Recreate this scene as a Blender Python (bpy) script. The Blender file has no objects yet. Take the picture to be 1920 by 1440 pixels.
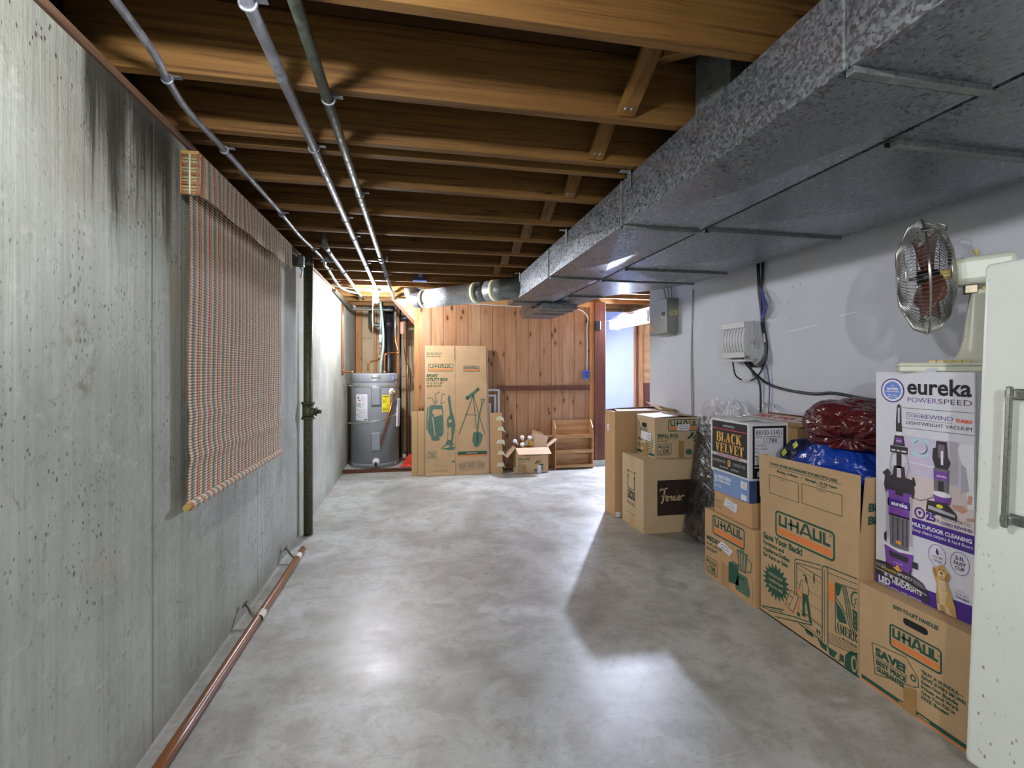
import bpy, bmesh, math, random
from mathutils import Vector, Matrix, Euler, noise as mnoise
from mathutils.geometry import tessellate_polygon
random.seed(7)
PI = math.pi
scn = bpy.context.scene
col = scn.collection

# ------------------------------------------------------------------ camera, world, exposure
# world frame: X to the right wall, Y into the basement, Z up, floor at Z = 0; the camera stands at X = Y = 0
YAW = math.atan(180 / 906.67)
cd = bpy.data.cameras.new('camera')
cam = bpy.data.objects.new('camera', cd)
col.objects.link(cam)
cam.location = (0, 0, 1.28)
cam.rotation_euler = (PI / 2, 0, -YAW)
cd.sensor_width = 36
cd.lens = 17.0
cd.shift_y = -27 / 1920
cd.clip_start = 0.02
scn.camera = cam
scn.view_settings.view_transform = 'Standard'
scn.view_settings.look = 'None'
scn.view_settings.gamma = 1
scn.view_settings.use_curve_mapping = False
scn.view_settings.exposure = 0.5
BULB_FAR, BULB_NEAR, BULB_FILL, BULB_HALL, TUBE, AMBIENT = 2100, 950, 2750, 8600, 56, 0.45
w = bpy.data.worlds.new('world')
scn.world = w
w.use_nodes = True
bg = w.node_tree.nodes['Background']
bg.inputs[0].default_value = (0.93, 0.96, 1.0, 1)
bg.inputs[1].default_value = AMBIENT

# ------------------------------------------------------------------ materials
def S(h):
    h = h.lstrip('#')
    o = []
    for i in (0, 2, 4):
        c = int(h[i:i + 2], 16) / 255
        o.append(c / 12.92 if c <= 0.04045 else ((c + 0.055) / 1.055) ** 2.4)
    return (*o, 1)

def mulc(c, k):
    return tuple(min(1, x * k) for x in c[:3]) + (1,)

class NT:
    def __init__(s, name):
        s.mat = bpy.data.materials.new(name)
        s.mat.use_nodes = True
        s.t = s.mat.node_tree
        s.b = s.t.nodes['Principled BSDF']
        s.out = s.t.nodes['Material Output']
        s.co = None
    def node(s, typ, **k):
        n = s.t.nodes.new(typ)
        for a, v in k.items():
            setattr(n, a, v)
        return n
    def put(s, sock, v):
        if hasattr(v, 'is_output'):
            s.t.links.new(v, sock)
        elif v is not None:
            sock.default_value = v
    def coord(s, rnd=False):
        if s.co is None:
            s.co = s.node('ShaderNodeTexCoord').outputs['Object']
            if rnd:
                oi = s.node('ShaderNodeObjectInfo')
                m = s.node('ShaderNodeMath', operation='MULTIPLY')
                s.put(m.inputs[0], oi.outputs['Random'])
                m.inputs[1].default_value = 37.0
                va = s.node('ShaderNodeVectorMath', operation='ADD')
                s.put(va.inputs[0], s.co)
                s.put(va.inputs[1], m.outputs[0])
                s.co = va.outputs[0]
        return s.co
    def scaled(s, sc, v=None, off=(0, 0, 0)):
        m = s.node('ShaderNodeMapping')
        s.put(m.inputs[0], v if v is not None else s.coord())
        m.inputs['Location'].default_value = off
        m.inputs['Scale'].default_value = sc
        return m.outputs[0]
    def noise(s, sc, scale=1, detail=4, rough=0.55, dist=0.0, off=(0, 0, 0), v=None):
        n = s.node('ShaderNodeTexNoise')
        s.put(n.inputs['Vector'], s.scaled(sc, v, off))
        n.inputs['Scale'].default_value = scale
        n.inputs['Detail'].default_value = detail
        n.inputs['Roughness'].default_value = rough
        n.inputs['Distortion'].default_value = dist
        return n.outputs[0]
    def voro(s, sc, scale=1, feature='F1', out='Distance', rnd=1.0, v=None):
        n = s.node('ShaderNodeTexVoronoi', feature=feature)
        s.put(n.inputs['Vector'], s.scaled(sc, v))
        n.inputs['Scale'].default_value = scale
        n.inputs['Randomness'].default_value = rnd
        return n.outputs[out]
    def ramp(s, f, stops):
        n = s.node('ShaderNodeValToRGB')
        e = n.color_ramp.elements
        while len(e) < len(stops):
            e.new(0.5)
        for i, (p, c) in enumerate(stops):
            e[i].position = p
            e[i].color = c if not isinstance(c, (int, float)) else (c, c, c, 1)
        s.put(n.inputs[0], f)
        return n.outputs[0]
    def math(s, op, a, b=0.0, clamp=False):
        n = s.node('ShaderNodeMath', operation=op, use_clamp=clamp)
        s.put(n.inputs[0], a)
        s.put(n.inputs[1], b)
        return n.outputs[0]
    def step(s, f, a, b, lo=0.0, hi=1.0):
        n = s.node('ShaderNodeMapRange', interpolation_type='SMOOTHSTEP')
        s.put(n.inputs[0], f)
        n.inputs[1].default_value = a
        n.inputs[2].default_value = b
        n.inputs[3].default_value = lo
        n.inputs[4].default_value = hi
        return n.outputs[0]
    def mix(s, f, a, b, mode='MIX'):
        n = s.node('ShaderNodeMix', data_type='RGBA', blend_type=mode)
        s.put(n.inputs[0], f)
        s.put(n.inputs[6], a)
        s.put(n.inputs[7], b)
        return n.outputs[2]
    def xyz(s):
        n = s.node('ShaderNodeSeparateXYZ')
        s.put(n.inputs[0], s.coord())
        return n.outputs
    def bump(s, h, strength=0.3, dist=0.01):
        n = s.node('ShaderNodeBump')
        s.put(n.inputs['Height'], h)
        n.inputs['Strength'].default_value = strength
        n.inputs['Distance'].default_value = dist
        s.t.links.new(n.outputs[0], s.b.inputs['Normal'])
    def done(s, color=None, rough=0.6, metal=0.0, **k):
        s.put(s.b.inputs['Base Color'], color)
        s.put(s.b.inputs['Roughness'], rough)
        s.put(s.b.inputs['Metallic'], metal)
        for a, v in k.items():
            s.put(s.b.inputs[a.replace('_', ' ')], v)
        return s.mat

def pm(name, hexc, var=0.08, scale=14, rough=0.6, metal=0.0, bump=0.0, sc=(1, 1, 1), **k):
    n = NT(name)
    c = S(hexc)
    f = n.noise(sc, scale, 4)
    if bump:
        n.bump(f, bump, 0.004)
    return n.done(n.ramp(f, [(0.3, mulc(c, 1 - var)), (0.7, mulc(c, 1 + var))]), rough, metal, **k)

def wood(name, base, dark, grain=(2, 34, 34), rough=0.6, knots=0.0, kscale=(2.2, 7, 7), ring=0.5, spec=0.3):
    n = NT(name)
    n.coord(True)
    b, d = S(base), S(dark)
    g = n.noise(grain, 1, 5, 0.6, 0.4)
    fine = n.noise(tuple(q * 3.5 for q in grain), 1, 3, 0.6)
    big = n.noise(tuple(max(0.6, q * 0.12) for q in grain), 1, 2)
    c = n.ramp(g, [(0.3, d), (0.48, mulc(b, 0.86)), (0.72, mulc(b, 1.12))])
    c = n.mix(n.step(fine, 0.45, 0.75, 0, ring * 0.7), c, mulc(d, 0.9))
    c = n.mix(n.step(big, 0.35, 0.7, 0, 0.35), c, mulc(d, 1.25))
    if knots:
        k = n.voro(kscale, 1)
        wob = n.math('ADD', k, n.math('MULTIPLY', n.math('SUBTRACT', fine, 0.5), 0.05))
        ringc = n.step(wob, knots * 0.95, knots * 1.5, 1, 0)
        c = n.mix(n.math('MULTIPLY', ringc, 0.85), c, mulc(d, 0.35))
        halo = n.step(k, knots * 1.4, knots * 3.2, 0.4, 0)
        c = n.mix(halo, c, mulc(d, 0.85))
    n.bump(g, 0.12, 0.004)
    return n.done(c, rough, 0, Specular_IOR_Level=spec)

def mat_concrete_wall():
    n = NT('board_formed_concrete')
    x, y, z = n.xyz()
    base = n.noise((1, 1.3, 0.9), 1.6, 6, 0.6)
    gr = n.noise((1, 34, 0.9), 1, 5, 0.65, 0.3)
    fine = n.noise((60, 60, 40), 1, 3)
    c = n.ramp(base, [(0.28, S('#929487')), (0.5, S('#aaac9f')), (0.72, S('#bdbfb3'))])
    c = n.mix(n.step(gr, 0.38, 0.68, 0, 0.34), c, S('#82847a'))
    c = n.mix(n.step(fine, 0.5, 0.75, 0, 0.25), c, S('#7d7c70'))
    spk = n.noise((1, 26, 21), 1, 5, 0.75, 0.6, off=(4, 2, 6))
    c = n.mix(n.step(spk, 0.57, 0.68, 0, 0.55), c, S('#6f6d5c'))
    c = n.mix(n.step(n.noise((1, 9, 13), 1, 5, 0.7, 0.5, off=(1, 8, 3)), 0.55, 0.72, 0, 0.35), c, S('#d2d3c6'))
    # warm blotches
    c = n.mix(n.step(n.noise((1, 2.2, 1.7), 1, 3, off=(3, 1, 2)), 0.56, 0.75, 0, 0.35), c, S('#a89b80'))
    # pits, denser in patches
    area = n.step(n.noise((1, 1.5, 1.3), 1, 2, off=(7, 3, 1)), 0.42, 0.62)
    wv = n.noise((9, 9, 9), 1, 2)
    pv = n.voro((1, 56, 34), 1, v=None)
    pit = n.math('MULTIPLY', n.step(n.math('ADD', pv, n.math('MULTIPLY', n.math('SUBTRACT', wv, 0.5), 0.5)), 0.10, 0.19, 1, 0), area)
    c = n.mix(n.math('MULTIPLY', pit, 0.8), c, S('#47463c'))
    # water stain running down from the sill between the first two form seams
    run = n.noise((1, 16, 0.7), 1, 5, 0.7, 0.5, off=(2, 5, 1))
    yb = n.math('MULTIPLY', n.step(y, 1.50, 1.53), n.step(y, 1.95, 2.10, 1, 0))
    zz = n.math('ADD', z, n.math('MULTIPLY', n.math('SUBTRACT', run, 0.5), 1.5))
    st = n.math('MULTIPLY', yb, n.step(zz, 1.72, 2.12))
    c = n.mix(n.math('MULTIPLY', st, 0.92), c, S('#302d23'))
    # brown patch
    dy = n.math('MULTIPLY', n.math('SUBTRACT', y, 1.50), 2.0)
    dz = n.math('SUBTRACT', z, 1.30)
    dd = n.math('SQRT', n.math('ADD', n.math('MULTIPLY', dy, dy), n.math('MULTIPLY', dz, dz)))
    bl = n.noise((8, 12, 8), 1, 4, 0.65)
    c = n.mix(n.math('MULTIPLY', n.step(dd, 0.05, 0.16, 1, 0), n.step(bl, 0.48, 0.6, 0, 0.75)), c, S('#675b41'))
    # form seams
    seam = None
    for ys, wd in ((1.865, 0.006), (2.98, 0.005), (4.2, 0.006), (5.4, 0.006), (6.55, 0.008)):
        d = n.math('ABSOLUTE', n.math('SUBTRACT', n.math('ADD', y, n.math('MULTIPLY', n.math('SUBTRACT', base, 0.5), 0.02)), ys))
        q = n.step(d, wd * 0.4, wd * 1.6, 1, 0)
        seam = q if seam is None else n.math('MAXIMUM', seam, q)
    c = n.mix(n.math('MULTIPLY', seam, 0.5), c, S('#5e5a48'))
    # darker towards the foot of the wall, with a ragged edge
    foot = n.math('ADD', z, n.math('MULTIPLY', n.math('SUBTRACT', n.noise((3, 5, 5), 1, 3), 0.5), 0.5))
    c = n.mix(n.step(foot, -0.05, 0.22, 0.4, 0), c, S('#77725f'))
    h = n.math('SUBTRACT', n.math('ADD', gr, n.math('MULTIPLY', fine, 0.35)), n.math('ADD', n.math('MULTIPLY', pit, 1.6), seam))
    n.bump(h, 0.5, 0.008)
    return n.done(c, 0.82, 0, Specular_IOR_Level=0.25)

def mat_floor():
    n = NT('polished_concrete')
    a = n.noise((1, 1, 1), 1.1, 7, 0.62, 0.6)
    b = n.noise((1, 1, 1), 5.5, 6, 0.7, 0.4, off=(3, 2, 0))
    f = n.noise((1, 1, 1), 70, 3)
    c = n.ramp(a, [(0.3, S('#90908a')), (0.5, S('#b0b1aa')), (0.7, S('#c9cac5'))])
    c = n.mix(n.step(b, 0.40, 0.66, 0, 0.6), c, S('#858276'))
    c = n.mix(n.step(f, 0.5, 0.8, 0, 0.18), c, S('#6e6a60'))
    br = n.noise((1, 1, 1), 2.6, 3, off=(9, 4, 0))
    c = n.mix(n.step(br, 0.58, 0.74, 0, 0.32), c, S('#93836a'))
    gr = n.noise((1, 1, 1), 19, 6, 0.75, 0.5, off=(5, 1, 0))
    c = n.mix(n.step(gr, 0.50, 0.68, 0, 0.38), c, S('#7a766a'))
    c = n.mix(n.step(n.noise((3, 26, 1), 1, 5, 0.7, 1.0, off=(2, 7, 0)), 0.56, 0.72, 0, 0.3), c, S('#d0d1d0'))
    sp = n.voro((1, 1, 1), 3.1)
    c = n.mix(n.step(sp, 0.02, 0.035, 0.7, 0), c, S('#7d6a45'))
    scr = n.noise((2, 40, 1), 1, 4, 0.6, 0.8)
    r = n.math('ADD', n.step(a, 0.3, 0.7, 0.27, 0.42), n.math('MULTIPLY', scr, 0.1))
    n.bump(n.math('ADD', b, n.math('MULTIPLY', scr, 0.2)), 0.06, 0.004)
    return n.done(c, r, 0, Specular_IOR_Level=0.6)

def mat_galv(name, base='#82868a', rough=0.36, metal=0.75, spangle=130):
    n = NT(name)
    v = n.voro((1, 1, 1), spangle, out='Color')
    fl = n.noise((1, 0.45, 1), spangle * 1.1, 3, 0.6)
    bw = n.math('ADD', n.math('MULTIPLY', v, 0.3), n.math('ADD', n.math('MULTIPLY', fl, 0.45), n.math('MULTIPLY', n.noise((1, 1, 1), 6, 5), 0.25)))
    v2 = n.voro((1, 1.0, 1), spangle * 1.7)
    b = S(base)
    c = n.ramp(bw, [(0.3, mulc(b, 0.55)), (0.5, b), (0.66, mulc(b, 1.3)), (0.78, mulc(b, 1.9))])
    r = n.step(n.math('ADD', v, n.math('MULTIPLY', v2, 0.2)), 0.2, 0.9, rough - 0.12, rough + 0.16)
    n.bump(n.math('ADD', v, fl), 0.05, 0.003)
    return n.done(c, r, metal)

def mat_card(name, hexc, var=0.07):
    n = NT(name)
    c = S(hexc)
    a = n.noise((1, 1, 1), 5, 5, 0.6)
    fl = n.noise((6, 6, 160), 1, 2)
    fib = n.noise((90, 90, 90), 1, 3)
    k = n.ramp(a, [(0.3, mulc(c, 1 - var)), (0.7, mulc(c, 1 + var))])
    k = n.mix(n.step(fib, 0.45, 0.8, 0, 0.22), k, mulc(c, 0.72))
    k = n.mix(n.step(fl, 0.4, 0.7, 0, 0.12), k, mulc(c, 0.75))
    n.bump(n.math('ADD', n.math('MULTIPLY', fl, 0.5), a), 0.1, 0.003)
    return n.done(k, 0.72, 0, Specular_IOR_Level=0.25)

def mat_blind():
    n = NT('woven_blind_yarn')
    x, y, z = n.xyz()
    P = 0.098
    ph = n.math('FRACT', n.math('DIVIDE', n.math('ADD', y, n.math('MULTIPLY', n.math('SUBTRACT', n.noise((1, 3, 9), 1, 3), 0.5), 0.01)), P))
    nc = n.node('ShaderNodeValToRGB')
    nc.color_ramp.interpolation = 'CONSTANT'
    stops = [(0.0, '#c9835e'), (0.07, '#ead9bf'), (0.28, '#b5ae9c'), (0.37, '#8d8976'), (0.50, '#b8b09e'), (0.60, '#eadac4'), (0.80, '#d8ab88'), (0.85, '#b26d47'), (0.95, '#e4cdb0')]
    e = nc.color_ramp.elements
    while len(e) < len(stops):
        e.new(0.5)
    for i, (p, hx) in enumerate(stops):
        e[i].position = p
        e[i].color = S(hx)
    n.put(nc.inputs[0], ph)
    row = n.math('FRACT', n.math('DIVIDE', z, 0.0115))
    ed = n.math('ABSOLUTE', n.math('SUBTRACT', row, 0.5))
    c = n.mix(n.step(ed, 0.30, 0.48, 0, 0.7), nc.outputs[0], S('#6f5f4a'))  # shade between the woven rows mixed into the colour
    c = n.mix(n.step(n.noise((60, 120, 220), 1, 3), 0.45, 0.7, 0, 0.28), c, S('#e8dcc4'))
    n.bump(n.math('ADD', n.noise((90, 160, 160), 1, 2), n.math('MULTIPLY', ed, -2.5)), 0.8, 0.005)
    return n.done(c, 0.85, 0, Specular_IOR_Level=0.1)

def mat_panel():
    n = NT('knotty_pine_boards')
    x, y, z = n.xyz()
    P = 0.155
    pid = n.math('FLOOR', n.math('DIVIDE', n.math('SUBTRACT', x, 0.03), P))
    wn = n.node('ShaderNodeTexWhiteNoise', noise_dimensions='1D')
    n.put(wn.inputs['W'], pid)
    cv = n.node('ShaderNodeCombineXYZ')
    n.put(cv.inputs[2], n.math('MULTIPLY', wn.outputs[0], 53))
    va = n.node('ShaderNodeVectorMath', operation='ADD')
    n.put(va.inputs[0], n.coord())
    n.put(va.inputs[1], cv.outputs[0])
    q = va.outputs[0]
    g = n.noise((30, 1, 1.6), 1, 5, 0.6, 0.5, v=q)
    fine = n.noise((110, 1, 5), 1, 3, v=q)
    c = n.ramp(g, [(0.3, S('#916a48')), (0.5, S('#a9825f')), (0.72, S('#b99878'))])
    c = n.mix(n.math('MULTIPLY', wn.outputs[0], 0.6), c, S('#9c6c48'))
    c = n.mix(n.step(fine, 0.5, 0.75, 0, 0.25), c, S('#80542f'))
    k = n.voro((9.5, 0, 4.6), 1, v=q)
    wob = n.math('ADD', k, n.math('MULTIPLY', n.math('SUBTRACT', fine, 0.5), 0.05))
    c = n.mix(n.step(k, 0.12, 0.36, 0.5, 0), c, S('#85562f'))
    c = n.mix(n.step(wob, 0.10, 0.16, 0.92, 0), c, S('#472613'))
    c = n.mix(n.step(wob, 0.02, 0.07, 0.6, 0), c, S('#7a4a2c'))
    n.bump(g, 0.06, 0.003)
    return n.done(c, 0.5, 0, Specular_IOR_Level=0.35)

def mat_emit(name, hexc, strength):
    n = NT(name)
    n.b.inputs['Emission Color'].default_value = S(hexc)
    n.b.inputs['Emission Strength'].default_value = strength
    return n.done(S('#ffffff'), 0.4)

def mat_film(name, tint, alpha):
    # thin clear plastic film: mostly see-through, glossy where it wrinkles
    n = NT(name)
    tr = n.node('ShaderNodeBsdfTransparent')
    gl = n.node('ShaderNodeBsdfGlossy')
    gl.inputs['Color'].default_value = (0.9, 0.93, 1, 1)
    gl.inputs['Roughness'].default_value = 0.09
    df = n.node('ShaderNodeBsdfDiffuse')
    df.inputs['Color'].default_value = S(tint)
    h = n.noise((5, 5, 3), 1, 4, 0.6, 1.2)
    h2 = n.noise((14, 14, 9), 1, 3, 0.6, 1.5)
    bp = n.node('ShaderNodeBump')
    n.put(bp.inputs['Height'], n.math('ADD', h, n.math('MULTIPLY', h2, 0.35)))
    bp.inputs['Strength'].default_value = 1.0
    bp.inputs['Distance'].default_value = 0.05
    n.t.links.new(bp.outputs[0], gl.inputs['Normal'])
    m1 = n.node('ShaderNodeMixShader')
    n.put(m1.inputs[0], 0.82)
    n.t.links.new(df.outputs[0], m1.inputs[1])
    n.t.links.new(gl.outputs[0], m1.inputs[2])
    m2 = n.node('ShaderNodeMixShader')
    n.put(m2.inputs[0], n.step(h2, 0.35, 0.65, alpha * 0.6, min(1, alpha * 1.5)))
    n.t.links.new(tr.outputs[0], m2.inputs[1])
    n.t.links.new(m1.outputs[0], m2.inputs[2])
    n.t.links.new(m2.outputs[0], n.out.inputs['Surface'])
    return n.mat

def mat_bag(name, hexc, rough=0.16):
    n = NT(name)
    c = S(hexc)
    h = n.noise((4, 4, 7), 1, 4, 0.5, 2.2)
    h2 = n.noise((11, 11, 16), 1, 3, 0.6, 1.5)
    n.bump(n.math('ADD', h, n.math('MULTIPLY', h2, 0.25)), 0.55, 0.03)
    return n.done(n.ramp(h, [(0.3, mulc(c, 0.8)), (0.7, mulc(c, 1.15))]), rough, 0, Specular_IOR_Level=0.6)

M = {}
M['cwall'] = mat_concrete_wall()
M['floor'] = mat_floor()
M['joist'] = wood('fir_joist', '#846030', '#482c12', (1.6, 30, 46), 0.65, 0.035, (1.3, 6, 7))
M['brace'] = wood('fir_brace', '#85602f', '#4d3015', (30, 3, 6), 0.6)
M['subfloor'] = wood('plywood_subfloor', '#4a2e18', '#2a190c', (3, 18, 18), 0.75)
M['sill'] = wood('sill_lumber', '#8a6a50', '#5e4433', (26, 2, 26), 0.7)
M['panel'] = mat_panel()
M['redwood'] = wood('redwood_stain', '#7a4a36', '#4b281e', (24, 24, 1.6), 0.5, 0.0)
M['rail'] = wood('stained_ledger', '#6d4330', '#432418', (2, 24, 24), 0.55)
M['pine'] = wood('pine_stud', '#c08a56', '#8d5a32', (28, 28, 1.8), 0.55, 0.04, (7, 7, 2.5))
M['pinex'] = wood('pine_shelf', '#c29a6b', '#97693d', (1.8, 26, 26), 0.5)
M['ply'] = wood('plywood_face', '#cfa06c', '#a5713f', (3, 10, 10), 0.55, 0.03, (5, 5, 5))
M['backing'] = pm('paper_backing', '#b9a685', 0.1, 6, 0.7)
M['paint'] = pm('white_wall_paint', '#c6c9d1', 0.035, 3, 0.6, bump=0.04)
M['bluepaint'] = pm('pale_blue_white_paint', '#c9d2ee', 0.03, 3, 0.6)
M['galv'] = mat_galv('galvanised_sheet')
M['roundgalv'] = mat_galv('bright_galvanised_pipe', '#c4c8cc', 0.52, 0.4, 110)
M['galvdark'] = mat_galv('old_galvanised_sheet', '#7d8482', 0.5, 0.5, 80)
M['steel'] = mat_galv('zinc_conduit', '#8f9298', 0.5, 0.6, 30)
M['darksteel'] = mat_galv('weathered_iron_pipe', '#5d6257', 0.5, 0.6, 60)
M['oliveiron'] = pm('corroded_iron', '#55573f', 0.35, 40, 0.5, 0.5, 0.3)
M['blackgap'] = pm('black_joint_and_hole', '#15151a', 0.2, 40, 0.6)  # duct joint lines, and the darkness painted into carton hand holes
M['copper'] = pm('copper_tube', '#b5754d', 0.12, 30, 0.3, 0.9)
M['brass'] = pm('brass_fitting', '#c9a557', 0.1, 30, 0.25, 0.9)
M['chrome'] = pm('chrome_wire', '#b9b9b4', 0.1, 20, 0.2, 1.0)
M['silver'] = pm('silver_foil', '#c9c9c9', 0.05, 30, 0.3, 0.8)
M['tank'] = pm('grey_enamel', '#888c91', 0.04, 5, 0.38)
M['white'] = pm('white_plastic', '#dedee0', 0.04, 20, 0.45)
M['paper'] = pm('white_paper', '#dcdce2', 0.05, 30, 0.7)
M['yellow'] = pm('yellow_label', '#e9dc2c', 0.05, 30, 0.6)
M['palestick'] = pm('pale_yellow_sticker', '#c2bb86', 0.05, 30, 0.6)
M['black'] = pm('black_plastic', '#17171a', 0.2, 20, 0.45)
M['blackpipe'] = pm('black_abs_pipe', '#1d1d22', 0.2, 20, 0.4)
M['cable'] = pm('black_cable', '#131317', 0.2, 30, 0.4)
M['bluewire'] = pm('blue_wire', '#27397f', 0.2, 30, 0.4)
M['greywire'] = pm('grey_wire', '#9a9890', 0.1, 30, 0.5)
M['whitewire'] = pm('white_cable', '#d5d0c6', 0.06, 30, 0.5)
M['teal'] = pm('teal_green_tube', '#8aa39c', 0.1, 30, 0.4)
M['redpl'] = pm('red_plastic', '#e0402c', 0.08, 20, 0.4)
M['orange'] = pm('orange_red_plastic', '#ef5a3c', 0.08, 20, 0.4)
M['bluebox'] = pm('blue_plastic', '#2f5fbe', 0.08, 20, 0.4)
M['navybox'] = pm('navy_plastic', '#27386e', 0.08, 20, 0.4)
M['greybox'] = pm('light_grey_plastic', '#c2c3c4', 0.03, 10, 0.45)
M['greypanel'] = pm('grey_enamel_steel', '#8d8f8d', 0.04, 8, 0.4, 0.2)
M['greyside'] = pm('grey_enamel_steel_side', '#84867f', 0.05, 8, 0.45, 0.2)
M['handrail'] = wood('stained_handrail', '#8f5b30', '#5c361a', (30, 1.8, 30), 0.3, spec=0.6)
M['bracket'] = pm('antique_brass', '#7d7560', 0.2, 30, 0.35, 0.8)
M['tape'] = pm('white_masking_tape', '#d8d4c4', 0.05, 30, 0.7)
M['greentape'] = pm('pale_masking_tape', '#cfd0ae', 0.05, 30, 0.7)
M['fridge'] = None
M['blind'] = mat_blind()
M['dowel'] = wood('blind_dowel', '#b99a58', '#86682f', (20, 2, 20), 0.6)
M['reed'] = pm('dull_reed', '#a39a6c', 0.2, 60, 0.7)
M['reededge'] = pm('orange_reed_edge', '#b0703f', 0.15, 60, 0.7)
M['card'] = mat_card('kraft_cardboard', '#c0a078')
M['cardl'] = mat_card('pale_kraft_cardboard', '#c6ad88')
M['cardo'] = mat_card('orange_kraft_cardboard', '#c09a6e')
M['cardin'] = mat_card('cardboard_inside', '#c2a588')
M['cardy'] = mat_card('yellow_kraft_cardboard', '#bb9c6c')
M['ptape'] = pm('brown_packing_tape', '#a8834f', 0.08, 20, 0.3)
M['ptapel'] = pm('tan_packing_tape', '#c4a070', 0.06, 20, 0.3)
M['green'] = pm('dark_green_ink', '#24523f', 0.1, 60, 0.7)
M['greenf'] = pm('faded_green_ink', '#4f6d5a', 0.15, 60, 0.7)
M['orink'] = pm('orange_ink', '#e0813f', 0.06, 60, 0.7)
M['blackink'] = pm('black_ink', '#1d1a1a', 0.1, 60, 0.6)
M['brownink'] = pm('dark_brown_ink', '#2e1f18', 0.1, 60, 0.6)
M['greyink'] = pm('grey_ink', '#5d5a58', 0.1, 60, 0.6)
M['redink'] = pm('red_ink', '#c23a44', 0.08, 60, 0.6)
M['pinkband'] = pm('pale_pink_band', '#b9aeb2', 0.05, 60, 0.5)
M['gold'] = pm('gold_ink', '#e2ae4a', 0.08, 60, 0.5)
M['bvblack'] = pm('glossy_black_card', '#1f1b1b', 0.1, 30, 0.35)
M['whitecard'] = pm('white_coated_card', '#d6d8d6', 0.04, 12, 0.45)
M['whiteink'] = pm('white_ink', '#e9e9ec', 0.03, 60, 0.6)
M['henblue'] = pm('steel_blue_card', '#7690bf', 0.05, 12, 0.45)
M['hennavy'] = pm('navy_card_edge', '#3a4a70', 0.06, 12, 0.45)
M['eurw'] = pm('white_printed_card', '#dcdce4', 0.03, 9, 0.4)
M['purple'] = pm('purple_ink', '#4a2a8c', 0.06, 40, 0.4)
M['violet'] = pm('violet_ink', '#7c4aa5', 0.1, 40, 0.4)
M['lilac'] = pm('pale_lilac_ink', '#cfc6da', 0.05, 20, 0.5)
M['lightgrey'] = pm('pale_grey_ink', '#b4b2bb', 0.06, 20, 0.5)
M['charcoal'] = pm('charcoal_ink', '#3a3338', 0.15, 30, 0.5)
M['midgrey'] = pm('mid_grey_ink', '#77707a', 0.12, 30, 0.5)
M['badgeblue'] = pm('badge_blue_ink', '#6a86d6', 0.05, 40, 0.5)
M['yellowink'] = pm('yellow_ink', '#e8d93a', 0.05, 40, 0.5)
M['amber'] = pm('amber_ink', '#eaa63a', 0.05, 40, 0.5)
M['skin'] = pm('printed_skin_tone', '#c99a86', 0.08, 20, 0.6)
M['dog'] = pm('printed_golden_fur', '#c69f5f', 0.18, 40, 0.6)
M['dogl'] = pm('printed_pale_fur', '#e0c898', 0.12, 40, 0.6)
M['dogd'] = pm('printed_dark_fur', '#a9803f', 0.15, 40, 0.6)
M['cyan'] = pm('pale_cyan_ink', '#bcd9e6', 0.05, 20, 0.5)
M['peach'] = pm('pale_floor_ink', '#d9cbc8', 0.06, 10, 0.5)
M['cream'] = pm('cream_enamel', '#d9dcc8', 0.03, 8, 0.32)
M['button'] = pm('yellowed_plastic', '#dcc774', 0.05, 20, 0.4)
M['bladebrown'] = pm('brown_clear_blade', '#6d3a28', 0.12, 12, 0.3)
M['maroon'] = mat_bag('maroon_plastic_bag', '#54181a')
M['bluebag'] = mat_bag('blue_plastic_bag', '#1a3fa2', 0.18)
M['navybag'] = mat_bag('navy_plastic_bag', '#161d3d', 0.3)
M['lime'] = pm('lime_ink', '#b9c23a', 0.06, 30, 0.4)
M['blackwrap'] = mat_bag('black_padding', '#19191d', 0.3)
M['film'] = mat_film('clear_plastic_film', '#8a9099', 0.13)
M['filmtop'] = mat_film('crumpled_plastic_film', '#c4c9d2', 0.30)
M['glassdark'] = pm('dark_glass', '#22262c', 0.1, 10, 0.1)
M['frost'] = pm('frosted_bulb_glass', '#e8e8ee', 0.03, 10, 0.3)
M['trimwhite'] = pm('white_frame_paint', '#c9cdd4', 0.05, 20, 0.5)

def mat_fridge():
    n = NT('aged_white_enamel')
    x, y, z = n.xyz()
    c = n.ramp(n.noise((1, 2, 2), 1.5, 4), [(0.3, S('#dde2d6')), (0.7, S('#e8ece2'))])
    pv = n.voro((1, 46, 26), 1)
    wv = n.noise((1, 40, 30), 1, 2)
    low = n.math('ADD', n.step(z, 0.0, 0.7, 0.8, 0.0), n.step(n.noise((1, 5, 3), 1, 3, off=(2, 0, 4)), 0.5, 0.66, 0, 0.45))
    edge = n.step(y, -0.10, 0.0, 0.05, 0.9)
    m = n.math('ADD', low, n.math('MULTIPLY', edge, n.step(z, 0.2, 0.9, 1, 0.15)))
    sp = n.math('MULTIPLY', n.step(n.math('ADD', pv, n.math('MULTIPLY', wv, 0.22)), 0.2, 0.3, 1, 0), n.math('MINIMUM', m, 1.0))
    c = n.mix(n.math('MULTIPLY', sp, 0.8), c, S('#8a6d35'))
    fs = n.step(n.voro((1, 150, 130), 1), 0.1, 0.2, 0.4, 0)
    c = n.mix(n.math('MULTIPLY', fs, n.step(wv, 0.5, 0.6)), c, S('#6f6c5c'))
    return n.done(c, 0.35, 0)
M['fridge'] = mat_fridge()
M['pitmetal'] = pm('pitted_chrome', '#8d9089', 0.25, 90, 0.35, 0.8, 0.15)
M['bulb'] = mat_emit('lit_bulb_glass', '#f6f7ff', BULB_FAR)
M['bulbnear'] = mat_emit('lit_bulb_glass_near', '#f8f8ff', BULB_NEAR)
M['bulbfill'] = mat_emit('lit_bulb_glass_fill', '#f6f7ff', BULB_FILL)  # glow of the added fill bulb behind the camera
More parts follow.
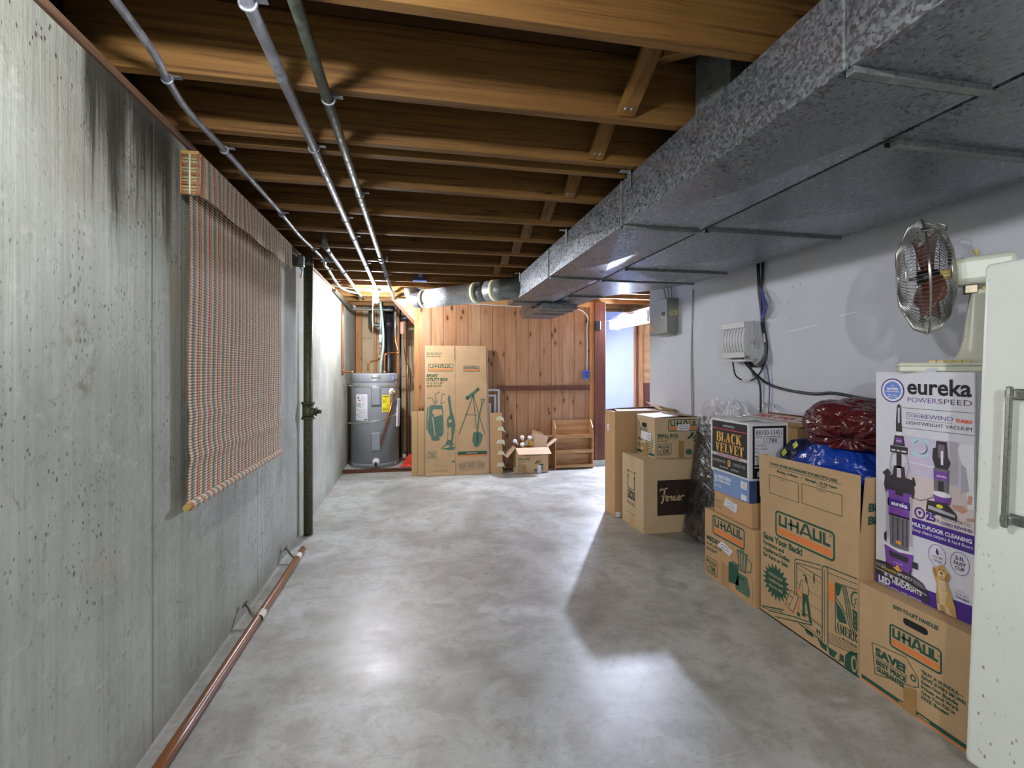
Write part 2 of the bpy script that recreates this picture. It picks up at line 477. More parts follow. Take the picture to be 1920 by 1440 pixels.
M['bulbhall'] = mat_emit('lit_cool_bulb_glass', '#dbe4ff', BULB_HALL)
M['tube'] = mat_emit('lit_fluorescent_tube', '#d6e0ff', TUBE)

# ------------------------------------------------------------------ mesh helpers
V = Vector

class MB:
    def __init__(s):
        s.v, s.f, s.mi, s.mats, s.sm = [], [], [], [], []
    def m(s, mat):
        if isinstance(mat, str):
            mat = M[mat]
        if mat not in s.mats:
            s.mats.append(mat)
        return s.mats.index(mat)
    def add(s, verts, faces, mat, smooth=False):
        k, i = len(s.v), s.m(mat)
        s.v += [tuple(p) for p in verts]
        for f in faces:
            s.f.append(tuple(k + q for q in f))
            s.mi.append(i)
            s.sm.append(smooth)
        return s
    def box(s, x0, x1, y0, y1, z0, z1, mat):
        p = [(x0, y0, z0), (x1, y0, z0), (x1, y1, z0), (x0, y1, z0), (x0, y0, z1), (x1, y0, z1), (x1, y1, z1), (x0, y1, z1)]
        return s.add(p, [(3, 2, 1, 0), (4, 5, 6, 7), (0, 1, 5, 4), (1, 2, 6, 5), (2, 3, 7, 6), (3, 0, 4, 7)], mat)
    def obox(s, c, ux, uy, uz, mat):
        c, ux, uy, uz = V(c), V(ux), V(uy), V(uz)
        p = [c + ux * a + uy * b + uz * d for d in (-1, 1) for a, b in ((-1, -1), (1, -1), (1, 1), (-1, 1))]
        return s.add(p, [(3, 2, 1, 0), (4, 5, 6, 7), (0, 1, 5, 4), (1, 2, 6, 5), (2, 3, 7, 6), (3, 0, 4, 7)], mat)
    def slab(s, a, b, c, d, n, t, mat):
        # quad a b c d thickened by t along n
        n = V(n).normalized() * t
        p = [V(q) for q in (a, b, c, d)]
        p += [q + n for q in p]
        return s.add(p, [(3, 2, 1, 0), (4, 5, 6, 7), (0, 1, 5, 4), (1, 2, 6, 5), (2, 3, 7, 6), (3, 0, 4, 7)], mat)
    def prism(s, pts, n, t, mat):
        # planar polygon pts thickened by t along n
        n = V(n).normalized() * t
        pts = [V(p) for p in pts]
        k = len(pts)
        tri = [tuple(t_) for t_ in tessellate_polygon([pts])]
        f = [tuple(reversed(t_)) for t_ in tri] + [tuple(k + q for q in t_) for t_ in tri]
        f += [(i, (i + 1) % k, k + (i + 1) % k, k + i) for i in range(k)]
        return s.add(pts + [p + n for p in pts], f, mat)
    def tube(s, path, r, mat, n=10, closed=False, caps=True):
        path = [V(p) for p in path]
        N = len(path)
        rs = r if isinstance(r, (list, tuple)) else [r] * N
        vs, up = [], None
        for i, p in enumerate(path):
            if closed:
                t = path[(i + 1) % N] - path[i - 1]
            else:
                t = path[min(i + 1, N - 1)] - path[max(i - 1, 0)]
            t.normalize()
            if up is None:
                up = V((0, 0, 1)) if abs(t.z) < 0.9 else V((1, 0, 0))
            up = (up - t * up.dot(t))
            if up.length < 1e-6:
                up = t.orthogonal()
            up.normalize()
            sd = t.cross(up)
            for j in range(n):
                a = 2 * PI * j / n
                vs.append(p + (up * math.cos(a) + sd * math.sin(a)) * rs[i])
        f = []
        for i in range(N if closed else N - 1):
            for j in range(n):
                a, b = i * n + j, i * n + (j + 1) % n
                c, d = ((i + 1) % N) * n + (j + 1) % n, ((i + 1) % N) * n + j
                f.append((a, d, c, b))
        s.add(vs, f, mat, True)
        if caps and not closed:
            k, i = len(s.v) - len(vs), s.m(mat)
            s.f.append(tuple(k + j for j in range(n)))
            s.f.append(tuple(k + (N - 1) * n + j for j in reversed(range(n))))
            s.mi += [i, i]
            s.sm += [False, False]
        return s
    def lathe(s, prof, mat, n=32, mx=None, smooth=True):
        vs, f = [], []
        for r, z in prof:
            for j in range(n):
                a = 2 * PI * j / n
                vs.append(V((r * math.cos(a), r * math.sin(a), z)))
        for i in range(len(prof) - 1):
            for j in range(n):
                f.append((i * n + j, i * n + (j + 1) % n, (i + 1) * n + (j + 1) % n, (i + 1) * n + j))
        if prof[0][0] > 1e-5:
            f.append(tuple(reversed(range(n))))
        if prof[-1][0] > 1e-5:
            f.append(tuple((len(prof) - 1) * n + j for j in range(n)))
        if mx is not None:
            vs = [mx @ p for p in vs]
        return s.add(vs, f, mat, smooth)
    def grid(s, fn, nu, nv, mat, smooth=True, closeu=False):
        vs = [fn(i / (nu if closeu else nu - 1), j / (nv - 1)) for j in range(nv) for i in range(nu)]
        f = []
        for j in range(nv - 1):
            for i in range(nu if closeu else nu - 1):
                f.append((j * nu + i, j * nu + (i + 1) % nu, (j + 1) * nu + (i + 1) % nu, (j + 1) * nu + i))
        return s.add(vs, f, mat, smooth)
    def sphere(s, c, r, mat, n=20, m=12, sc=(1, 1, 1)):
        def fn(u, v):
            a, b = 2 * PI * u, -PI / 2 + PI * v
            return V(c) + V((math.cos(a) * math.cos(b) * sc[0], math.sin(a) * math.cos(b) * sc[1], math.sin(b) * sc[2])) * r
        return s.grid(fn, n, m, mat, True, True)
    def build(s, name, parent=None, loc=None, bevel=0, seg=2):
        me = bpy.data.meshes.new(name)
        me.from_pydata(s.v, [], s.f)
        for m_ in s.mats:
            me.materials.append(m_)
        me.polygons.foreach_set('material_index', s.mi)
        me.polygons.foreach_set('use_smooth', s.sm)
        me.update()
        o = bpy.data.objects.new(name, me)
        col.objects.link(o)
        if parent is not None:
            o.parent = parent
        if loc is not None:
            o.location = loc
        if bevel:
            b = o.modifiers.new('bevel', 'BEVEL')
            b.width = bevel
            b.segments = seg
            b.limit_method = 'ANGLE'
            b.angle_limit = math.radians(50)
        return o

def tag(o, label=None, cat=None, group=None, kind=None):
    if label: o['label'] = label
    if cat: o['category'] = cat
    if group: o['group'] = group
    if kind: o['kind'] = kind
    return o

def thing(name, label, cat, loc=(0, 0, 0), rz=0.0, group=None):
    o = bpy.data.objects.new(name, None)
    o.empty_display_size = 0.1
    col.objects.link(o)
    o.location = loc
    o.rotation_euler = (0, 0, rz)
    return tag(o, label, cat, group)

def struct(name, mb, label=None, bevel=0):
    return tag(mb.build(name, bevel=bevel), label, None, None, 'structure')

def copy_thing(root, loc, label, rz=None):
    c = root.copy()
    col.objects.link(c)
    c.location = loc
    if rz is not None:
        c.rotation_euler = (0, 0, rz)
    c['label'] = label
    for ch in [q for q in bpy.data.objects if q.parent == root]:
        d = ch.copy()
        col.objects.link(d)
        d.parent = c
        for g in [q for q in bpy.data.objects if q.parent == ch]:
            e = g.copy()
            col.objects.link(e)
            e.parent = d
    return c

def smooth_path(pts, k=6):
    pts = [V(p) for p in pts]
    out = []
    for i in range(len(pts) - 1):
        p0, p1, p2, p3 = pts[max(i - 1, 0)], pts[i], pts[i + 1], pts[min(i + 2, len(pts) - 1)]
        for j in range(k):
            t = j / k
            out.append(0.5 * ((2 * p1) + (p2 - p0) * t + (2 * p0 - 5 * p1 + 4 * p2 - p3) * t * t + (3 * p1 - p0 - 3 * p2 + p3) * t ** 3))
    out.append(pts[-1])
    return out

def axis_mx(c, d):
    q = V((0, 0, 1)).rotation_difference(V(d).normalized())
    return Matrix.Translation(V(c)) @ q.to_matrix().to_4x4()

# ------------------------------------------------------------------ flat printing on a face
_tc = {}
def text_tris(txt, bold):
    key = (txt, bold)
    if key not in _tc:
        cu = bpy.data.curves.new('lettering', 'FONT')
        cu.body = txt
        cu.resolution_u = 3
        cu.offset = bold
        ob = bpy.data.objects.new('lettering', cu)
        col.objects.link(ob)
        bpy.context.view_layer.update()
        me = bpy.data.meshes.new_from_object(ob.evaluated_get(bpy.context.evaluated_depsgraph_get()))
        vs = [(p.co.x, p.co.y) for p in me.vertices]
        fs = [tuple(p.vertices) for p in me.polygons]
        bpy.data.objects.remove(ob)
        bpy.data.curves.remove(cu)
        bpy.data.meshes.remove(me)
        _tc[key] = (vs, fs)
    return _tc[key]
CAP = 0.729

class Print:
    # ink on a flat face: u to the right, v up, both in metres from the origin o; each layer lies a hair above the last
    def __init__(s, mb, o, u, v, lift=0.0005):
        s.mb, s.o, s.u, s.v = mb, V(o), V(u).normalized(), V(v).normalized()
        s.n = s.u.cross(s.v)
        s.lift = lift
    def p(s, q, L):
        return s.o + s.u * q[0] + s.v * q[1] + s.n * (s.lift + L * 0.0003)
    def tris(s, vs, fs, mat, L):
        s.mb.add([s.p(q, L) for q in vs], fs, mat)
        return s
    def poly(s, pts, mat, L=0):
        if len(pts) == 4:
            return s.tris(pts, [(0, 1, 2, 3)], mat, L)
        t = tessellate_polygon([[V((a, b, 0)) for a, b in pts]])
        return s.tris(pts, [tuple(q) for q in t], mat, L)
    def rect(s, u0, v0, u1, v1, mat, L=0):
        return s.poly([(u0, v0), (u1, v0), (u1, v1), (u0, v1)], mat, L)
    def line(s, pts, wd, mat, L=0, closed=False):
        pts = [V((a, b)) for a, b in pts]
        n = len(pts)
        lo, hi = [], []
        ws = wd if isinstance(wd, (list, tuple)) else [wd] * n
        for i in range(n):
            a = pts[i - 1] if (i > 0 or closed) else pts[i]
            b = pts[(i + 1) % n] if (i < n - 1 or closed) else pts[i]
            d1 = (pts[i] - a)
            d2 = (b - pts[i])
            d1 = d1.normalized() if d1.length > 1e-9 else d2.normalized()
            d2 = d2.normalized() if d2.length > 1e-9 else d1
            t = d1 + d2
            t = t.normalized() if t.length > 1e-6 else d1
            k = 1 / max(0.45, t.dot(d1))
            nn = V((-t.y, t.x)) * ws[i] / 2 * k
            lo.append(tuple(pts[i] - nn))
            hi.append(tuple(pts[i] + nn))
        vs = lo + hi
        fs = [(i, (i + 1) % n, n + (i + 1) % n, n + i) for i in range(n if closed else n - 1)]
        return s.tris(vs, fs, mat, L)
    def rrect(s, u0, v0, u1, v1, r, wd, mat, L=0):
        pts = []
        for cx, cy, a0 in ((u1 - r, v1 - r, 0), (u0 + r, v1 - r, 90), (u0 + r, v0 + r, 180), (u1 - r, v0 + r, 270)):
            for k in range(5):
                a = math.radians(a0 + k * 22.5)
                pts.append((cx + r * math.cos(a), cy + r * math.sin(a)))
        return s.line(pts, wd, mat, L, True)
    def ell(s, cu, cv, ru, rv, mat, L=0, n=24, rot=0.0):
        ca, sa = math.cos(rot), math.sin(rot)
        pts = []
        for k in range(n):
            a = 2 * PI * k / n
            x, y = ru * math.cos(a), rv * math.sin(a)
            pts.append((cu + x * ca - y * sa, cv + x * sa + y * ca))
        return s.tris(pts, [tuple(range(n))], mat, L)
    def ring(s, cu, cv, ru, rv, wd, mat, L=0, n=28):
        return s.line([(cu + ru * math.cos(2 * PI * k / n), cv + rv * math.sin(2 * PI * k / n)) for k in range(n)], wd, mat, L, True)
    def text(s, txt, u0, v0, cap, mat, L=1, width=None, bold=0.02, shear=0.0, align='l', rot180=False, slope=0.0):
        vs, fs = text_tris(txt, round(bold * 1.25 + 0.012, 4) if bold > 0.008 else bold)
        if not vs:
            return s
        x0, x1 = min(q[0] for q in vs), max(q[0] for q in vs)
        ky = cap / CAP
        kx = width / (x1 - x0) if width else ky
        off = {'l': 0, 'c': -(x1 - x0) * kx / 2, 'r': -(x1 - x0) * kx}[align]
        out = []
        for a, b in vs:
            x, y = (a - x0) * kx + off, b * ky
            x += y * shear
            y += x * slope
            if rot180:
                x, y = -x, -y
            out.append((u0 + x, v0 + y))
        return s.tris(out, fs, mat, L)
    def scrawl(s, u0, v0, u1, v1, mat, L=1, lines=2, seed=1, wd=0.0025):
        # illegible hand lettering
        rnd = random.Random(seed)
        for k in range(lines):
            y0 = v1 - (k + 0.75) * (v1 - v0) / lines
            h = (v1 - v0) / lines * 0.5
            x, pts = u0, []
            while x < u1:
                pts.append((x, y0 + rnd.random() * h))
                x += (u1 - u0) / 16 * (0.5 + rnd.random())
            if len(pts) > 2:
                s.line(pts, wd, mat, L)
        return s
    def mover_logo(s, u0, v0, u1, v1, ink='green', bar='orink', L=0, reg=True):
        W, H = u1 - u0, v1 - v0
        t = H * 0.075
        s.rrect(u0 + t / 2, v0 + t / 2, u1 - t / 2, v1 - t / 2, H * 0.13, t, ink, L)
        s.rect(u0 + W * 0.045, v0 + H * 0.13, u1 - W * 0.045, v0 + H * 0.36, bar, L)
        a, b = v0 + H * 0.44, v0 + H * 0.86
        q = (b - a) * 0.245
        ux = lambda k: u0 + W * (0.06 + 0.88 * k)
        def st(pts, w_=q):
            s.line([(ux(x), a + (b - a) * y) for x, y in pts], w_, ink, L + 1)
        e = q / 2 / (b - a)
        st([(0.03, 1), (0.03, e), (0.16, e), (0.16, 1)])
        st([(0.21, 0.52), (0.40, 0.52)], q * 0.85)
        st([(0.27, 0), (0.27, 1)])
        st([(0.40, 0), (0.40, 1)])
        st([(0.45, 0), (0.535, 1 - e * 0.2), (0.575, 1 - e * 0.2), (0.66, 0)])
        st([(0.49, 0.26), (0.62, 0.26)], q * 0.7)
        st([(0.705, 1), (0.705, e), (0.825, e), (0.825, 1)])
        st([(0.885, 1), (0.885, e), (0.99, e)])
        return s
    def ok_stamp(s, u0, v0, u1, v1, ink='green', L=0, top='U-HAUL'):
        W, H = u1 - u0, v1 - v0
        s.rrect(u0, v0, u1, v1, H * 0.1, H * 0.045, ink, L)
        s.ell(u0 + W * 0.17, v1 - H * 0.24, W * 0.085, H * 0.10, ink, L + 1)
        s.text(top, u0 + W * 0.30, v1 - H * 0.24, H * 0.10, ink, L + 1, W * 0.58, 0.03)
        s.text('BOXES', u0 + W * 0.30, v1 - H * 0.38, H * 0.10, ink, L + 1, W * 0.58, 0.03)
        s.line([(u0 + W * 0.08, v0 + H * 0.38), (u0 + W * 0.17, v0 + H * 0.24), (u0 + W * 0.36, v0 + H * 0.54)], [H * 0.03, H * 0.07, H * 0.03], ink, L + 1)
        s.text('OK', u0 + W * 0.38, v0 + H * 0.24, H * 0.27, ink, L + 1, W * 0.5, 0.035)
        s.text('FOR SHIPPING', u0 + W * 0.1, v0 + H * 0.08, H * 0.09, ink, L + 1, W * 0.8, 0.02)
        return s
    def serif(s, txt, u0, v0, u1, v1, mat, L=1):
        # heavy roman capitals with slab serifs, each glyph given as strokes in a unit cell
        T, t, e = 0.27, 0.10, 0.07
        def arc(cx, cy, rx, ry, a0, a1, n=9):
            return [(cx + rx * math.cos(math.radians(a0 + (a1 - a0) * k / n)), cy + ry * math.sin(math.radians(a0 + (a1 - a0) * k / n))) for k in range(n + 1)]
        G = {
            'B': (0.80, [([(0.2, 0), (0.2, 1)], T), ([(0.2, 0.97), (0.42, 0.97)] + arc(0.42, 0.76, 0.24, 0.21, 90, -90) + [(0.2, 0.55)], 'm'), ([(0.2, 0.53), (0.44, 0.53)] + arc(0.44, 0.28, 0.29, 0.25, 90, -90) + [(0.2, 0.03)], 'm')], [(0, 0.36, 0), (0, 0.36, 1)]),
            'L': (0.72, [([(0.22, 0), (0.22, 1)], T), ([(0.2, 0.04), (0.70, 0.04)], t), ([(0.67, 0), (0.69, 0.30)], t * 0.8)], [(0, 0.44, 0), (0, 0.44, 1)]),
            'A': (0.90, [([(0.12, 0), (0.46, 1)], t), ([(0.42, 1), (0.72, 0)], T * 0.95), ([(0.25, 0.32), (0.64, 0.32)], t * 0.8)], [(0, 0.28, 0), (0.52, 0.9, 0)]),
            'C': (0.80, [(arc(0.46, 0.5, 0.33, 0.46, 45, 315, 16), 'c'), ([(0.70, 0.98), (0.71, 0.66)], t * 0.8)], []),
            'K': (0.90, [([(0.2, 0), (0.2, 1)], T), ([(0.25, 0.42), (0.70, 1)], t), ([(0.38, 0.58), (0.74, 0)], T)], [(0, 0.4, 0), (0, 0.4, 1), (0.54, 0.86, 1), (0.55, 0.92, 0)]),
            'V': (0.88, [([(0.2, 1), (0.46, 0)], T * 0.95), ([(0.46, 0.02), (0.74, 1)], t)], [(0, 0.42, 1), (0.56, 0.9, 1)]),
            'E': (0.78, [([(0.2, 0), (0.2, 1)], T), ([(0.2, 0.04), (0.72, 0.04)], t), ([(0.2, 0.96), (0.68, 0.96)], t), ([(0.2, 0.52), (0.5, 0.52)], t), ([(0.7, 0), (0.72, 0.28)], t * 0.8), ([(0.67, 1), (0.67, 0.74)], t * 0.8), ([(0.5, 0.38), (0.5, 0.66)], t * 0.8)], [(0, 0.36, 0), (0, 0.36, 1)]),
            'T': (0.84, [([(0.42, 0), (0.42, 1)], T), ([(0.04, 0.96), (0.80, 0.96)], t), ([(0.06, 1), (0.05, 0.68)], t * 0.8), ([(0.78, 1), (0.79, 0.68)], t * 0.8)], [(0.2, 0.64, 0)]),
            'M': (1.05, [([(0.14, 0), (0.14, 1)], t), ([(0.16, 1), (0.48, 0.05)], T * 0.9), ([(0.48, 0.05), (0.82, 1)], t), ([(0.84, 0), (0.84, 1)], T)], [(0, 0.3, 0), (0, 0.3, 1), (0.66, 1.02, 0), (0.7, 1.02, 1)]),
            'R': (0.86, [([(0.2, 0), (0.2, 1)], T), ([(0.2, 0.97), (0.42, 0.97)] + arc(0.42, 0.74, 0.25, 0.23, 90, -90) + [(0.2, 0.51)], 'm'), ([(0.42, 0.5), (0.74, 0)], T * 0.9)], [(0, 0.38, 0), (0, 0.38, 1), (0.6, 0.9, 0)]),
            'I': (0.46, [([(0.22, 0), (0.22, 1)], T)], [(0.02, 0.42, 0), (0.02, 0.42, 1)]),
        }
        tot = sum(G[ch][0] for ch in txt) + 0.06 * (len(txt) - 1)
        k, h, x = (u1 - u0) / tot, v1 - v0, u0
        for ch in txt:
            adv, strokes, serifs = G[ch]
            f = lambda q: (x + q[0] * k, v0 + q[1] * h)
            for pts, wd in strokes:
                n = len(pts)
                if wd == 'm':
                    ws = [k * (t * 0.8 + (T - t * 0.8) * math.sin(PI * i / (n - 1)) ** 2) for i in range(n)]
                elif wd == 'c':
                    ws = [k * (t + (T - t) * math.sin(PI * i / (n - 1)) ** 2) for i in range(n)]
                else:
                    ws = k * wd
                s.line([f(q) for q in pts], ws, mat, L)
            for a, b, y in serifs:
                yy = y * (1 - e)
                s.poly([f((a, yy)), f((b, yy)), f((b, yy + e)), f((a, yy + e))], mat, L)
            x += (adv + 0.06) * k
        return s
    def barcode(s, u0, v0, u1, v1, mat, L=1, seed=3):
        rnd = random.Random(seed)
        x = u0
        while x < u1:
            d = (u1 - u0) * rnd.choice((0.012, 0.02, 0.035))
            s.rect(x, v0, min(x + d, u1), v1, mat, L)
            x += d + (u1 - u0) * rnd.choice((0.015, 0.025, 0.04))
        return s
    def microtext(s, u0, v0, u1, v1, mat, L=1, lines=3, seed=5):
        # lines of print too small to read: short word-like dashes
        rnd = random.Random(seed)
        h = (v1 - v0) / lines
        for k in range(lines):
            y, x = v1 - (k + 1) * h, u0
            while x < u1 - h:
                d = min(h * rnd.uniform(0.8, 2.6), u1 - x)
                s.rect(x, y + h * 0.2, x + d, y + h * 0.62, mat, L)
                x += d + h * 0.45
        return s

# ------------------------------------------------------------------ the shell
XL, XR, YB = -0.885, 2.28, 6.10
ZJ = 2.175            # underside of the joists
struct('floor', MB().box(-1.15, 5.2, -2.6, 7.75, -0.1, 0, 'floor'), 'grey polished concrete floor')
struct('wall_left', MB().box(-1.15, XL, -2.6, 7.75, 0, 2.150, 'cwall'), 'grey board-formed concrete wall with the woven blind')
struct('wall_right', MB().box(XR, XR + 0.12, -2.6, 4.45, 0, ZJ, 'paint'), 'white painted wall behind the stacked boxes')
struct('trim_1', MB().box(-1.14, XL + 0.014, -2.6, 7.75, 2.150, ZJ, 'sill'), 'wooden sill plate along the top of the concrete wall', 0.003)
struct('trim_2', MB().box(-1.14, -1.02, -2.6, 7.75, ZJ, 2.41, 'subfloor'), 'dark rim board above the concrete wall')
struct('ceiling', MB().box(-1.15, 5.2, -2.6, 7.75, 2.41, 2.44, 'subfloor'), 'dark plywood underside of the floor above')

# far wall of knotty pine boards over a dark backing, left end at the heater niche
mb = MB().box(0.03, 2.31, YB + 0.012, YB + 0.10, 0, 2.14, 'redwood')
for i in range(15):
    x0 = 0.03 + i * 0.155
    mb.box(x0 + 0.0022, min(x0 + 0.1528, 2.305), YB, YB + 0.014, 0.012, 2.12, 'panel')
struct('wall_back', mb, 'knotty pine board wall at the far end', 0.003)
struct('trim_3', MB().box(2.255, 2.315, YB - 0.03, YB + 0.1, 0.085, ZJ, 'pine'), 'orange pine edge board at the right end of the board wall', 0.003)
struct('trim_4', MB().box(2.315, 2.468, YB - 0.05, YB + 0.1, 0.085, ZJ, 'redwood'), 'dark red-brown post at the end of the board wall', 0.004)
struct('trim_5', MB().box(2.25, 2.47, YB - 0.06, YB + 0.1, 0, 0.084, 'floor'), 'low concrete curb under the dark red-brown post', 0.004)
struct('trim_6', MB().box(0.0, 2.315, YB - 0.025, YB + 0.06, 2.105, ZJ - 0.003, 'ply'), 'pale header board along the top of the board wall', 0.003)

# heater niche to the left of the board wall
struct('wall_niche', MB().box(XL, 0.13, 7.55, 7.65, 0, 2.41, 'backing'), 'beige backing behind the water heater')
struct('wall_niche_side', MB().box(0.035, 0.13, YB + 0.1, 7.55, 0, 2.41, 'backing'), 'side of the heater niche')
for k, (x0, x1, mt, lb) in enumerate(((-0.875, -0.79, 'pine', 'pine stud beside the concrete wall behind the water heater'),
                                      (-0.62, -0.575, 'pine', 'pine stud behind the copper pipes of the water heater'),
                                      (-0.31, -0.245, 'pine', 'dark-edged stud right of the black drain stack'),
                                      (-0.02, 0.033, 'pine', 'pine stud at the right side of the heater niche'))):
    y1 = 7.549 if k < 3 else 6.2
    struct('trim_%d' % (7 + k), MB().box(x0, x1, y1 - 0.09, y1, 0, 2.40 if k < 3 else 2.1, mt), lb, 0.003)
mb = MB()
for z in (0.55, 1.17, 1.75):
    mb.box(XL, 0.03, 7.546, 7.5495, z, z + 0.006, 'sill')
struct('trim_11', mb, 'seams of the beige backing')
# plywood gusset and the dark slanting board under it
mb = MB().prism([(-0.28, 6.16, 2.16), (0.03, 6.16, 2.16), (0.03, 6.16, 1.82)], (0, -1, 0), 0.02, 'ply')
struct('trim_12', mb, 'triangular plywood gusset above the heater niche')
mb = MB().prism([(-0.31, 6.17, 2.16), (-0.28, 6.17, 2.16), (0.033, 6.17, 1.82), (0.033, 6.17, 1.77)], (0, -1, 0), 0.05, 'redwood')
struct('trim_13', mb, 'dark slanting board along the plywood gusset')
struct('trim_14', MB().box(0.0, 0.031, YB + 0.015, YB + 0.1, 0, 1.79, 'redwood'), 'dark post at the left end of the board wall', 0.002)

# room beyond, on the right past the end of the white wall
struct('wall_hall_back', MB().box(2.3, 3.6, 7.6, 7.7, 0, 2.41, 'bluepaint'), 'pale blue-white wall seen beyond the doorway')
struct('wall_hall_left', MB().box(2.35, 2.468, YB + 0.1, 7.6, 0, 2.41, 'bluepaint'), 'passage wall behind the dark post')
struct('wall_hall_right', MB().box(5.0, 5.1, 3.0, 7.7, 0, 2.41, 'bluepaint'), 'far wall of the side room')
struct('wall_hall_front', MB().box(2.4, 5.1, 2.9, 3.0, 0, 2.41, 'bluepaint'), 'front wall of the side room')
struct('wall_hall_wood', MB().box(3.756, 5.0, 7.6, 7.7, 1.054, 2.41, 'ply').box(3.756, 5.0, 7.595, 7.7, 0, 1.054, 'redwood'), 'wood panelling over a darker wainscot in the side room')
mb = MB().box(3.6, 3.756, 7.555, 7.7, 0, 2.2, 'pine').box(3.62, 3.66, 7.54, 7.56, 0, 2.2, 'redwood')
struct('trim_15', mb, 'varnished wooden door casing beyond the doorway', 0.004)

struct('trim_17', MB().box(-1.0, 4.95, -0.35, -0.21, 2.03, 2.41, 'joist'), 'unseen beam added behind the camera to shade the joists', 0.004)  # added out of view to keep ambient light out of the joist bays

# ------------------------------------------------------------------ joists and cross braces
JY = [0.43, 0.84, 1.247, 1.660, 2.020, 2.140, 2.490, 2.917, 3.325, 3.745, 4.157, 4.593, 5.060, 5.360, 5.760, 6.160, 6.600, 7.050]
jn = ['hidden behind the camera side', 'just above the top edge of the picture', 'at the very top, cut by the picture edge', 'broadest one with the light-struck lower edge, first in full view',
      'second in full view, close in front of a shadowed thin one', 'shadowed thin one tucked right behind the second full joist', 'fourth back from the first in full view', 'fifth back from the first in full view',
      'sixth back from the first in full view', 'seventh back, where the short conduit comes down', 'eighth back from the first in full view', 'with a row of nails along it, near the blue junction box',
      'carrying the blue junction box', 'behind the blue junction box', 'lit bright by the bare bulb', 'above the knotty pine wall', 'over the water heater', 'last one over the heater niche']
proto = None
for i, y in enumerate(JY):
    if proto is None:
        o = MB().box(-1.0, 4.95, -0.038, 0, 0, 0.233, 'joist').build('ceiling_joist', bevel=0.003)
        proto = o
    else:
        o = proto.copy()
        col.objects.link(o)
    o.location = (0, y, ZJ + (0.004 if i == 5 else 0))
    tag(o, 'rough brown ceiling joist, ' + jn[i], 'joist', 'ceiling joists', 'structure')

def brace_mb(y0, y1, up):
    # from the top of one joist to the foot of the next; up: rises away from the camera
    z0, z1 = (0.03, 0.215) if up else (0.215, 0.018)
    a, b = V((0, y0 + 0.001, z0)), V((0, y1 - 0.001, z1))
    d = b - a
    nrm = V((0, -d.z, d.y)).normalized()
    q = 0.010
    mb = MB().prism([a - nrm * q + V((-0.033, 0, 0)), a + nrm * q + V((-0.033, 0, 0)), b + nrm * q + V((-0.033, 0, 0)), b - nrm * q + V((-0.033, 0, 0))], (1, 0, 0), 0.066, 'brace')
    return mb
places = ['first', 'second', 'third narrow', 'fourth', 'fifth', 'sixth', 'seventh', 'eighth', 'ninth']
gaps = [(2, 3), (3, 4), (5, 6), (6, 7), (7, 8), (8, 9), (9, 10), (10, 11)]
bx = [0.735, 0.76, 0.79, 0.775, 0.74, 0.76, 0.745, 0.75]
for k, (i, j) in enumerate(gaps):
    for up in (False, True):
        y0, y1 = JY[i], JY[j] - 0.038
        mb = brace_mb(y0, y1, up)
        o = mb.build('cross_brace', loc=(bx[k] + (0.075 if up else 0), 0, ZJ), bevel=0.0015)
        if not up:
            n_ = MB()
            for dx in (-0.012, 0.012):
                n_.lathe([(0.0, 0.004), (0.006, 0.003), (0.006, -0.002)], 'steel', 10, axis_mx((dx, y1 - 0.030, 0.024), (0, -0.6, -0.8)))
            n_.build('nail', o)
        tag(o, 'wooden cross brace in the %s joist gap down, %s' % (['first', 'second', 'third', 'fourth', 'fifth', 'sixth', 'seventh', 'eighth'][k], 'rising away' if up else 'nailed low on the far joist'), 'brace', 'cross braces between the joists')

# nails driven into the row joist
for k in range(6):
    o = MB().tube([(0, 0, 0), (0, -0.012, -0.035)], 0.0025, 'steel', 6).build('bent_nail', loc=(-0.35 + 0.25 * k, 4.556, 2.20))
    tag(o, '%s bent nail from the left in the row along the joist' % ['first', 'second', 'third', 'fourth', 'fifth', 'sixth'][k], 'nail', 'bent nails along a joist')

# ------------------------------------------------------------------ conduits and pipes under the joists
def clamp(parent, p, r, horizontal=True):
    mb = MB()
    ring_ = [(p[0] + (r + 0.003) * math.cos(a), p[1], p[2] + (r + 0.003) * math.sin(a)) for a in [PI * k / 8 for k in range(17)]]
    mb.tube(ring_, 0.004, 'steel', 6, True)
    mb.box(p[0] + r * 0.6, p[0] + r + 0.028, p[1] - 0.008, p[1] + 0.008, p[2] + r * 0.4, p[2] + r * 0.4 + 0.003, 'steel')
    return mb.build('pipe_clamp', parent)

t = thing('flexible_conduit', 'wavy pale grey conduit nearest the concrete wall', 'conduit', (-0.72, 1.0, 2.15))
pts = [(-0.66, 0.4, 2.15), (-0.685, 1.0, 2.15), (-0.703, 1.451, 2.15), (-0.729, 1.612, 2.15), (-0.752, 1.797, 2.15), (-0.745, 2.093, 2.15), (-0.737, 2.818, 2.15), (-0.742, 3.326, 2.15), (-0.728, 3.626, 2.15), (-0.715, 4.02, 2.15), (-0.730, 4.18, 2.13), (-0.743, 4.37, 2.15), (-0.769, 4.855, 2.15), (-0.782, 5.344, 2.15), (-0.74, 5.60, 2.15), (-0.66, 5.72, 2.15)]
MB().tube([V(p) - V((-0.72, 1.0, 2.15)) for p in smooth_path(pts, 6)], 0.0115, 'steel', 10).build('tube', t)
for y, x in ((1.62, -0.73), (2.10, -0.745), (2.90, -0.738), (3.70, -0.724), (4.14, -0.725), (4.40, -0.744), (5.04, -0.775)):
    clamp(t, (x + 0.72, y - 1.0, 0), 0.0115)

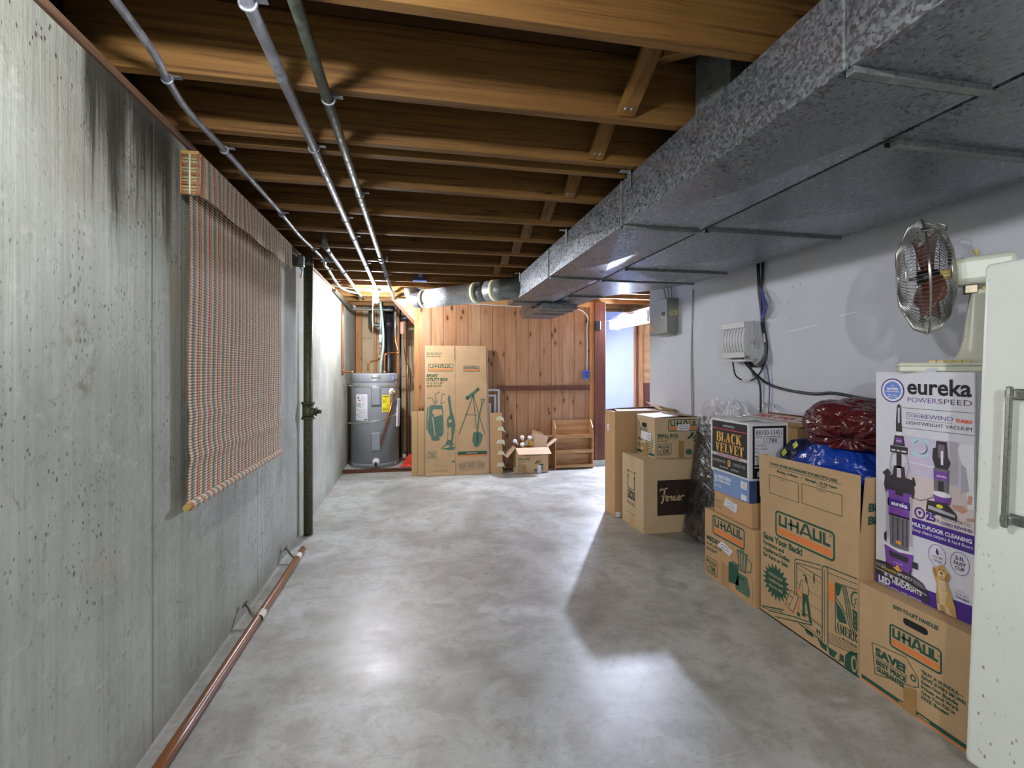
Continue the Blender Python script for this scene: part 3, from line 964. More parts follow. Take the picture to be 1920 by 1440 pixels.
t = thing('straight_conduit', 'straight grey conduit leading to the bare bulb', 'conduit', (-0.39, 0.3, 2.152))
MB().tube([(0, 0, 0), (-0.002, 1.4, 0), (-0.032, 5.12, 0)], 0.0165, 'steel', 14).build('tube', t)
for y in (0.95, 1.72, 2.63, 3.03, 3.86):
    clamp(t, (-0.002 - 0.03 * max(0, y - 1.4) / 3.7, y, 0), 0.0165)

t = thing('water_pipe', 'dull galvanised pipe right of the straight conduit under the joists', 'pipe', (-0.283, 0.3, 2.150))
MB().tube([(0, 0, 0), (0.003, 1.3, 0), (0.012, 3.6, 0)], 0.0165, 'darksteel', 14).build('pipe', t, bevel=0)
MB().tube([(0.012, 3.60, 0), (0.020, 6.2, 0), (0.024, 6.35, -0.01), (0.025, 6.40, -0.06)], 0.015, 'steel', 14).build('far_pipe', t)
MB().tube([(0.012, 3.52, 0), (0.012, 3.60, 0)], 0.022, 'darksteel', 12).build('coupling', t)
mb = MB().tube([(0.012, 3.64, 0), (0.012, 3.70, 0)], 0.021, 'steel', 12)
mb.tube([(-0.02, 3.66, -0.012), (0.055, 3.66, 0.005)], 0.006, 'steel', 8).box(0.05, 0.064, 3.652, 3.668, -0.012, 0.03, 'steel')
mb.build('union_fitting', t)
for y in (1.34, 2.2, 4.3):
    clamp(t, (0.003 + 0.003 * y, y, 0), 0.0165)

t = thing('short_conduit', 'short grey conduit that comes down between the joists left of the bulb', 'conduit', (-0.63, 3.6, 2.152))
MB().tube(smooth_path([(0, 0, 0), (-0.004, 0.9, 0), (-0.012, 2.62, 0)], 3), 0.0155, 'steel', 12).build('tube', t)
MB().tube([(0.0, -0.03, 0.20), (0, -0.03, 0.05), (0, -0.02, 0.018), (0, 0.03, 0.0), (0, 0.10, 0)], [0.017, 0.022, 0.023, 0.022, 0.019], 'darksteel', 12).build('elbow', t)
MB().obox((-0.055, 0.46, 0.0), (0.055, 0.004, 0.0), (0, 0.006, 0), (0, 0.002, 0.016), 'steel').build('bracket_strap', t)
clamp(t, (-0.004, 0.92, 0), 0.0155)

t = thing('vertical_iron_pipe', 'mottled iron drain pipe standing from floor to joists by the concrete wall', 'pipe', (-0.82, 3.985, 0))
MB().tube([(0, 0, 0.0), (0, 0, 2.16)], 0.034, 'oliveiron', 18).build('pipe', t)
mb = MB().tube([(0, 0, 0.90), (0, 0, 1.02)], 0.042, 'oliveiron', 18)
for z in (0.895, 1.012):
    mb.tube([(0, 0, z), (0, 0, z + 0.018)], 0.05, 'oliveiron', 18)
mb.tube([(0, 0, 0.955), (0.058, -0.01, 0.955)], 0.030, 'oliveiron', 14).tube([(0.058, -0.01, 0.955), (0.066, -0.01, 0.955)], 0.036, 'oliveiron', 14)
mb.build('tee_fitting', t)
MB().tube([(0.066, -0.01, 0.955), (0.098, -0.013, 0.955)], 0.017, 'oliveiron', 6).build('plug', t)
MB().tube([(0, 0, 2.08), (0, 0, 2.12)], 0.040, 'darksteel', 18).build('collar', t)

t = thing('cable_bracket', 'dark wall bracket beside the blind at the top of the iron pipe', 'bracket', (-0.84, 3.80, 2.06))
MB().box(-0.045, 0.03, -0.03, 0.03, -0.02, 0.06, 'darksteel').build('body', t, bevel=0.006)
MB().tube(smooth_path([(-0.03, -0.03, 0.03), (-0.02, -0.07, 0.04), (-0.0, -0.10, 0.035)], 4), 0.005, 'steel', 6).build('hook', t)
MB().tube(smooth_path([(0.0, 0.0, -0.02), (0.02, -0.01, -0.06), (0.0, 0.01, -0.10)], 4), 0.006, 'silver', 6).build('wire_end', t)

# ------------------------------------------------------------------ the two lampholders
def ceiling_lamp(name, label, loc, bulbmat, chain):
    t = thing(name, label, 'lamp', loc)
    MB().lathe([(0.055, 0.0), (0.055, 0.028), (0.05, 0.035)], 'greypanel', 8).build('mounting_box', t)
    MB().lathe([(0.021, -0.05), (0.03, -0.045), (0.034, -0.012), (0.055, -0.004), (0.055, 0.0)], 'white', 24).build('lampholder', t)
    MB().lathe([(0.0, -0.125), (0.014, -0.122), (0.026, -0.11), (0.030, -0.095), (0.026, -0.078), (0.017, -0.06), (0.0135, -0.045)], bulbmat, 24).build('bulb', t)
    if chain:
        MB().tube([(-0.035, 0, -0.02), (-0.035, 0, -0.72)], 0.003, 'whitewire', 6).build('pull_cord', t)
    return t
ceiling_lamp('bare_bulb_lamp', 'bare lit bulb in a ceiling lampholder by the water heater', (-0.43, 5.50, 2.135), 'bulb', True)
ceiling_lamp('bare_bulb_lamp', 'bare lit fill bulb added behind the camera', (-0.42, -1.8, 2.145), 'bulbfill', False)  # unseen bulb added as fill light for the near room
ceiling_lamp('bare_bulb_lamp', 'bare lit bulb just in front of the camera above the picture', (-0.42, 0.62, 2.145), 'bulbnear', False)

# fluorescent batten hanging in the side room
t = thing('batten_lamp', 'lit white batten lamp with a glaring bulb hanging beyond the white wall', 'lamp', (2.95, 6.30, 2.03))
mb = MB()
mb.box(-0.03, 0.03, -0.61, 0.61, 0.0, 0.05, 'white')
mb.slab((-0.03, -0.61, 0.0), (-0.03, 0.61, 0.0), (-0.13, 0.61, -0.022), (-0.13, -0.61, -0.022), (-0.2, 0, 1), 0.004, 'white')
mb.slab((0.03, -0.61, 0.0), (0.03, 0.61, 0.0), (0.13, 0.61, -0.022), (0.13, -0.61, -0.022), (0.2, 0, 1), 0.004, 'white')
mb.build('reflector', t)
MB().prism([(-0.066, -0.59, -0.024), (-0.066, -0.59, -0.11), (-0.045, -0.59, -0.135), (0.045, -0.59, -0.135), (0.066, -0.59, -0.11), (0.066, -0.59, -0.024)], (0, 1, 0), 1.18, 'tube').build('lit_diffuser', t)
for y in (-0.60, 0.60):
    MB().box(-0.075, 0.075, y - 0.008, y + 0.008, -0.14, 0.0, 'white').build('end_cap', t)
MB().sphere((-0.21, -0.22, -0.080), 0.030, 'bulbhall', 20, 12).build('bulb', t)
MB().tube([(-0.202, -0.152, -0.060), (-0.18, -0.12, 0.02), (-0.02, -0.12, 0.03)], 0.012, 'white', 10).build('bulb_socket', t)
sh = [(0.022, -0.075), (0.055, -0.062), (0.078, -0.035), (0.088, 0.0), (0.086, 0.0), (0.075, -0.033), (0.053, -0.059), (0.020, -0.072)]
MB().lathe(sh, 'white', 32, axis_mx((-0.21, -0.22, -0.080), (-0.30, -1, -0.25))).build('added_lamp_shade', t)  # shade added to keep the bulb's light off the walls around it
for y in (-0.56, 0.28):
    MB().tube([(0, y, 0.05), (0, y, 0.1452)], 0.003, 'steel', 6).build('hanger_chain', t)

t = thing('junction_box', 'dark blue junction box on the joist right of the bare bulb', 'junction box', (0.04, 5.018, 2.222))
mb = MB().box(-0.052, 0.052, -0.05, 0.003, -0.035, 0.042, 'navybox')
mb.build('box', t, bevel=0.004)
MB().box(-0.065, 0.065, -0.055, 0.002, -0.045, -0.034, 'bluebox').build('flange', t, bevel=0.003)
MB().box(-0.016, 0.02, -0.053, -0.049, -0.008, 0.022, 'greywire').build('knockout', t)

# ------------------------------------------------------------------ ducts
def duct_part(mb, x0, x1, y0, y1, z0, z1, mat='galv', crease=0.030, side=0.006):
    # one sheet-metal section: each panel is cross-broken, so it bellies to a point in the middle
    c = [(x0, y0, z0), (x1, y0, z0), (x1, y1, z0), (x0, y1, z0), (x0, y0, z1), (x1, y0, z1), (x1, y1, z1), (x0, y1, z1)]
    for q, off, nv in (((0, 3, 2, 1), crease, (0, 0, -1)), ((3, 0, 4, 7), side, (-1, 0, 0)), ((1, 2, 6, 5), side, (1, 0, 0)), ((4, 5, 6, 7), crease, (0, 0, 1)), ((0, 1, 5, 4), 0, (0, -1, 0)), ((2, 3, 7, 6), 0, (0, 1, 0))):
        p = [V(c[k]) for k in q]
        m = sum(p, V()) / 4 + V(nv) * off
        mb.add(p + [m], [(0, 1, 4), (1, 2, 4), (2, 3, 4), (3, 0, 4)], mat)
DZ = 1.957
t = thing('supply_duct', 'long narrow galvanised duct along the left with the speckled side face', 'duct', (0.951, 0, DZ))
ys = [-1.5, -0.295, 0.924, 2.133, 3.405, 4.70, 5.02]
mb = MB()
for a, b in zip(ys, ys[1:]):
    duct_part(mb, 0, 0.405, a + 0.001, b - 0.001, 0, 0.207)
mb.build('body', t)
for y in ys[1:-1]:
    mb = MB()
    mb.box(-0.006, 0.004, y - 0.004, y + 0.004, -0.003, 0.210, 'galvdark')
    mb.box(0.004, 0.392, y - 0.020, y + 0.004, -0.016, -0.001, 'galvdark')
    mb.box(0.0, 0.40, y + 0.005, y + 0.011, -0.0125, -0.0005, 'blackgap')
    mb.build('drive_cleat', t, bevel=0.001)
for y in (0.82, 2.04, 2.975, 4.385):
    MB().box(-0.008, -0.004, y - 0.014, y + 0.014, 0.135, 0.225, 'steel').box(-0.05, -0.004, y - 0.014, y + 0.014, 0.214, 0.2175, 'steel').build('hanger_strap', t)

t = thing('return_duct', 'wide galvanised duct against the white wall', 'duct', (1.372, 0, DZ))
ys = [-1.2, 0.0, 1.19, 2.105, 3.02, 3.43]
mb = MB()
for a, b in zip(ys, ys[1:]):
    duct_part(mb, 0, 0.768, a + 0.001, b - 0.001, 0, 0.205, crease=0.040)
# tapering end section, then a narrow run
def taper(mb, y0, y1, xa, xb):
    p = [(0, y0, 0), (xa, y0, 0), (xb, y1, 0), (0, y1, 0)]
    q = [(a, b, 0.205) for a, b, c in p]
    mb.add(p + q, [(3, 2, 1, 0), (4, 5, 6, 7), (0, 1, 5, 4), (1, 2, 6, 5), (2, 3, 7, 6), (3, 0, 4, 7)], 'galv')
taper(mb, 3.431, 3.80, 0.768, 0.62)
taper(mb, 3.80, 4.23, 0.62, 0.33)
taper(mb, 4.232, 5.02, 0.33, 0.30)
mb.build('body', t)
for y, x in ((0.0, 0.768), (1.19, 0.768), (2.105, 0.768), (3.02, 0.768), (3.43, 0.768), (4.23, 0.33)):
    mb = MB().box(0.012, x - 0.02, y - 0.022, y + 0.004, -0.018, -0.001, 'galvdark').box(0.002, x - 0.002, y + 0.006, y + 0.013, -0.014, -0.0005, 'blackgap')
    mb.build('drive_cleat', t, bevel=0.001)

t = thing('low_duct', 'short lower galvanised duct at the far end beneath the long ducts', 'duct', (1.215, 4.56, 1.876))
mb = MB()
duct_part(mb, 0, 0.35, 0.0, 0.43, 0, 0.055, crease=0.003)
duct_part(mb, 0, 0.35, 0.432, 0.48, 0, 0.055, crease=0.0)
duct_part(mb, 0, 0.35, 0.481, 0.97, 0, 0.24, crease=0.003)
mb.build('body', t)
for y in (0.16, 0.43):
    MB().box(0.003, 0.347, y - 0.012, y + 0.008, -0.012, -0.001, 'galvdark').box(-0.004, 0.0, y, y + 0.010, 0, 0.055, 'galvdark').build('drive_cleat', t)

t = thing('duct_riser', 'square sheet metal riser on top of the duct between the joists', 'duct', (1.0, 1.40, 2.167))
MB().box(0, 0.24, 0, 0.20, 0.02, 0.242, 'galvdark').build('body', t)
MB().box(-0.008, 0.248, -0.006, 0.206, 0, 0.022, 'galv').build('collar', t)

# round pipe from the end of the duct to the far wall
A, B = V((0.945, 4.52, 2.06)), V((0.07, 5.36, 2.045))
t = thing('round_duct', 'shiny round metal duct running to the far board wall', 'duct', (0.07, 5.36, 2.045))
d = (A - B).normalized()
off = lambda k: (d * k)
Ld = (A - B).length
MB().tube([off(0.02), off(Ld * 0.60)], 0.10, 'roundgalv', 32).build('pipe', t)
mb = MB().tube([off(Ld * 0.62), off(Ld * 0.74)], 0.098, 'galv', 32).tube([off(Ld * 0.72), off(Ld * 1.10)], 0.103, 'galvdark', 32)
for i_, p_ in enumerate(mb.v):
    k_ = V(p_).dot(d)
    ex = 0.9495 - 0.07 - p_[0]
    if ex < 0:
        mb.v[i_] = tuple(V(p_) + d * (ex / d.x))
mb.build('collar_section', t)
for a_, b_ in ((0.592, 0.632), (0.78, 0.83)):
    MB().tube([off(Ld * a_), off(Ld * b_)], 0.1055, 'greentape', 32).build('tape_band', t)
e = V((-1, 0.15, 0)).normalized()
MB().tube([off(0.05), off(-0.0), V((-0.045, 0.05, 0.012)), V((-0.085, 0.085, 0.045)), V((-0.10, 0.10, 0.10)), V((-0.10, 0.10, 0.13))], 0.0985, 'galv', 32).build('elbow', t)
MB().tube([off(0.04), off(0.065)], 0.106, 'greentape', 32).build('joint_ring', t)

# ------------------------------------------------------------------ woven blind on the concrete wall
t = thing('woven_blind', 'woven roll-down blind with orange and grey stripes hanging on the concrete wall', 'blind', (-0.84, 2.03, 0.77))
W_, H_ = 1.27, 1.31
def sheet(u, v):
    y, z = u * W_, v * H_
    row = 0.0030 * abs(math.sin(PI * z / 0.0115))
    cl = 0.0016 * math.sin(2 * PI * y / 0.049)
    sag = 0.002 * math.sin(z * 9 + y * 2) + 0.006 * math.exp(-((z - 0.17) / 0.03) ** 2) + 0.004 * math.exp(-((z - 0.33) / 0.03) ** 2)
    return (row + cl + sag - 0.01 * (1 - v), y + 0.0015 * math.sin(z * 7), z)
MB().grid(sheet, 110, 460, 'blind').build('woven_sheet', t)
def val(u, v):
    y, z = -0.015 + u * (W_ + 0.065), -0.008 + v * 0.155
    return (0.050 + 0.006 * math.sin(y * 16) * (1 - v) + 0.0022 * abs(math.sin(PI * z / 0.0115)) + 0.0014 * math.sin(2 * PI * y / 0.049), y, 1.168 + z)
mb = MB().grid(val, 110, 56, 'blind')
mb.add([(x - 0.006, y, z) for x, y, z in (val(0, 0), val(1, 0), val(1, 1), val(0, 1))], [(3, 2, 1, 0)], 'cardin')
mb.build('valance', t)
def ret(u, v):
    x, z = -0.028 + u * 0.068, v * 0.152
    return (x, 0.0, 1.172 + z + 0 * u)
mb = MB()
mb.add([ret(0, 0), ret(1, 0), ret(1, 1), ret(0, 1)], [(0, 1, 2, 3)], 'blind')
mb.box(-0.028, 0.034, 0.001, 0.012, 1.172, 1.324, 'cardin').box(0.034, 0.046, 0.004, 0.012, 1.172, 1.320, 'black')  # black strip stands in for the shaded gap beside the valance
for k in range(13):
    z = 1.176 + k * 0.0118
    mb.tube([(-0.030, -0.002, z), (0.036, -0.002, z)], 0.0046, 'reed' if k % 3 else 'blind', 6)
for x_ in (-0.026, 0.030):
    mb.tube([(x_, -0.0065, 1.172), (x_, -0.0065, 1.324)], 0.003, 'reededge', 6)
mb.tube([(0.004, -0.0065, 1.172), (0.004, -0.0065, 1.324)], 0.004, 'greentape', 6)
mb.build('valance_return', t)
MB().box(-0.03, 0.03, 0.0, W_ + 0.03, 1.318, 1.338, 'dowel').build('head_batten', t)
rad = lambda y: 0.016 + 0.0022 * abs(math.sin(PI * y / 0.0245))
yy = [k * W_ / 160 for k in range(161)]
MB().tube([(-0.002, y, -0.008) for y in yy], [rad(y) for y in yy], 'blind', 12).build('bottom_roll', t)
MB().tube([(-0.002, -0.02, -0.008), (-0.002, 0.02, -0.008)], 0.0125, 'dowel', 12).build('dowel_end', t)
MB().tube([(-0.002, W_ - 0.01, -0.008), (-0.002, W_ + 0.012, -0.008)], 0.011, 'dowel', 12).build('dowel_end', t)

# ------------------------------------------------------------------ handrail lying along the wall
t = thing('handrail', 'brown wooden handrail lying on the floor beside the concrete wall', 'handrail', (-0.778, 3.62, 0.0215))
MB().tube([(0, 0.0, 0), (0, -0.006, 0), (-0.002, -0.6, 0), (-0.015, -1.7, 0), (-0.026, -2.4, 0)], [0.017, 0.0205, 0.0205, 0.0205, 0.0205], 'handrail', 20).build('rail', t)
for y in (-0.14, -0.93):
    MB().tube([(-0.001, y - 0.045, 0), (-0.001, y + 0.02, 0)], 0.0214, 'tape', 20, caps=False).build('tape_wrap', t)
    br = MB().tube(smooth_path([(-0.018, y - 0.04, 0.006), (-0.042, y - 0.03, 0.026), (-0.062, y - 0.01, 0.046), (-0.078, y + 0.005, 0.056)], 5), [0.0065] * 10 + [0.006] * 6, 'bracket', 10).build('bracket', t)
    MB().lathe([(0.0, 0.006), (0.012, 0.005), (0.021, 0.0), (0.021, -0.003), (0.0, -0.003)], 'bracket', 16, axis_mx((-0.080, y + 0.006, 0.058), (-0.8, 0.1, 0.5))).build('wall_plate', br)

# ------------------------------------------------------------------ water heater on its platform
t = thing('heater_platform', 'low platform with a brown wooden front edge under the water heater', 'platform', (-0.885, 6.22, 0))
MB().box(0.003, 0.84, 0, 0.038, 0, 0.045, 'rail').build('front_board', t, bevel=0.003)
MB().box(0.003, 0.91, 0.038, 1.32, 0, 0.042, 'floor').build('top_slab', t)

HZ = 0.043
t = thing('water_heater', 'grey electric water heater standing in the niche below the bare bulb', 'water heater', (-0.525, 6.565, HZ))
MB().lathe([(0.288, 0.0), (0.300, 0.012), (0.300, 1.165), (0.292, 1.185), (0.27, 1.192), (0, 1.192)], 'tank', 64).build('tank', t)
MB().lathe([(0.3015, 1.075), (0.3035, 1.08), (0.3035, 1.168), (0.296, 1.186)], 'tank', 64).build('top_rim', t)
MB().lathe([(0.302, 0.0), (0.3025, 0.05), (0.3005, 0.055)], 'tank', 64).build('base_ring', t)
def on_tank(a, z, r=0.301):
    # point on the front of the tank, a in metres of arc from the front line
    th = -PI / 2 + a / r
    return V((r * math.cos(th), r * math.sin(th), z))
def patch(mb, a0, a1, z0, z1, mat, r, n=8):
    vs, fs = [], []
    for i in range(n + 1):
        a = a0 + (a1 - a0) * i / n
        vs += [on_tank(a, z0, r), on_tank(a, z1, r)]
    fs = [(2 * i, 2 * i + 2, 2 * i + 3, 2 * i + 1) for i in range(n)]
    mb.add(vs, fs, mat, True)
# the tank is seen from the right front: shift marks along the arc to face the room
F0 = 0.05
for z0, z1 in ((0.77, 1.02), (0.20, 0.45)):
    mb = MB()
    a0, a1 = F0 - 0.075, F0 + 0.045
    for ins, r in ((0, 0.306), (0.014, 0.318)):
        pass
    rim = [(a0, z0), (a1, z0), (a1, z1), (a0, z1)]
    inn = [(a0 + 0.013, z0 + 0.03), (a1 - 0.013, z0 + 0.03), (a1 - 0.013, z1 - 0.013), (a0 + 0.013, z1 - 0.013)]
    p = [on_tank(a, z, 0.300) for a, z in rim] + [on_tank(a, z, 0.322) for a, z in inn]
    mb.add(p, [(4, 5, 6, 7), (0, 1, 5, 4), (1, 2, 6, 5), (2, 3, 7, 6), (3, 0, 4, 7)], 'tank')
    mb.build('access_cover', t, bevel=0.003)
for pts in ([(-0.42, 1.03), (-0.30, 1.035), (0, 1.03), (0.2, 1.028), (0.36, 1.03)], [(-0.40, 0.55), (-0.28, 0.56), (-0.05, 0.585), (0.15, 0.62), (0.30, 0.655), (0.38, 0.66)]):
    mb = MB()
    q = smooth_path([(a, z, 0) for a, z in pts], 6)
    for dz_, r in ((0.012, 0.3045),):
        vs, fs = [], []
        for k in q:
            vs += [on_tank(k.x, k.y - dz_, r), on_tank(k.x, k.y + dz_, r)]
        mb.add(vs, [(2 * i, 2 * i + 2, 2 * i + 3, 2 * i + 1) for i in range(len(q) - 1)], 'silver', True)
    e0 = on_tank(q[0].x, q[0].y, 0.3045)
    mb.tube([e0, e0 + V((-0.045, 0.02, 0.0))], 0.006, 'silver', 6)
    mb.build('strap', t)
class TankPrint(Print):
    # printing wrapped round the tank
    def __init__(s, mb, a, z, r=0.3025):
        s.mb, s.a, s.z, s.r = mb, a, z, r
    def p(s, q, L):
        return on_tank(s.a + q[0], s.z + q[1], s.r + 0.0004 * L)
mb = MB()
patch(mb, F0 - 0.083, F0 + 0.045, 1.10, 1.165, 'silver', 0.3045)
TankPrint(mb, F0 - 0.07, 1.10, 0.3048).text('Reliance', 0.0, 0.024, 0.024, 'charcoal', 1, 0.10, 0.02)
mb.build('maker_plate', t)
mb = MB()
patch(mb, F0 + 0.185, F0 + 0.245, 1.105, 1.16, 'badgeblue', 0.3045)
pr = TankPrint(mb, F0 + 0.185, 1.105, 0.3048)
pr.ell(0.03, 0.030, 0.018, 0.016, 'whiteink', 1).microtext(0.006, 0.004, 0.054, 0.012, 'whiteink', 1, 1).ell(0.03, 0.030, 0.009, 0.008, 'blackink', 2)
mb.build('round_seal_label', t)
mb = MB()
patch(mb, F0 + 0.275, F0 + 0.30, 1.06, 1.165, 'paper', 0.3045)
patch(mb, F0 + 0.275, F0 + 0.30, 1.085, 1.12, 'redink', 0.3048)
mb.build('side_sticker', t)
L0 = -0.24
mb = MB()
patch(mb, L0, L0 + 0.17, 0.60, 0.93, 'paper', 0.3030)
pr = TankPrint(mb, L0, 0.60, 0.3034)
pr.rect(0.0, 0.315, 0.17, 0.33, 'redink', 1).line([(0, 0.155), (0.17, 0.155)], 0.004, 'greyink', 1).line([(0, 0.23), (0.17, 0.23)], 0.003, 'greyink', 1)
pr.poly([(0.02, 0.275), (0.05, 0.27), (0.055, 0.295), (0.035, 0.29)], 'blackink', 1).poly([(0.045, 0.245), (0.075, 0.24), (0.07, 0.262), (0.05, 0.26)], 'redink', 1)
pr.ring(0.115, 0.205, 0.012, 0.013, 0.003, 'blackink', 1, 14)
pr.microtext(0.01, 0.165, 0.09, 0.22, 'greyink', 1, 4, 2).microtext(0.085, 0.24, 0.16, 0.305, 'lightgrey', 1, 5, 3).microtext(0.04, 0.02, 0.16, 0.145, 'lightgrey', 1, 10, 4)
pr.rect(0.01, 0.06, 0.03, 0.075, 'redink', 1).rect(0.01, 0.125, 0.035, 0.135, 'redink', 1).rect(0.125, 0.008, 0.162, 0.018, 'blackink', 1)
mb.build('warning_label', t)
mb = MB()
patch(mb, F0 + 0.06, F0 + 0.165, 0.70, 0.915, 'yellow', 0.3030)
pr = TankPrint(mb, F0 + 0.06, 0.70, 0.3034)
pr.text('ENERGYGUIDE', 0.008, 0.188, 0.014, 'blackink', 1, 0.088, 0.03)
pr.microtext(0.01, 0.12, 0.06, 0.165, 'blackink', 1, 3, 7).line([(0.01, 0.105), (0.095, 0.105)], 0.002, 'blackink', 1).microtext(0.06, 0.075, 0.095, 0.09, 'blackink', 1, 1, 9).microtext(0.01, 0.02, 0.09, 0.06, 'blackink', 1, 3, 8).poly([(0.045, 0.168), (0.055, 0.168), (0.05, 0.18)], 'blackink', 1)
mb.build('energy_label', t)
p0 = on_tank(F0 + 0.20, 0.955)
nrm = V((p0.x, p0.y, 0)).normalized()
MB().lathe([(0.0, 0.006), (0.042, 0.004), (0.046, 0.0), (0.046, -0.004)], 'white', 24, axis_mx(p0, nrm)).build('valve_rosette', t)
v_ = MB().tube([p0, p0 + nrm * 0.05], 0.014, 'brass', 12).tube([p0 + nrm * 0.045 + V((0, 0, 0.015)), p0 + nrm * 0.045 + V((0, 0, -0.04))], 0.016, 'brass', 12).build('relief_valve', t)
q0 = p0 + nrm * 0.045 + V((-0.004, 0, -0.03))
MB().tube([q0, V((0.095, -0.318, 0.30))], 0.0125, 'copper', 12).build('discharge_pipe', t)
p0 = on_tank(F0 - 0.015, 0.085)
MB().lathe([(0.0, 0.004), (0.04, 0.003), (0.044, 0.0), (0.044, -0.004)], 'white', 24, axis_mx(p0, (p0.x, p0.y, 0))).build('drain_rosette', t)
MB().tube([p0, p0 * 1.0 + V((p0.x, p0.y, 0)).normalized() * 0.05], 0.014, 'white', 12).tube([p0 + V((0, -0.045, 0)), p0 + V((0, -0.05, -0.045))], 0.016, 'black', 12).build('drain_valve', t)
for a in (-0.34, 0.24):
    p = on_tank(a + 0.08, 0.03, 0.304)
    MB().sphere(p, 0.007, 'white', 10, 6).build('rivet', t)
# clear pouch with papers on the right flank
p = on_tank(F0 + 0.32, 0.66, 0.306)
d = V((-p.y, p.x, 0)).normalized()
nr = V((p.x, p.y, 0)).normalized()
mb = MB().prism([p + d * -0.02 + V((0, 0, 0.20)), p + d * 0.055 + V((0, 0, 0.20)), p + d * 0.03 + V((0, 0, -0.16)), p + d * -0.045 + V((0, 0, -0.16))], nr, 0.02, 'paper')
mb.build('manual_pouch', t, bevel=0.006)

# water lines and stacks behind and above the heater
def pipe(name, label, cat, base, pts, r, mat, k=5, n=12, parts=()):
    t = thing(name, label, cat, base)
    b = V(base)
    MB().tube([V(p) - b for p in (smooth_path(pts, k) if k else pts)], r, mat, n).build('tube', t)
    for pn, a, b2, rr, mm in parts:
        MB().tube([V(a) - b, V(b2) - b], rr, mm, 12).build(pn, t)
    return t
ZT = HZ + 1.19
pipe('copper_pipe', 'bent copper pipe rising from the left of the water heater top', 'pipe', (-0.61, 6.52, ZT), [(-0.61, 6.52, ZT), (-0.61, 6.52, ZT + 0.09), (-0.60, 6.52, ZT + 0.135), (-0.56, 6.54, ZT + 0.155), (-0.50, 6.57, ZT + 0.17), (-0.465, 6.60, ZT + 0.22), (-0.46, 6.60, ZT + 0.32), (-0.46, 6.60, 1.62)], 0.0115, 'copper', 5, 12,
     (('nut', (-0.61, 6.52, ZT), (-0.61, 6.52, ZT + 0.03), 0.019, 'brass'), ('coupling', (-0.46, 6.60, 1.56), (-0.46, 6.60, 1.60), 0.016, 'steel'), ('upper_pipe', (-0.46, 6.60, 1.62), (-0.46, 6.60, 2.17), 0.014, 'steel'), ('valve_body', (-0.46, 6.60, 1.64), (-0.46, 6.60, 1.74), 0.018, 'white')))
pipe('copper_pipe', 'bent copper pipe rising from the middle of the water heater top', 'pipe', (-0.40, 6.50, ZT), [(-0.40, 6.50, ZT), (-0.40, 6.50, ZT + 0.19), (-0.39, 6.50, ZT + 0.24), (-0.35, 6.52, ZT + 0.265), (-0.27, 6.55, ZT + 0.27), (-0.235, 6.57, ZT + 0.27), (-0.24, 6.58, ZT + 0.33), (-0.265, 6.60, ZT + 0.42), (-0.27, 6.60, 1.75)], 0.0115, 'copper', 5, 12,
     (('nut', (-0.40, 6.50, ZT), (-0.40, 6.50, ZT + 0.03), 0.019, 'brass'), ('fitting', (-0.25, 6.56, ZT + 0.25), (-0.215, 6.57, ZT + 0.29), 0.016, 'brass'), ('upper_pipe', (-0.27, 6.60, 1.72), (-0.27, 6.62, 2.05), 0.014, 'steel')))
pipe('flexible_hose', 'pale green flexible hose between the copper pipes above the water heater', 'hose', (-0.44, 6.50, ZT), [(-0.455, 6.50, ZT), (-0.445, 6.50, ZT + 0.15), (-0.42, 6.52, ZT + 0.35), (-0.425, 6.53, ZT + 0.6), (-0.45, 6.55, ZT + 0.85), (-0.46, 6.57, 2.17)], 0.0155, 'teal', 6)
t = pipe('drain_stack', 'thick black plastic drain stack behind the water heater', 'pipe', (-0.375, 7.0, 0.0425), [(-0.375, 7.0, 0.0425), (-0.375, 7.0, 2.17)], 0.056, 'blackpipe', 0, 24, (('coupling', (-0.375, 7.0, 1.86), (-0.375, 7.0, 1.97), 0.066, 'blackpipe'), ('coupling_lip', (-0.375, 7.0, 1.90), (-0.375, 7.0, 1.915), 0.070, 'blackpipe'), ('top_hub', (-0.375, 7.0, 2.08), (-0.375, 7.0, 2.17), 0.075, 'blackpipe')))
pipe('black_pipe', 'thin black pipe right of the drain stack', 'pipe', (-0.215, 6.98, 0.0425), [(-0.215, 6.98, 0.0425), (-0.215, 6.98, 2.17)], 0.014, 'blackpipe', 0, 14)
t = pipe('valve_pipe', 'copper pipe with an orange valve handle beside the drain stack', 'pipe', (-0.12, 6.98, 0.0425), [(-0.12, 6.98, 0.0425), (-0.12, 6.98, 2.02)], 0.014, 'copper', 0, 14, (('valve_body', (-0.23, 6.93, 1.99), (-0.05, 6.93, 2.01), 0.040, 'blackpipe'),))
MB().box(-0.095, -0.045, -0.115, -0.10, 1.73, 1.90, 'orange').build('valve_handle', t, bevel=0.006)
pipe('black_hose', 'curving black cable against the stud right of the water heater', 'hose', (-0.10, 6.95, 0.9), [(-0.17, 6.95, 1.9), (-0.165, 6.95, 1.6), (-0.13, 6.95, 1.38), (-0.075, 6.94, 1.27), (-0.08, 6.94, 1.10), (-0.085, 6.95, 0.9), (-0.08, 6.95, 0.05)], 0.006, 'blackpipe', 5)
t = pipe('copper_pipe', 'straight copper pipe running down the concrete wall to the water heater', 'pipe', (-0.865, 6.10, 1.25), [(-0.865, 6.10, 2.08), (-0.865, 6.10, 1.27), (-0.862, 6.10, 1.255), (-0.85, 6.11, 1.25), (-0.76, 6.16, 1.25)], 0.011, 'copper', 4, 12, (('elbow', (-0.865, 6.10, 1.245), (-0.865, 6.10, 1.285), 0.0145, 'copper'), ('end_cap', (-0.775, 6.155, 1.25), (-0.745, 6.17, 1.25), 0.016, 'brass')))
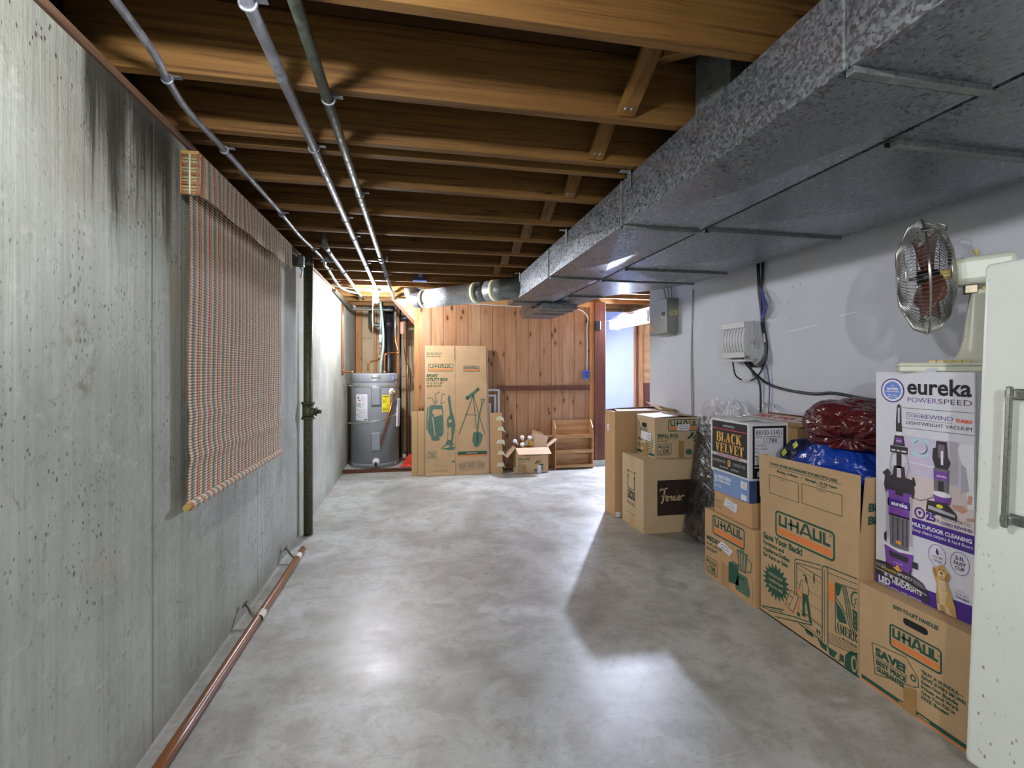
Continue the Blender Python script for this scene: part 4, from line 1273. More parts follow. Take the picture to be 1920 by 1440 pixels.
t = pipe('drain_pipe', 'grey pipe that turns across under the joists above the water heater', 'pipe', (-0.86, 5.5, 2.12), [(-0.855, 5.45, 2.13), (-0.855, 6.2, 2.10), (-0.85, 6.52, 2.08), (-0.82, 6.60, 2.075), (-0.72, 6.62, 2.075), (-0.30, 6.64, 2.075)], 0.017, 'darksteel', 5)
pipe('trap_pipe', 'grey u-bend pipe hanging above the left of the drain stack', 'pipe', (-0.56, 7.0, 1.9), [(-0.60, 7.0, 2.16), (-0.60, 7.0, 1.98), (-0.585, 7.0, 1.92), (-0.54, 7.0, 1.90), (-0.45, 7.0, 1.91)], 0.032, 'darksteel', 5)
pipe('white_cable', 'white cable strung from the concrete wall to the bulb holder', 'cable', (-0.86, 5.4, 2.16), [(-0.87, 5.30, 2.165), (-0.80, 5.33, 2.150), (-0.72, 5.36, 2.15), (-0.62, 5.38, 2.145), (-0.50, 5.42, 2.155), (-0.45, 5.46, 2.155)], 0.008, 'whitewire', 5, 8)
t = thing('red_scoop', 'crumpled red plastic item lying on the heater platform', 'plastic item', (-0.105, 6.34, 0.043))
MB().prism([(-0.06, 0.02, 0.0), (0.07, 0.02, 0.0), (0.075, 0.02, 0.12), (0.01, 0.02, 0.13), (-0.05, 0.02, 0.07)], (0.1, 1, 0.1), 0.10, 'redpl').build('body', t, bevel=0.01)
MB().prism([(-0.11, -0.04, 0.002), (0.03, -0.05, 0.002), (0.05, -0.02, 0.012), (-0.05, 0.0, 0.02)], (0, 0, 1), 0.012, 'redpl').build('lip', t, bevel=0.004)
MB().box(-0.062, -0.02, 0.01, 0.06, 0.10, 0.15, 'greywire').build('grey_cap', t, bevel=0.008)

# ------------------------------------------------------------------ things against the board wall
# flattened tall carton: two panels of one side, leaning
t = thing('flattened_carton', 'tall flattened moving carton with golf bag and telescope prints leaning on the boards', 'carton', (0.485, 5.865, 0))
TL, TH = 0.755, 1.585
lean = math.atan2(0.17, TH)
upv = V((0, math.sin(lean), math.cos(lean)))
nv = V((0, math.cos(lean), -math.sin(lean)))
xl = -TL / 2
mb = MB()
for x0, x1, d0 in ((xl, -0.012, 0.0), (-0.010, TL / 2, 0.002)):
    mb.slab(V((x0, d0, 0.004)), V((x1, d0, 0.004)), V((x1, d0, 0)) + upv * TH, V((x0, d0, 0)) + upv * TH, nv, 0.010, 'card')
mb.slab(V((xl + 0.03, 0.012, 0.004)), V((TL / 2 + 0.025, 0.012, 0.004)), V((TL / 2 + 0.025, 0.012, 0)) + upv * (TH - 0.02), V((xl + 0.03, 0.012, 0)) + upv * (TH - 0.02), nv, 0.010, 'cardin')
pr = Print(mb, (xl, 0, 0), (1, 0, 0), upv)
pf = 'green'
# left panel
pr.microtext(0.02, 1.44, 0.21, 1.505, pf, 1, 3, 11)
pr.mover_logo(0.035, 1.265, 0.345, 1.360, 'green')
pr.text('SPORT', 0.02, 1.195, 0.035, pf, 1, 0.135, 0.03).text('UTILITY BOX', 0.02, 1.148, 0.037, pf, 1, 0.26, 0.03)
pr.text('15" x 15" x 48"', 0.02, 1.112, 0.022, pf, 1, 0.20, 0.01, 0.2).text('6.25 CU FT', 0.02, 1.075, 0.026, pf, 1, 0.18, 0.02, 0.2)
# golf bag
pr.poly([(0.05, 0.84), (0.08, 0.855), (0.21, 0.85), (0.215, 0.80), (0.22, 0.72), (0.222, 0.52), (0.20, 0.47), (0.07, 0.465), (0.035, 0.53), (0.03, 0.62), (0.045, 0.72)], 'greenf', 1)
pr.poly([(0.095, 0.80), (0.20, 0.80), (0.21, 0.735), (0.11, 0.71), (0.085, 0.74)], 'card', 2).poly([(0.08, 0.725), (0.098, 0.70), (0.125, 0.48), (0.112, 0.48)], 'card', 2)
pr.ell(0.125, 0.445, 0.055, 0.025, 'greenf', 1).line([(0.035, 0.83), (0.022, 0.70), (0.022, 0.55)], 0.014, 'greenf', 1).ell(0.10, 0.735, 0.012, 0.014, 'greenf', 3)
for pts in ([(0.12, 0.86), (0.125, 0.98), (0.17, 1.015), (0.18, 1.0)], [(0.19, 0.86), (0.205, 0.975), (0.23, 0.99), (0.24, 0.975)], [(0.11, 0.86), (0.09, 0.93), (0.05, 0.945), (0.03, 0.925)], [(0.13, 0.86), (0.15, 0.92)], [(0.18, 0.86), (0.24, 0.89)]):
    pr.line(pts, 0.009, 'greenf', 1)
# upright vacuum
pr.poly([(0.285, 0.97), (0.30, 0.975), (0.325, 0.78), (0.35, 0.70), (0.365, 0.60), (0.35, 0.52), (0.33, 0.40), (0.36, 0.35), (0.35, 0.31), (0.29, 0.305), (0.185, 0.325), (0.245, 0.385), (0.26, 0.42), (0.275, 0.55), (0.26, 0.62), (0.265, 0.69), (0.30, 0.73), (0.285, 0.85), (0.272, 0.93)], 'greenf', 1)
pr.poly([(0.28, 0.58), (0.315, 0.58), (0.315, 0.43), (0.27, 0.43)], 'card', 2).ell(0.30, 0.655, 0.02, 0.02, 'card', 2).poly([(0.21, 0.33), (0.28, 0.335), (0.30, 0.36), (0.25, 0.365)], 'card', 2).ell(0.335, 0.355, 0.016, 0.014, 'card', 2)
pr.ok_stamp(0.025, 0.212, 0.138, 0.30, 'greenf')
pr.line([(0, 0.185), (0.36, 0.185)], 0.002, 'cardy', 1).rect(0.32, 0.155, 0.35, 0.178, 'greenf', 1).microtext(0.10, 0.118, 0.27, 0.128, 'greenf', 1, 1, 3).microtext(0.10, 0.052, 0.27, 0.072, 'greenf', 1, 2, 4)
# right panel
qx = 0.385
pr.mover_logo(qx + 0.085, 1.265, qx + 0.285, 1.335, 'greenf')
pr.line([(qx + 0.20, 0.96), (qx + 0.02, 0.49)], 0.007, 'green', 1).line([(qx + 0.205, 0.96), (qx + 0.345, 0.465)], 0.007, 'green', 1).line([(qx + 0.202, 0.96), (qx + 0.235, 0.555)], 0.007, 'green', 1).line([(qx + 0.095, 0.73), (qx + 0.29, 0.72)], 0.006, 'green', 1)
pr.poly([(qx + 0.115, 0.93), (qx + 0.13, 0.96), (qx + 0.255, 1.05), (qx + 0.275, 1.03), (qx + 0.16, 0.93)], 'greenf', 1).poly([(qx + 0.235, 1.035), (qx + 0.26, 1.065), (qx + 0.285, 1.045), (qx + 0.26, 1.015)], 'green', 2).ell(qx + 0.13, 0.935, 0.022, 0.022, 'green', 2).ell(qx + 0.20, 0.965, 0.016, 0.016, 'green', 2)
pr.line([(qx + 0.245, 0.51), (qx + 0.27, 0.70), (qx + 0.31, 0.86)], [0.016, 0.016, 0.013], 'greenf', 2).line([(qx + 0.31, 0.85), (qx + 0.30, 0.92), (qx + 0.345, 0.915), (qx + 0.312, 0.85)], 0.009, 'greenf', 2)
pr.poly([(qx + 0.195, 0.505), (qx + 0.225, 0.52), (qx + 0.28, 0.515), (qx + 0.315, 0.475), (qx + 0.29, 0.38), (qx + 0.255, 0.335), (qx + 0.215, 0.335), (qx + 0.185, 0.40)], 'greenf', 2).poly([(qx + 0.24, 0.50), (qx + 0.265, 0.50), (qx + 0.25, 0.36), (qx + 0.235, 0.36)], 'green', 3)
pr.rect(qx + 0.005, 0.245, qx + 0.362, 0.283, 'green', 1).text('uhaul.com', qx + 0.18, 0.258, 0.016, 'card', 2, 0.13, 0.03, 0, 'c').rect(qx + 0.005, 0.225, qx + 0.362, 0.240, 'orink', 1)
for k in range(3):
    pr.microtext(qx + 0.015 + k * 0.115, 0.08, qx + 0.115 + k * 0.115, 0.145, 'greyink', 1, 6, 20 + k)
pr.microtext(qx + 0.06, 0.150, qx + 0.31, 0.162, 'greyink', 1, 1, 5).microtext(qx + 0.03, 0.058, qx + 0.33, 0.07, 'greyink', 1, 1, 6)
pr.rect(0.3635, 0.0, 0.3665, 0.185, 'brownink', 2).rect(0.3625, 1.50, 0.3675, 1.575, 'brownink', 2).rect(0.3625, 1.40, 0.3675, 1.48, 'brownink', 2)
mb.build('printed_panels', t)

def leaning_sheet(name, label, cat, x0, x1, y, h, mat, top=0.05, th=0.012, parts=None):
    t = thing(name, label, cat, ((x0 + x1) / 2, y, 0))
    a = (x1 - x0) / 2
    u = V((0, top, h)).normalized()
    n_ = V((0, u.z, -u.y))
    MB().slab(V((-a, 0, 0.002)), V((a, 0, 0.002)), V((a, 0, 0)) + u * h, V((-a, 0, 0)) + u * h, n_, th, mat).build('sheet', t, bevel=0.002)
    return t, u, n_
leaning_sheet('cardboard_sheet', 'narrow cardboard sheet left of the flattened carton, nearest the heater', 'cardboard sheet', -0.052, 0.021, 5.925, 0.775, 'cardy', 0.06)
leaning_sheet('cardboard_sheet', 'narrow cardboard sheet tucked between the flattened carton and its left neighbour', 'cardboard sheet', 0.025, 0.104, 5.912, 0.782, 'card', 0.06)
t, u, n_ = leaning_sheet('taped_cardboard', 'cardboard sheet with torn strips of pale tape, right of the flattened carton', 'cardboard sheet', 0.90, 1.052, 5.885, 0.745, 'cardo', 0.07)
for k, z in enumerate((0.655, 0.525, 0.365, 0.23, 0.085)):
    a0 = 0.000 + 0.012 * (k % 2)
    p = [V((a0, -0.002, 0)) + u * z, V((0.088 + 0.012 * (k % 3), -0.002, 0)) + u * (z - 0.006), V((0.076 + 0.012 * (k % 3), -0.002, 0)) + u * (z + 0.045), V((a0 + 0.02, -0.002, 0)) + u * (z + 0.045)]
    mb = MB().slab(*p, n_, 0.0012, 'greentape')
    e = 0.076
    mb.slab(V((e, -0.002, 0)) + u * (z + 0.04), V((e + 0.004, -0.003, 0)) + u * z, V((e + 0.035 + 0.01 * (k % 2), 0.02, 0)) + u * (z - 0.035), V((e + 0.022, 0.018, 0)) + u * (z + 0.015), (0.6, -0.6, 0.2), 0.0012, 'greentape')
    mb.build('tape_strip', t)

def frame(name, label, x0, x1, y, h, bw, dark=False):
    t = thing(name, label, 'frame', ((x0 + x1) / 2, y, 0))
    a, lean = (x1 - x0) / 2, 0.035
    u = V((0, lean, 1)).normalized()
    n_ = V((0, u.z, -u.y))
    mb = MB()
    for p0, p1, q0, q1 in ((-a, -a + bw, 0.002, h), (a - bw, a, 0.002, h)):
        mb.slab(V((p0, 0, 0)) + u * q0, V((p1, 0, 0)) + u * q0, V((p1, 0, 0)) + u * q1, V((p0, 0, 0)) + u * q1, n_, 0.014, 'trimwhite')
    for q0, q1 in ((0.002, bw), (h - bw, h)):
        mb.slab(V((-a + bw, 0, 0)) + u * q0, V((a - bw, 0, 0)) + u * q0, V((a - bw, 0, 0)) + u * q1, V((-a + bw, 0, 0)) + u * q1, n_, 0.014, 'trimwhite')
    mb.build('frame_rails', t, bevel=0.002)
    if dark:
        MB().slab(V((-a + bw, 0.006, 0)) + u * bw, V((a - bw, 0.006, 0)) + u * bw, V((a - bw, 0.006, 0)) + u * (h - bw), V((-a + bw, 0.006, 0)) + u * (h - bw), n_, 0.004, 'glassdark').build('dark_panel', t)
frame('picture_frame', 'largest white frame leaning on the boards beside the flattened carton', 0.55, 1.045, 6.025, 1.035, 0.028)
frame('picture_frame', 'middle white frame just inside the largest one beside the flattened carton', 0.50, 0.995, 6.005, 0.965, 0.026)
frame('picture_frame', 'small white frame with a dark panel, lowest of the three beside the flattened carton', 0.55, 0.925, 5.985, 0.855, 0.026, True)

# ledger board, cable and blue box on the boards
t = thing('ledger_board', 'dark brown ledger board fixed across the knotty pine wall', 'board', (1.02, YB, 1.0))
MB().box(0, 1.24, -0.024, 0, 0.012, 0.072, 'rail').build('board', t, bevel=0.002)
MB().sphere((1.20, -0.024, 0.055), 0.008, 'steel', 8, 6).sphere((0.02, -0.024, 0.055), 0.008, 'steel', 8, 6).build('nail_head', t)
t = thing('outlet_box', 'bright blue electrical box on the right end of the board wall', 'electrical box', (2.20, YB, 1.215))
MB().box(-0.032, 0.032, -0.055, 0.0, -0.055, 0.055, 'bluebox').build('box', t, bevel=0.004)
MB().box(-0.018, 0.018, -0.059, -0.055, -0.038, -0.006, 'navybox').box(-0.018, 0.018, -0.059, -0.055, 0.006, 0.038, 'navybox').build('socket', t, bevel=0.002)
t = thing('white_cable', 'white cable dropping down the board wall to the blue electrical box', 'cable', (2.21, YB - 0.008, 1.27))
pts = [(0.012, 0, 0), (0.018, 0, 0.3), (0.012, 0, 0.55), (0.022, -0.01, 0.66), (0.0, -0.03, 0.72), (-0.10, -0.05, 0.79), (-0.30, -0.06, 0.805), (-0.7, -0.05, 0.81), (-1.3, -0.04, 0.83), (-2.1, -0.04, 0.855)]
MB().tube(smooth_path(pts, 6), 0.0065, 'whitewire', 8).build('cable', t)
MB().box(0.004, 0.034, -0.004, 0.006, 0.63, 0.67, 'black').build('staple', t)
t = thing('dark_bracket', 'dark metal bracket high on the dark red-brown post', 'bracket', (2.345, YB - 0.05, 1.86))
MB().box(-0.03, 0.04, -0.035, 0, -0.06, 0.06, 'black').build('plate', t, bevel=0.006)

# ------------------------------------------------------------------ pine shelf
t = thing('pine_shelf', 'small three-tier pine shelf standing against the board wall', 'shelf', (2.0, 5.945, 0.0))
for sx in (-1, 1):
    x = sx * 0.243
    MB().prism([(x, 0.0, 0.0), (x, 0.14, 0.0), (x, 0.14, 0.625), (x, 0.085, 0.625), (x, 0.0, 0.53)], (sx, 0, 0), 0.014, 'pinex').build('side_panel', t, bevel=0.0015)
MB().box(-0.242, 0.242, 0.128, 0.14, 0.02, 0.622, 'pinex').build('back_panel', t)
for z in (0.025, 0.215, 0.405):
    b_ = MB().box(-0.242, 0.242, 0.012, 0.127, z, z + 0.014, 'pinex').build('shelf_board', t)
    MB().box(-0.242, 0.242, -0.004, 0.010, z - 0.006, z + 0.034, 'pinex').build('lip', b_, bevel=0.0015)

# ------------------------------------------------------------------ open small carton with the bulb fixture, by the shelf
def sheet_flap(mb, a, b, out, length, mat='card', th=0.004, taper_=0.0):
    # a flap hinged on edge a-b, lying along direction out
    a, b, o = V(a), V(b), V(out).normalized() * length
    e = (b - a) * taper_
    n_ = (b - a).cross(o).normalized()
    return mb.slab(a, b, b + o - e, a + o + e, n_, th, mat)

t = thing('open_carton', 'small open moving carton holding a bulb fixture on the floor beside the pine shelf', 'carton', (1.405, 5.80, 0), 0.0)
hx, dy, hz = 0.205, 0.30, 0.318
mb = MB()
mb.box(-hx, hx, 0, 0.005, 0, hz, 'card').box(-hx, hx, dy - 0.005, dy, 0, hz, 'card')
mb.box(-hx, -hx + 0.005, 0.005, dy - 0.005, 0, hz, 'card').box(hx - 0.005, hx, 0.005, dy - 0.005, 0, hz, 'card').box(-hx, hx, 0, dy, 0, 0.006, 'card')
pr = Print(mb, (-hx, 0, 0), (1, 0, 0), (0, 0, 1))
pr.mover_logo(0.09, 0.218, 0.335, 0.315, 'greenf')
pr.text('SMALL BOX', 0.03, 0.172, 0.022, 'greenf', 1, 0.155, 0.03).microtext(0.03, 0.152, 0.17, 0.166, 'greenf', 1, 1, 2).microtext(0.03, 0.132, 0.10, 0.146, 'greenf', 1, 1, 3)
pr.ok_stamp(0.03, 0.028, 0.13, 0.115, 'greenf')
def potplant(pr, u, v, k):
    f = lambda pts: [(u + a * k, v + b * k) for a, b in pts]
    pr.ell(u + 0.60 * k, v + 0.28 * k, 0.20 * k, 0.26 * k, 'greenf', 1).poly(f([(0.34, 0.52), (0.86, 0.52), (0.78, 0.62), (0.42, 0.62)]), 'green', 2)
    pr.ell(u + 0.16 * k, v + 0.12 * k, 0.16 * k, 0.12 * k, 'greenf', 1)
    for a, b, rx, ry, rot in ((0.30, 0.82, 0.13, 0.06, 1.0), (0.18, 0.70, 0.10, 0.045, 0.5), (0.55, 0.85, 0.10, 0.05, 2.0), (0.42, 0.72, 0.08, 0.04, 1.4)):
        pr.ell(u + a * k, v + b * k, rx * k, ry * k, 'green', 2, 14, rot)
    pr.line(f([(0.5, 0.6), (0.5, 0.95), (0.56, 1.05), (0.66, 1.0)]), 0.018 * k, 'orink', 2).line(f([(0.36, 0.6), (0.3, 0.8)]), 0.02 * k, 'green', 2)
    pr.line(f([(0.45, 0.10), (0.75, 0.10)]), 0.03 * k, 'card', 3)
potplant(pr, 0.225, 0.02, 0.15)
pr.poly([(0.085, 0.0), (0.13, 0.0), (0.135, 0.07), (0.115, 0.085), (0.08, 0.08)], 'ptape', 4).poly([(0.275, 0.0), (0.318, 0.0), (0.322, 0.085), (0.30, 0.105), (0.275, 0.10)], 'paper', 4)
mb.build('body', t)
m2 = sheet_flap(MB(), (-hx, 0.0, hz), (hx, 0, hz), (0.03, -1, -0.42), 0.15, 'cardin')
m2.build('front_flap', t)
m2 = MB().prism([(-hx, 0.01, hz), (-hx, dy - 0.02, hz), (-hx - 0.11, dy - 0.03, hz - 0.085), (-hx - 0.115, 0.10, hz - 0.12), (-hx - 0.105, -0.02, hz - 0.115)], (-0.5, 0, 0.8), 0.004, 'cardin')
m2.build('left_flap', t)
sheet_flap(MB(), (hx, dy, hz), (hx, 0.0, hz), (0.85, 0, 0.62), 0.15, 'cardin').build('right_flap', t)
sheet_flap(MB(), (hx, dy, hz), (-hx, dy, hz), (0, 0.0, 1.0), 0.001, 'cardin').build('back_flap', t)

t = thing('vanity_light', 'brass bar light with four globe bulbs sticking out of the open carton', 'lamp', (1.315, 5.92, 0.30))
bar = MB().obox((0.02, 0.02, 0.045), (0.085, 0.0, 0.055), (0, 0.04, 0), (-0.02, 0, 0.03), 'chrome')
bar.build('bar', t, bevel=0.006)
MB().obox((0.10, -0.02, 0.055), (0.030, 0, -0.01), (0, 0.03, 0), (0.01, 0, 0.035), 'brass').build('bracket', t, bevel=0.006)
for k, (bpos, spos) in enumerate((((-0.115, -0.06, 0.095), (-0.055, -0.03, 0.03)), ((-0.015, -0.02, 0.135), (0.0, 0.0, 0.065)), ((-0.03, -0.09, 0.055), (-0.005, -0.05, 0.0)), ((0.085, 0.0, 0.125), (0.06, 0.01, 0.055)))):
    b_, s_ = V(bpos), V(spos)
    MB().tube([s_, s_ + (b_ - s_) * 0.55], 0.014, 'brass', 12).build('socket', t)
    q = MB().sphere(b_, 0.026, 'frost', 18, 12)
    q.tube([b_, b_ + (s_ - b_) * 0.5], [0.020, 0.012], 'frost', 12)
    q.build('globe_bulb', t)
t = thing('small_carton', 'little plain carton standing tilted inside the open moving carton', 'carton', (1.52, 5.96, 0.34), 0.0)
t.rotation_euler = (-0.12, 0.30, 0.15)
mb = MB()
for a in ((-0.085, 0.085, -0.07, -0.066), (-0.085, 0.085, 0.066, 0.07), (-0.085, -0.081, -0.066, 0.066), (0.081, 0.085, -0.066, 0.066)):
    mb.box(a[0], a[1], a[2], a[3], -0.06, 0.12, 'cardin')
mb.box(-0.085, 0.085, -0.07, 0.07, -0.063, -0.058, 'cardin').build('body', t)
sheet_flap(MB(), (-0.083, 0.07, 0.12), (0.083, 0.07, 0.12), (0, 0.5, 0.6), 0.05, 'cardy').build('flap', t)
sheet_flap(MB(), (0.085, -0.07, 0.12), (0.085, 0.07, 0.12), (0.7, 0, 0.3), 0.06, 'cardin').build('side_flap', t)

# ------------------------------------------------------------------ cartons along the white wall
# carton-local frame: x into the wall from the face that looks into the room, y from the near end towards the far end
def carton(name, label, loc, sx, sy, sz, mat, rz=0.0, group=None):
    t = thing(name, label, 'carton', loc, rz, group)
    mb = MB().box(0, sx, 0, sy, 0, sz, mat)
    front = Print(mb, (0, sy, 0), (0, -1, 0), (0, 0, 1))        # u = 0 at the far end
    near = Print(mb, (0, 0, 0), (1, 0, 0), (0, 0, 1))           # u = 0 at the room side
    top = Print(mb, (0, sy, sz), (0, -1, 0), (1, 0, 0))
    return t, mb, front, near, top

# 1 tall narrow carton by the doorway
t, mb, fr, ne, tp = carton('tall_carton', 'tall slim plain carton with raised flaps, standing at the end of the white wall', (1.685, 3.925, 0), 0.56, 0.225, 0.915, 'cardo')
fr.rect(0.065, 0.72, 0.125, 0.90, 'ptapel', 0).rect(0.055, 0.74, 0.10, 0.795, 'paper', 1).rect(0.07, 0.755, 0.085, 0.775, 'lightgrey', 2)
mb.build('body', t, bevel=0.003)
MB().prism([(0.0, 0.225, 0.915), (0.56, 0.225, 0.915), (0.40, 0.12, 0.945), (0.06, 0.10, 0.935)], (0, 0, 1), 0.004, 'cardin').prism([(0.02, 0.0, 0.917), (0.55, 0.0, 0.917), (0.52, 0.10, 0.93), (0.04, 0.10, 0.928)], (0, 0, 1), 0.004, 'cardin').build('top_flap', t)
MB().prism([(0.42, 0.02, 0.925), (0.58, 0.0, 0.922), (0.56, 0.16, 0.93), (0.38, 0.19, 0.985)], (0, 0, 1), 0.004, 'cardo').build('side_flap', t)
MB().box(0.006, 0.05, -0.003, -0.0005, 0.005, 0.05, 'paper').build('floor_sticker', t)

# 2 carton with the black sign and the arrows
t, mb, fr, ne, tp = carton('amplifier_carton', 'pale carton with fragile arrows and a black script logo panel, on the floor', (1.735, 3.487, 0), 0.515, 0.395, 0.572, 'cardl')
fr.rect(0.15, 0.39, 0.215, 0.572, 'ptapel', 0).rect(0.14, 0.0, 0.235, 0.13, 'ptapel', 0)
for a in (0.115, 0.235):
    fr.rect(a - 0.005, 0.30, a + 0.005, 0.40, 'blackink', 1).poly([(a - 0.014, 0.39), (a + 0.014, 0.39), (a, 0.42)], 'blackink', 1)
fr.text('UP', 0.098, 0.43, 0.022, 'blackink', 1, 0.035).text('UP', 0.218, 0.43, 0.022, 'blackink', 1, 0.035).line([(0.14, 0.44), (0.20, 0.44)], 0.004, 'blackink', 1)
fr.rect(0.11, 0.296, 0.24, 0.303, 'blackink', 1)
for a in (0.107, 0.156, 0.205):
    fr.rect(a, 0.215, a + 0.043, 0.285, 'blackink', 1)
fr.poly([(0.117, 0.275), (0.14, 0.275), (0.131, 0.25), (0.131, 0.228), (0.126, 0.228), (0.126, 0.25)], 'cardl', 2).poly([(0.163, 0.245), (0.192, 0.245), (0.178, 0.275)], 'cardl', 2).line([(0.178, 0.245), (0.178, 0.222)], 0.004, 'cardl', 2).line([(0.214, 0.228), (0.214, 0.27), (0.239, 0.27), (0.239, 0.228)], 0.005, 'cardl', 2)
fr.text('FRAGILE', 0.098, 0.165, 0.034, 'blackink', 1, 0.155, 0.0)
for k, g in enumerate('TAUY'):
    fr.text(g, 0.105 + 0.042 * k, 0.125, 0.018, 'greyink', 1, None, 0.0)
fr.microtext(0.10, 0.095, 0.25, 0.108, 'greyink', 1, 1, 4)
ne.rect(0.115, 0.135, 0.515, 0.412, 'brownink', 0)
sc = 0.075
def script(pr, u, v, k, mat):
    L = lambda pts, w_=0.010: pr.line([(u + a * k, v + b * k) for a, b in [(q.x, q.y) for q in smooth_path([(x, y, 0) for x, y in pts], 5)]], w_ * k / 0.1, mat, 2)
    L([(0.0, 1.05), (0.10, 1.22), (0.35, 1.20), (0.75, 1.30)], 0.013)
    L([(0.48, 1.22), (0.38, 0.70), (0.26, 0.15), (0.12, -0.05)], 0.015)
    L([(0.12, 0.62), (0.55, 0.66)], 0.011)
    L([(0.55, 0.32), (0.75, 0.42), (0.76, 0.55), (0.62, 0.55), (0.56, 0.30), (0.68, 0.18), (0.85, 0.30)], 0.011)
    L([(0.90, 0.55), (0.92, 0.20), (0.93, 0.38), (1.05, 0.55), (1.15, 0.50), (1.12, 0.22), (1.25, 0.25)], 0.011)
    L([(1.52, 0.52), (1.36, 0.52), (1.30, 0.26), (1.42, 0.20), (1.54, 0.45), (1.66, 1.05), (1.56, 0.40), (1.60, 0.20), (1.70, 0.28)], 0.011)
    L([(1.72, 0.32), (1.92, 0.42), (1.93, 0.55), (1.79, 0.55), (1.73, 0.30), (1.85, 0.18), (2.02, 0.32)], 0.011)
    L([(2.06, 0.55), (2.08, 0.20), (2.10, 0.42), (2.24, 0.58), (2.36, 0.50)], 0.012)
script(ne, 0.138, 0.235, 0.088, 'cardl')
ne.rect(0.515 - 0.0, 0, 0.515, 0.0001, 'cardl', 0)
mb.build('body', t, bevel=0.004)

# 3 small carton on top
t, mb, fr, ne, tp = carton('small_moving_carton', 'small printed moving carton resting on the carton with the black logo panel', (1.862, 3.55, 0.5725), 0.405, 0.318, 0.322, 'cardl')
fr.text('EASY TO LIFT', 0.06, 0.287, 0.008, 'greyink', 1, 0.15, 0.0)
fr.rrect(0.102, 0.235, 0.178, 0.262, 0.012, 0.012, 'blackgap', 1).rect(0.108, 0.238, 0.172, 0.259, 'blackgap', 1)  # hand hole's dark inside drawn as flat black
fr.mover_logo(0.065, 0.165, 0.20, 0.222).text('SAVE!', 0.025, 0.115, 0.024, 'green', 1, 0.09).microtext(0.025, 0.06, 0.12, 0.10, 'green', 1, 2, 5).microtext(0.165, 0.04, 0.29, 0.15, 'green', 1, 6, 6)
fr.rect(0.005, 0.012, 0.11, 0.034, 'green', 1).rect(0.215, 0.012, 0.31, 0.034, 'green', 1)
ne.mover_logo(0.115, 0.212, 0.395, 0.308).text('SMALL BOX', 0.022, 0.168, 0.026, 'green', 1, 0.185, 0.03).text('16 3/8" x 12 5/8" x 12 5/8"', 0.022, 0.152, 0.009, 'green', 1, 0.18, 0.02, 0.15).text('1.5 CU FT', 0.022, 0.130, 0.013, 'green', 1, 0.09, 0.02, 0.2)
ne.ok_stamp(0.02, 0.025, 0.145, 0.112)
potplant(ne, 0.265, 0.02, 0.20)
ne.rect(0.205, 0.0, 0.255, 0.135, 'ptape', 4)
mb.build('body', t, bevel=0.003)
mb = MB()
Print(mb, (0, 0, 0), (1, 0, 0), (0, 0, 1), 0.003).poly([(0.19, 0.218), (0.295, 0.215), (0.31, 0.27), (0.20, 0.265)], 'paper', 0).scrawl(0.215, 0.222, 0.29, 0.262, 'greyink', 1, 2, 3, 0.003)
mb.build('paper_label', t)
mb = MB()
Print(mb, (0, 0.318, 0), (0, -1, 0), (0, 0, 1), 0.003).poly([(0.08, 0.13), (0.26, 0.125), (0.265, 0.19), (0.085, 0.20)], 'paper', 0).scrawl(0.20, 0.135, 0.25, 0.18, 'greyink', 1, 2, 5, 0.003)
mb.build('paper_label', t)
mb = MB()
Print(mb, (0, 0.318, 0), (0, -1, 0), (0, 0, 1), 0.003).rect(0.12, 0.0, 0.20, 0.10, 'ptape', 0)
mb.build('packing_tape', t)
MB().prism([(0.0, 0.318, 0.323), (0.0, 0.0, 0.323), (0.20, -0.01, 0.335), (0.22, 0.30, 0.336)], (0, 0, 1), 0.003, 'paper').prism([(0.405, 0.0, 0.323), (0.405, 0.318, 0.323), (0.19, 0.28, 0.350), (0.19, 0.02, 0.340)], (0, 0, 1), 0.003, 'cardin').build('top_flap', t)

# 4 tall flat dark panel in clear plastic
t = thing('wrapped_panel', 'tall dark padded panel wrapped in clear plastic, leaning on the white wall', 'panel', (2.03, 2.87, 0))
h_, y1_ = 0.95, 0.59
ux = V((0.14, 0, h_)).normalized()
nx = V((ux.z, 0, -ux.x))
mb = MB().slab(V((0.012, 0.01, 0.012)), V((0.012, y1_ - 0.01, 0.012)), V((0.012, y1_ - 0.02, 0.012)) + ux * (h_ - 0.03), V((0.012, 0.01, 0.012)) + ux * (h_ - 0.02), nx, 0.055, 'blackwrap')
mb.build('dark_panel', t, bevel=0.018, seg=3)
def wrap(u, v):
    a = 2 * PI * u
    # rounded-rectangle section in (y, n), swept up the lean
    e = 0.28
    cy, cn = math.copysign(abs(math.cos(a)) ** e, math.cos(a)), math.copysign(abs(math.sin(a)) ** e, math.sin(a))
    y = y1_ / 2 + cy * (y1_ / 2 + 0.006)
    nn = 0.040 + cn * 0.037
    p = ux * (v * h_) + nx * nn
    q = V((p.x, y, p.z + 0.002))
    d = 0.012 * mnoise.noise(V((q.x * 6, q.y * 9, q.z * 5))) + 0.007 * mnoise.noise(V((q.x * 20, q.y * 25, q.z * 14)))
    if v < 0.02: d = 0
    q += V((cn * nx.x * d, cy * d, 0))
    q.z = max(q.z, 0.001)
    return q
MB().grid(wrap, 90, 70, 'film', True, True).build('plastic_wrap', t)
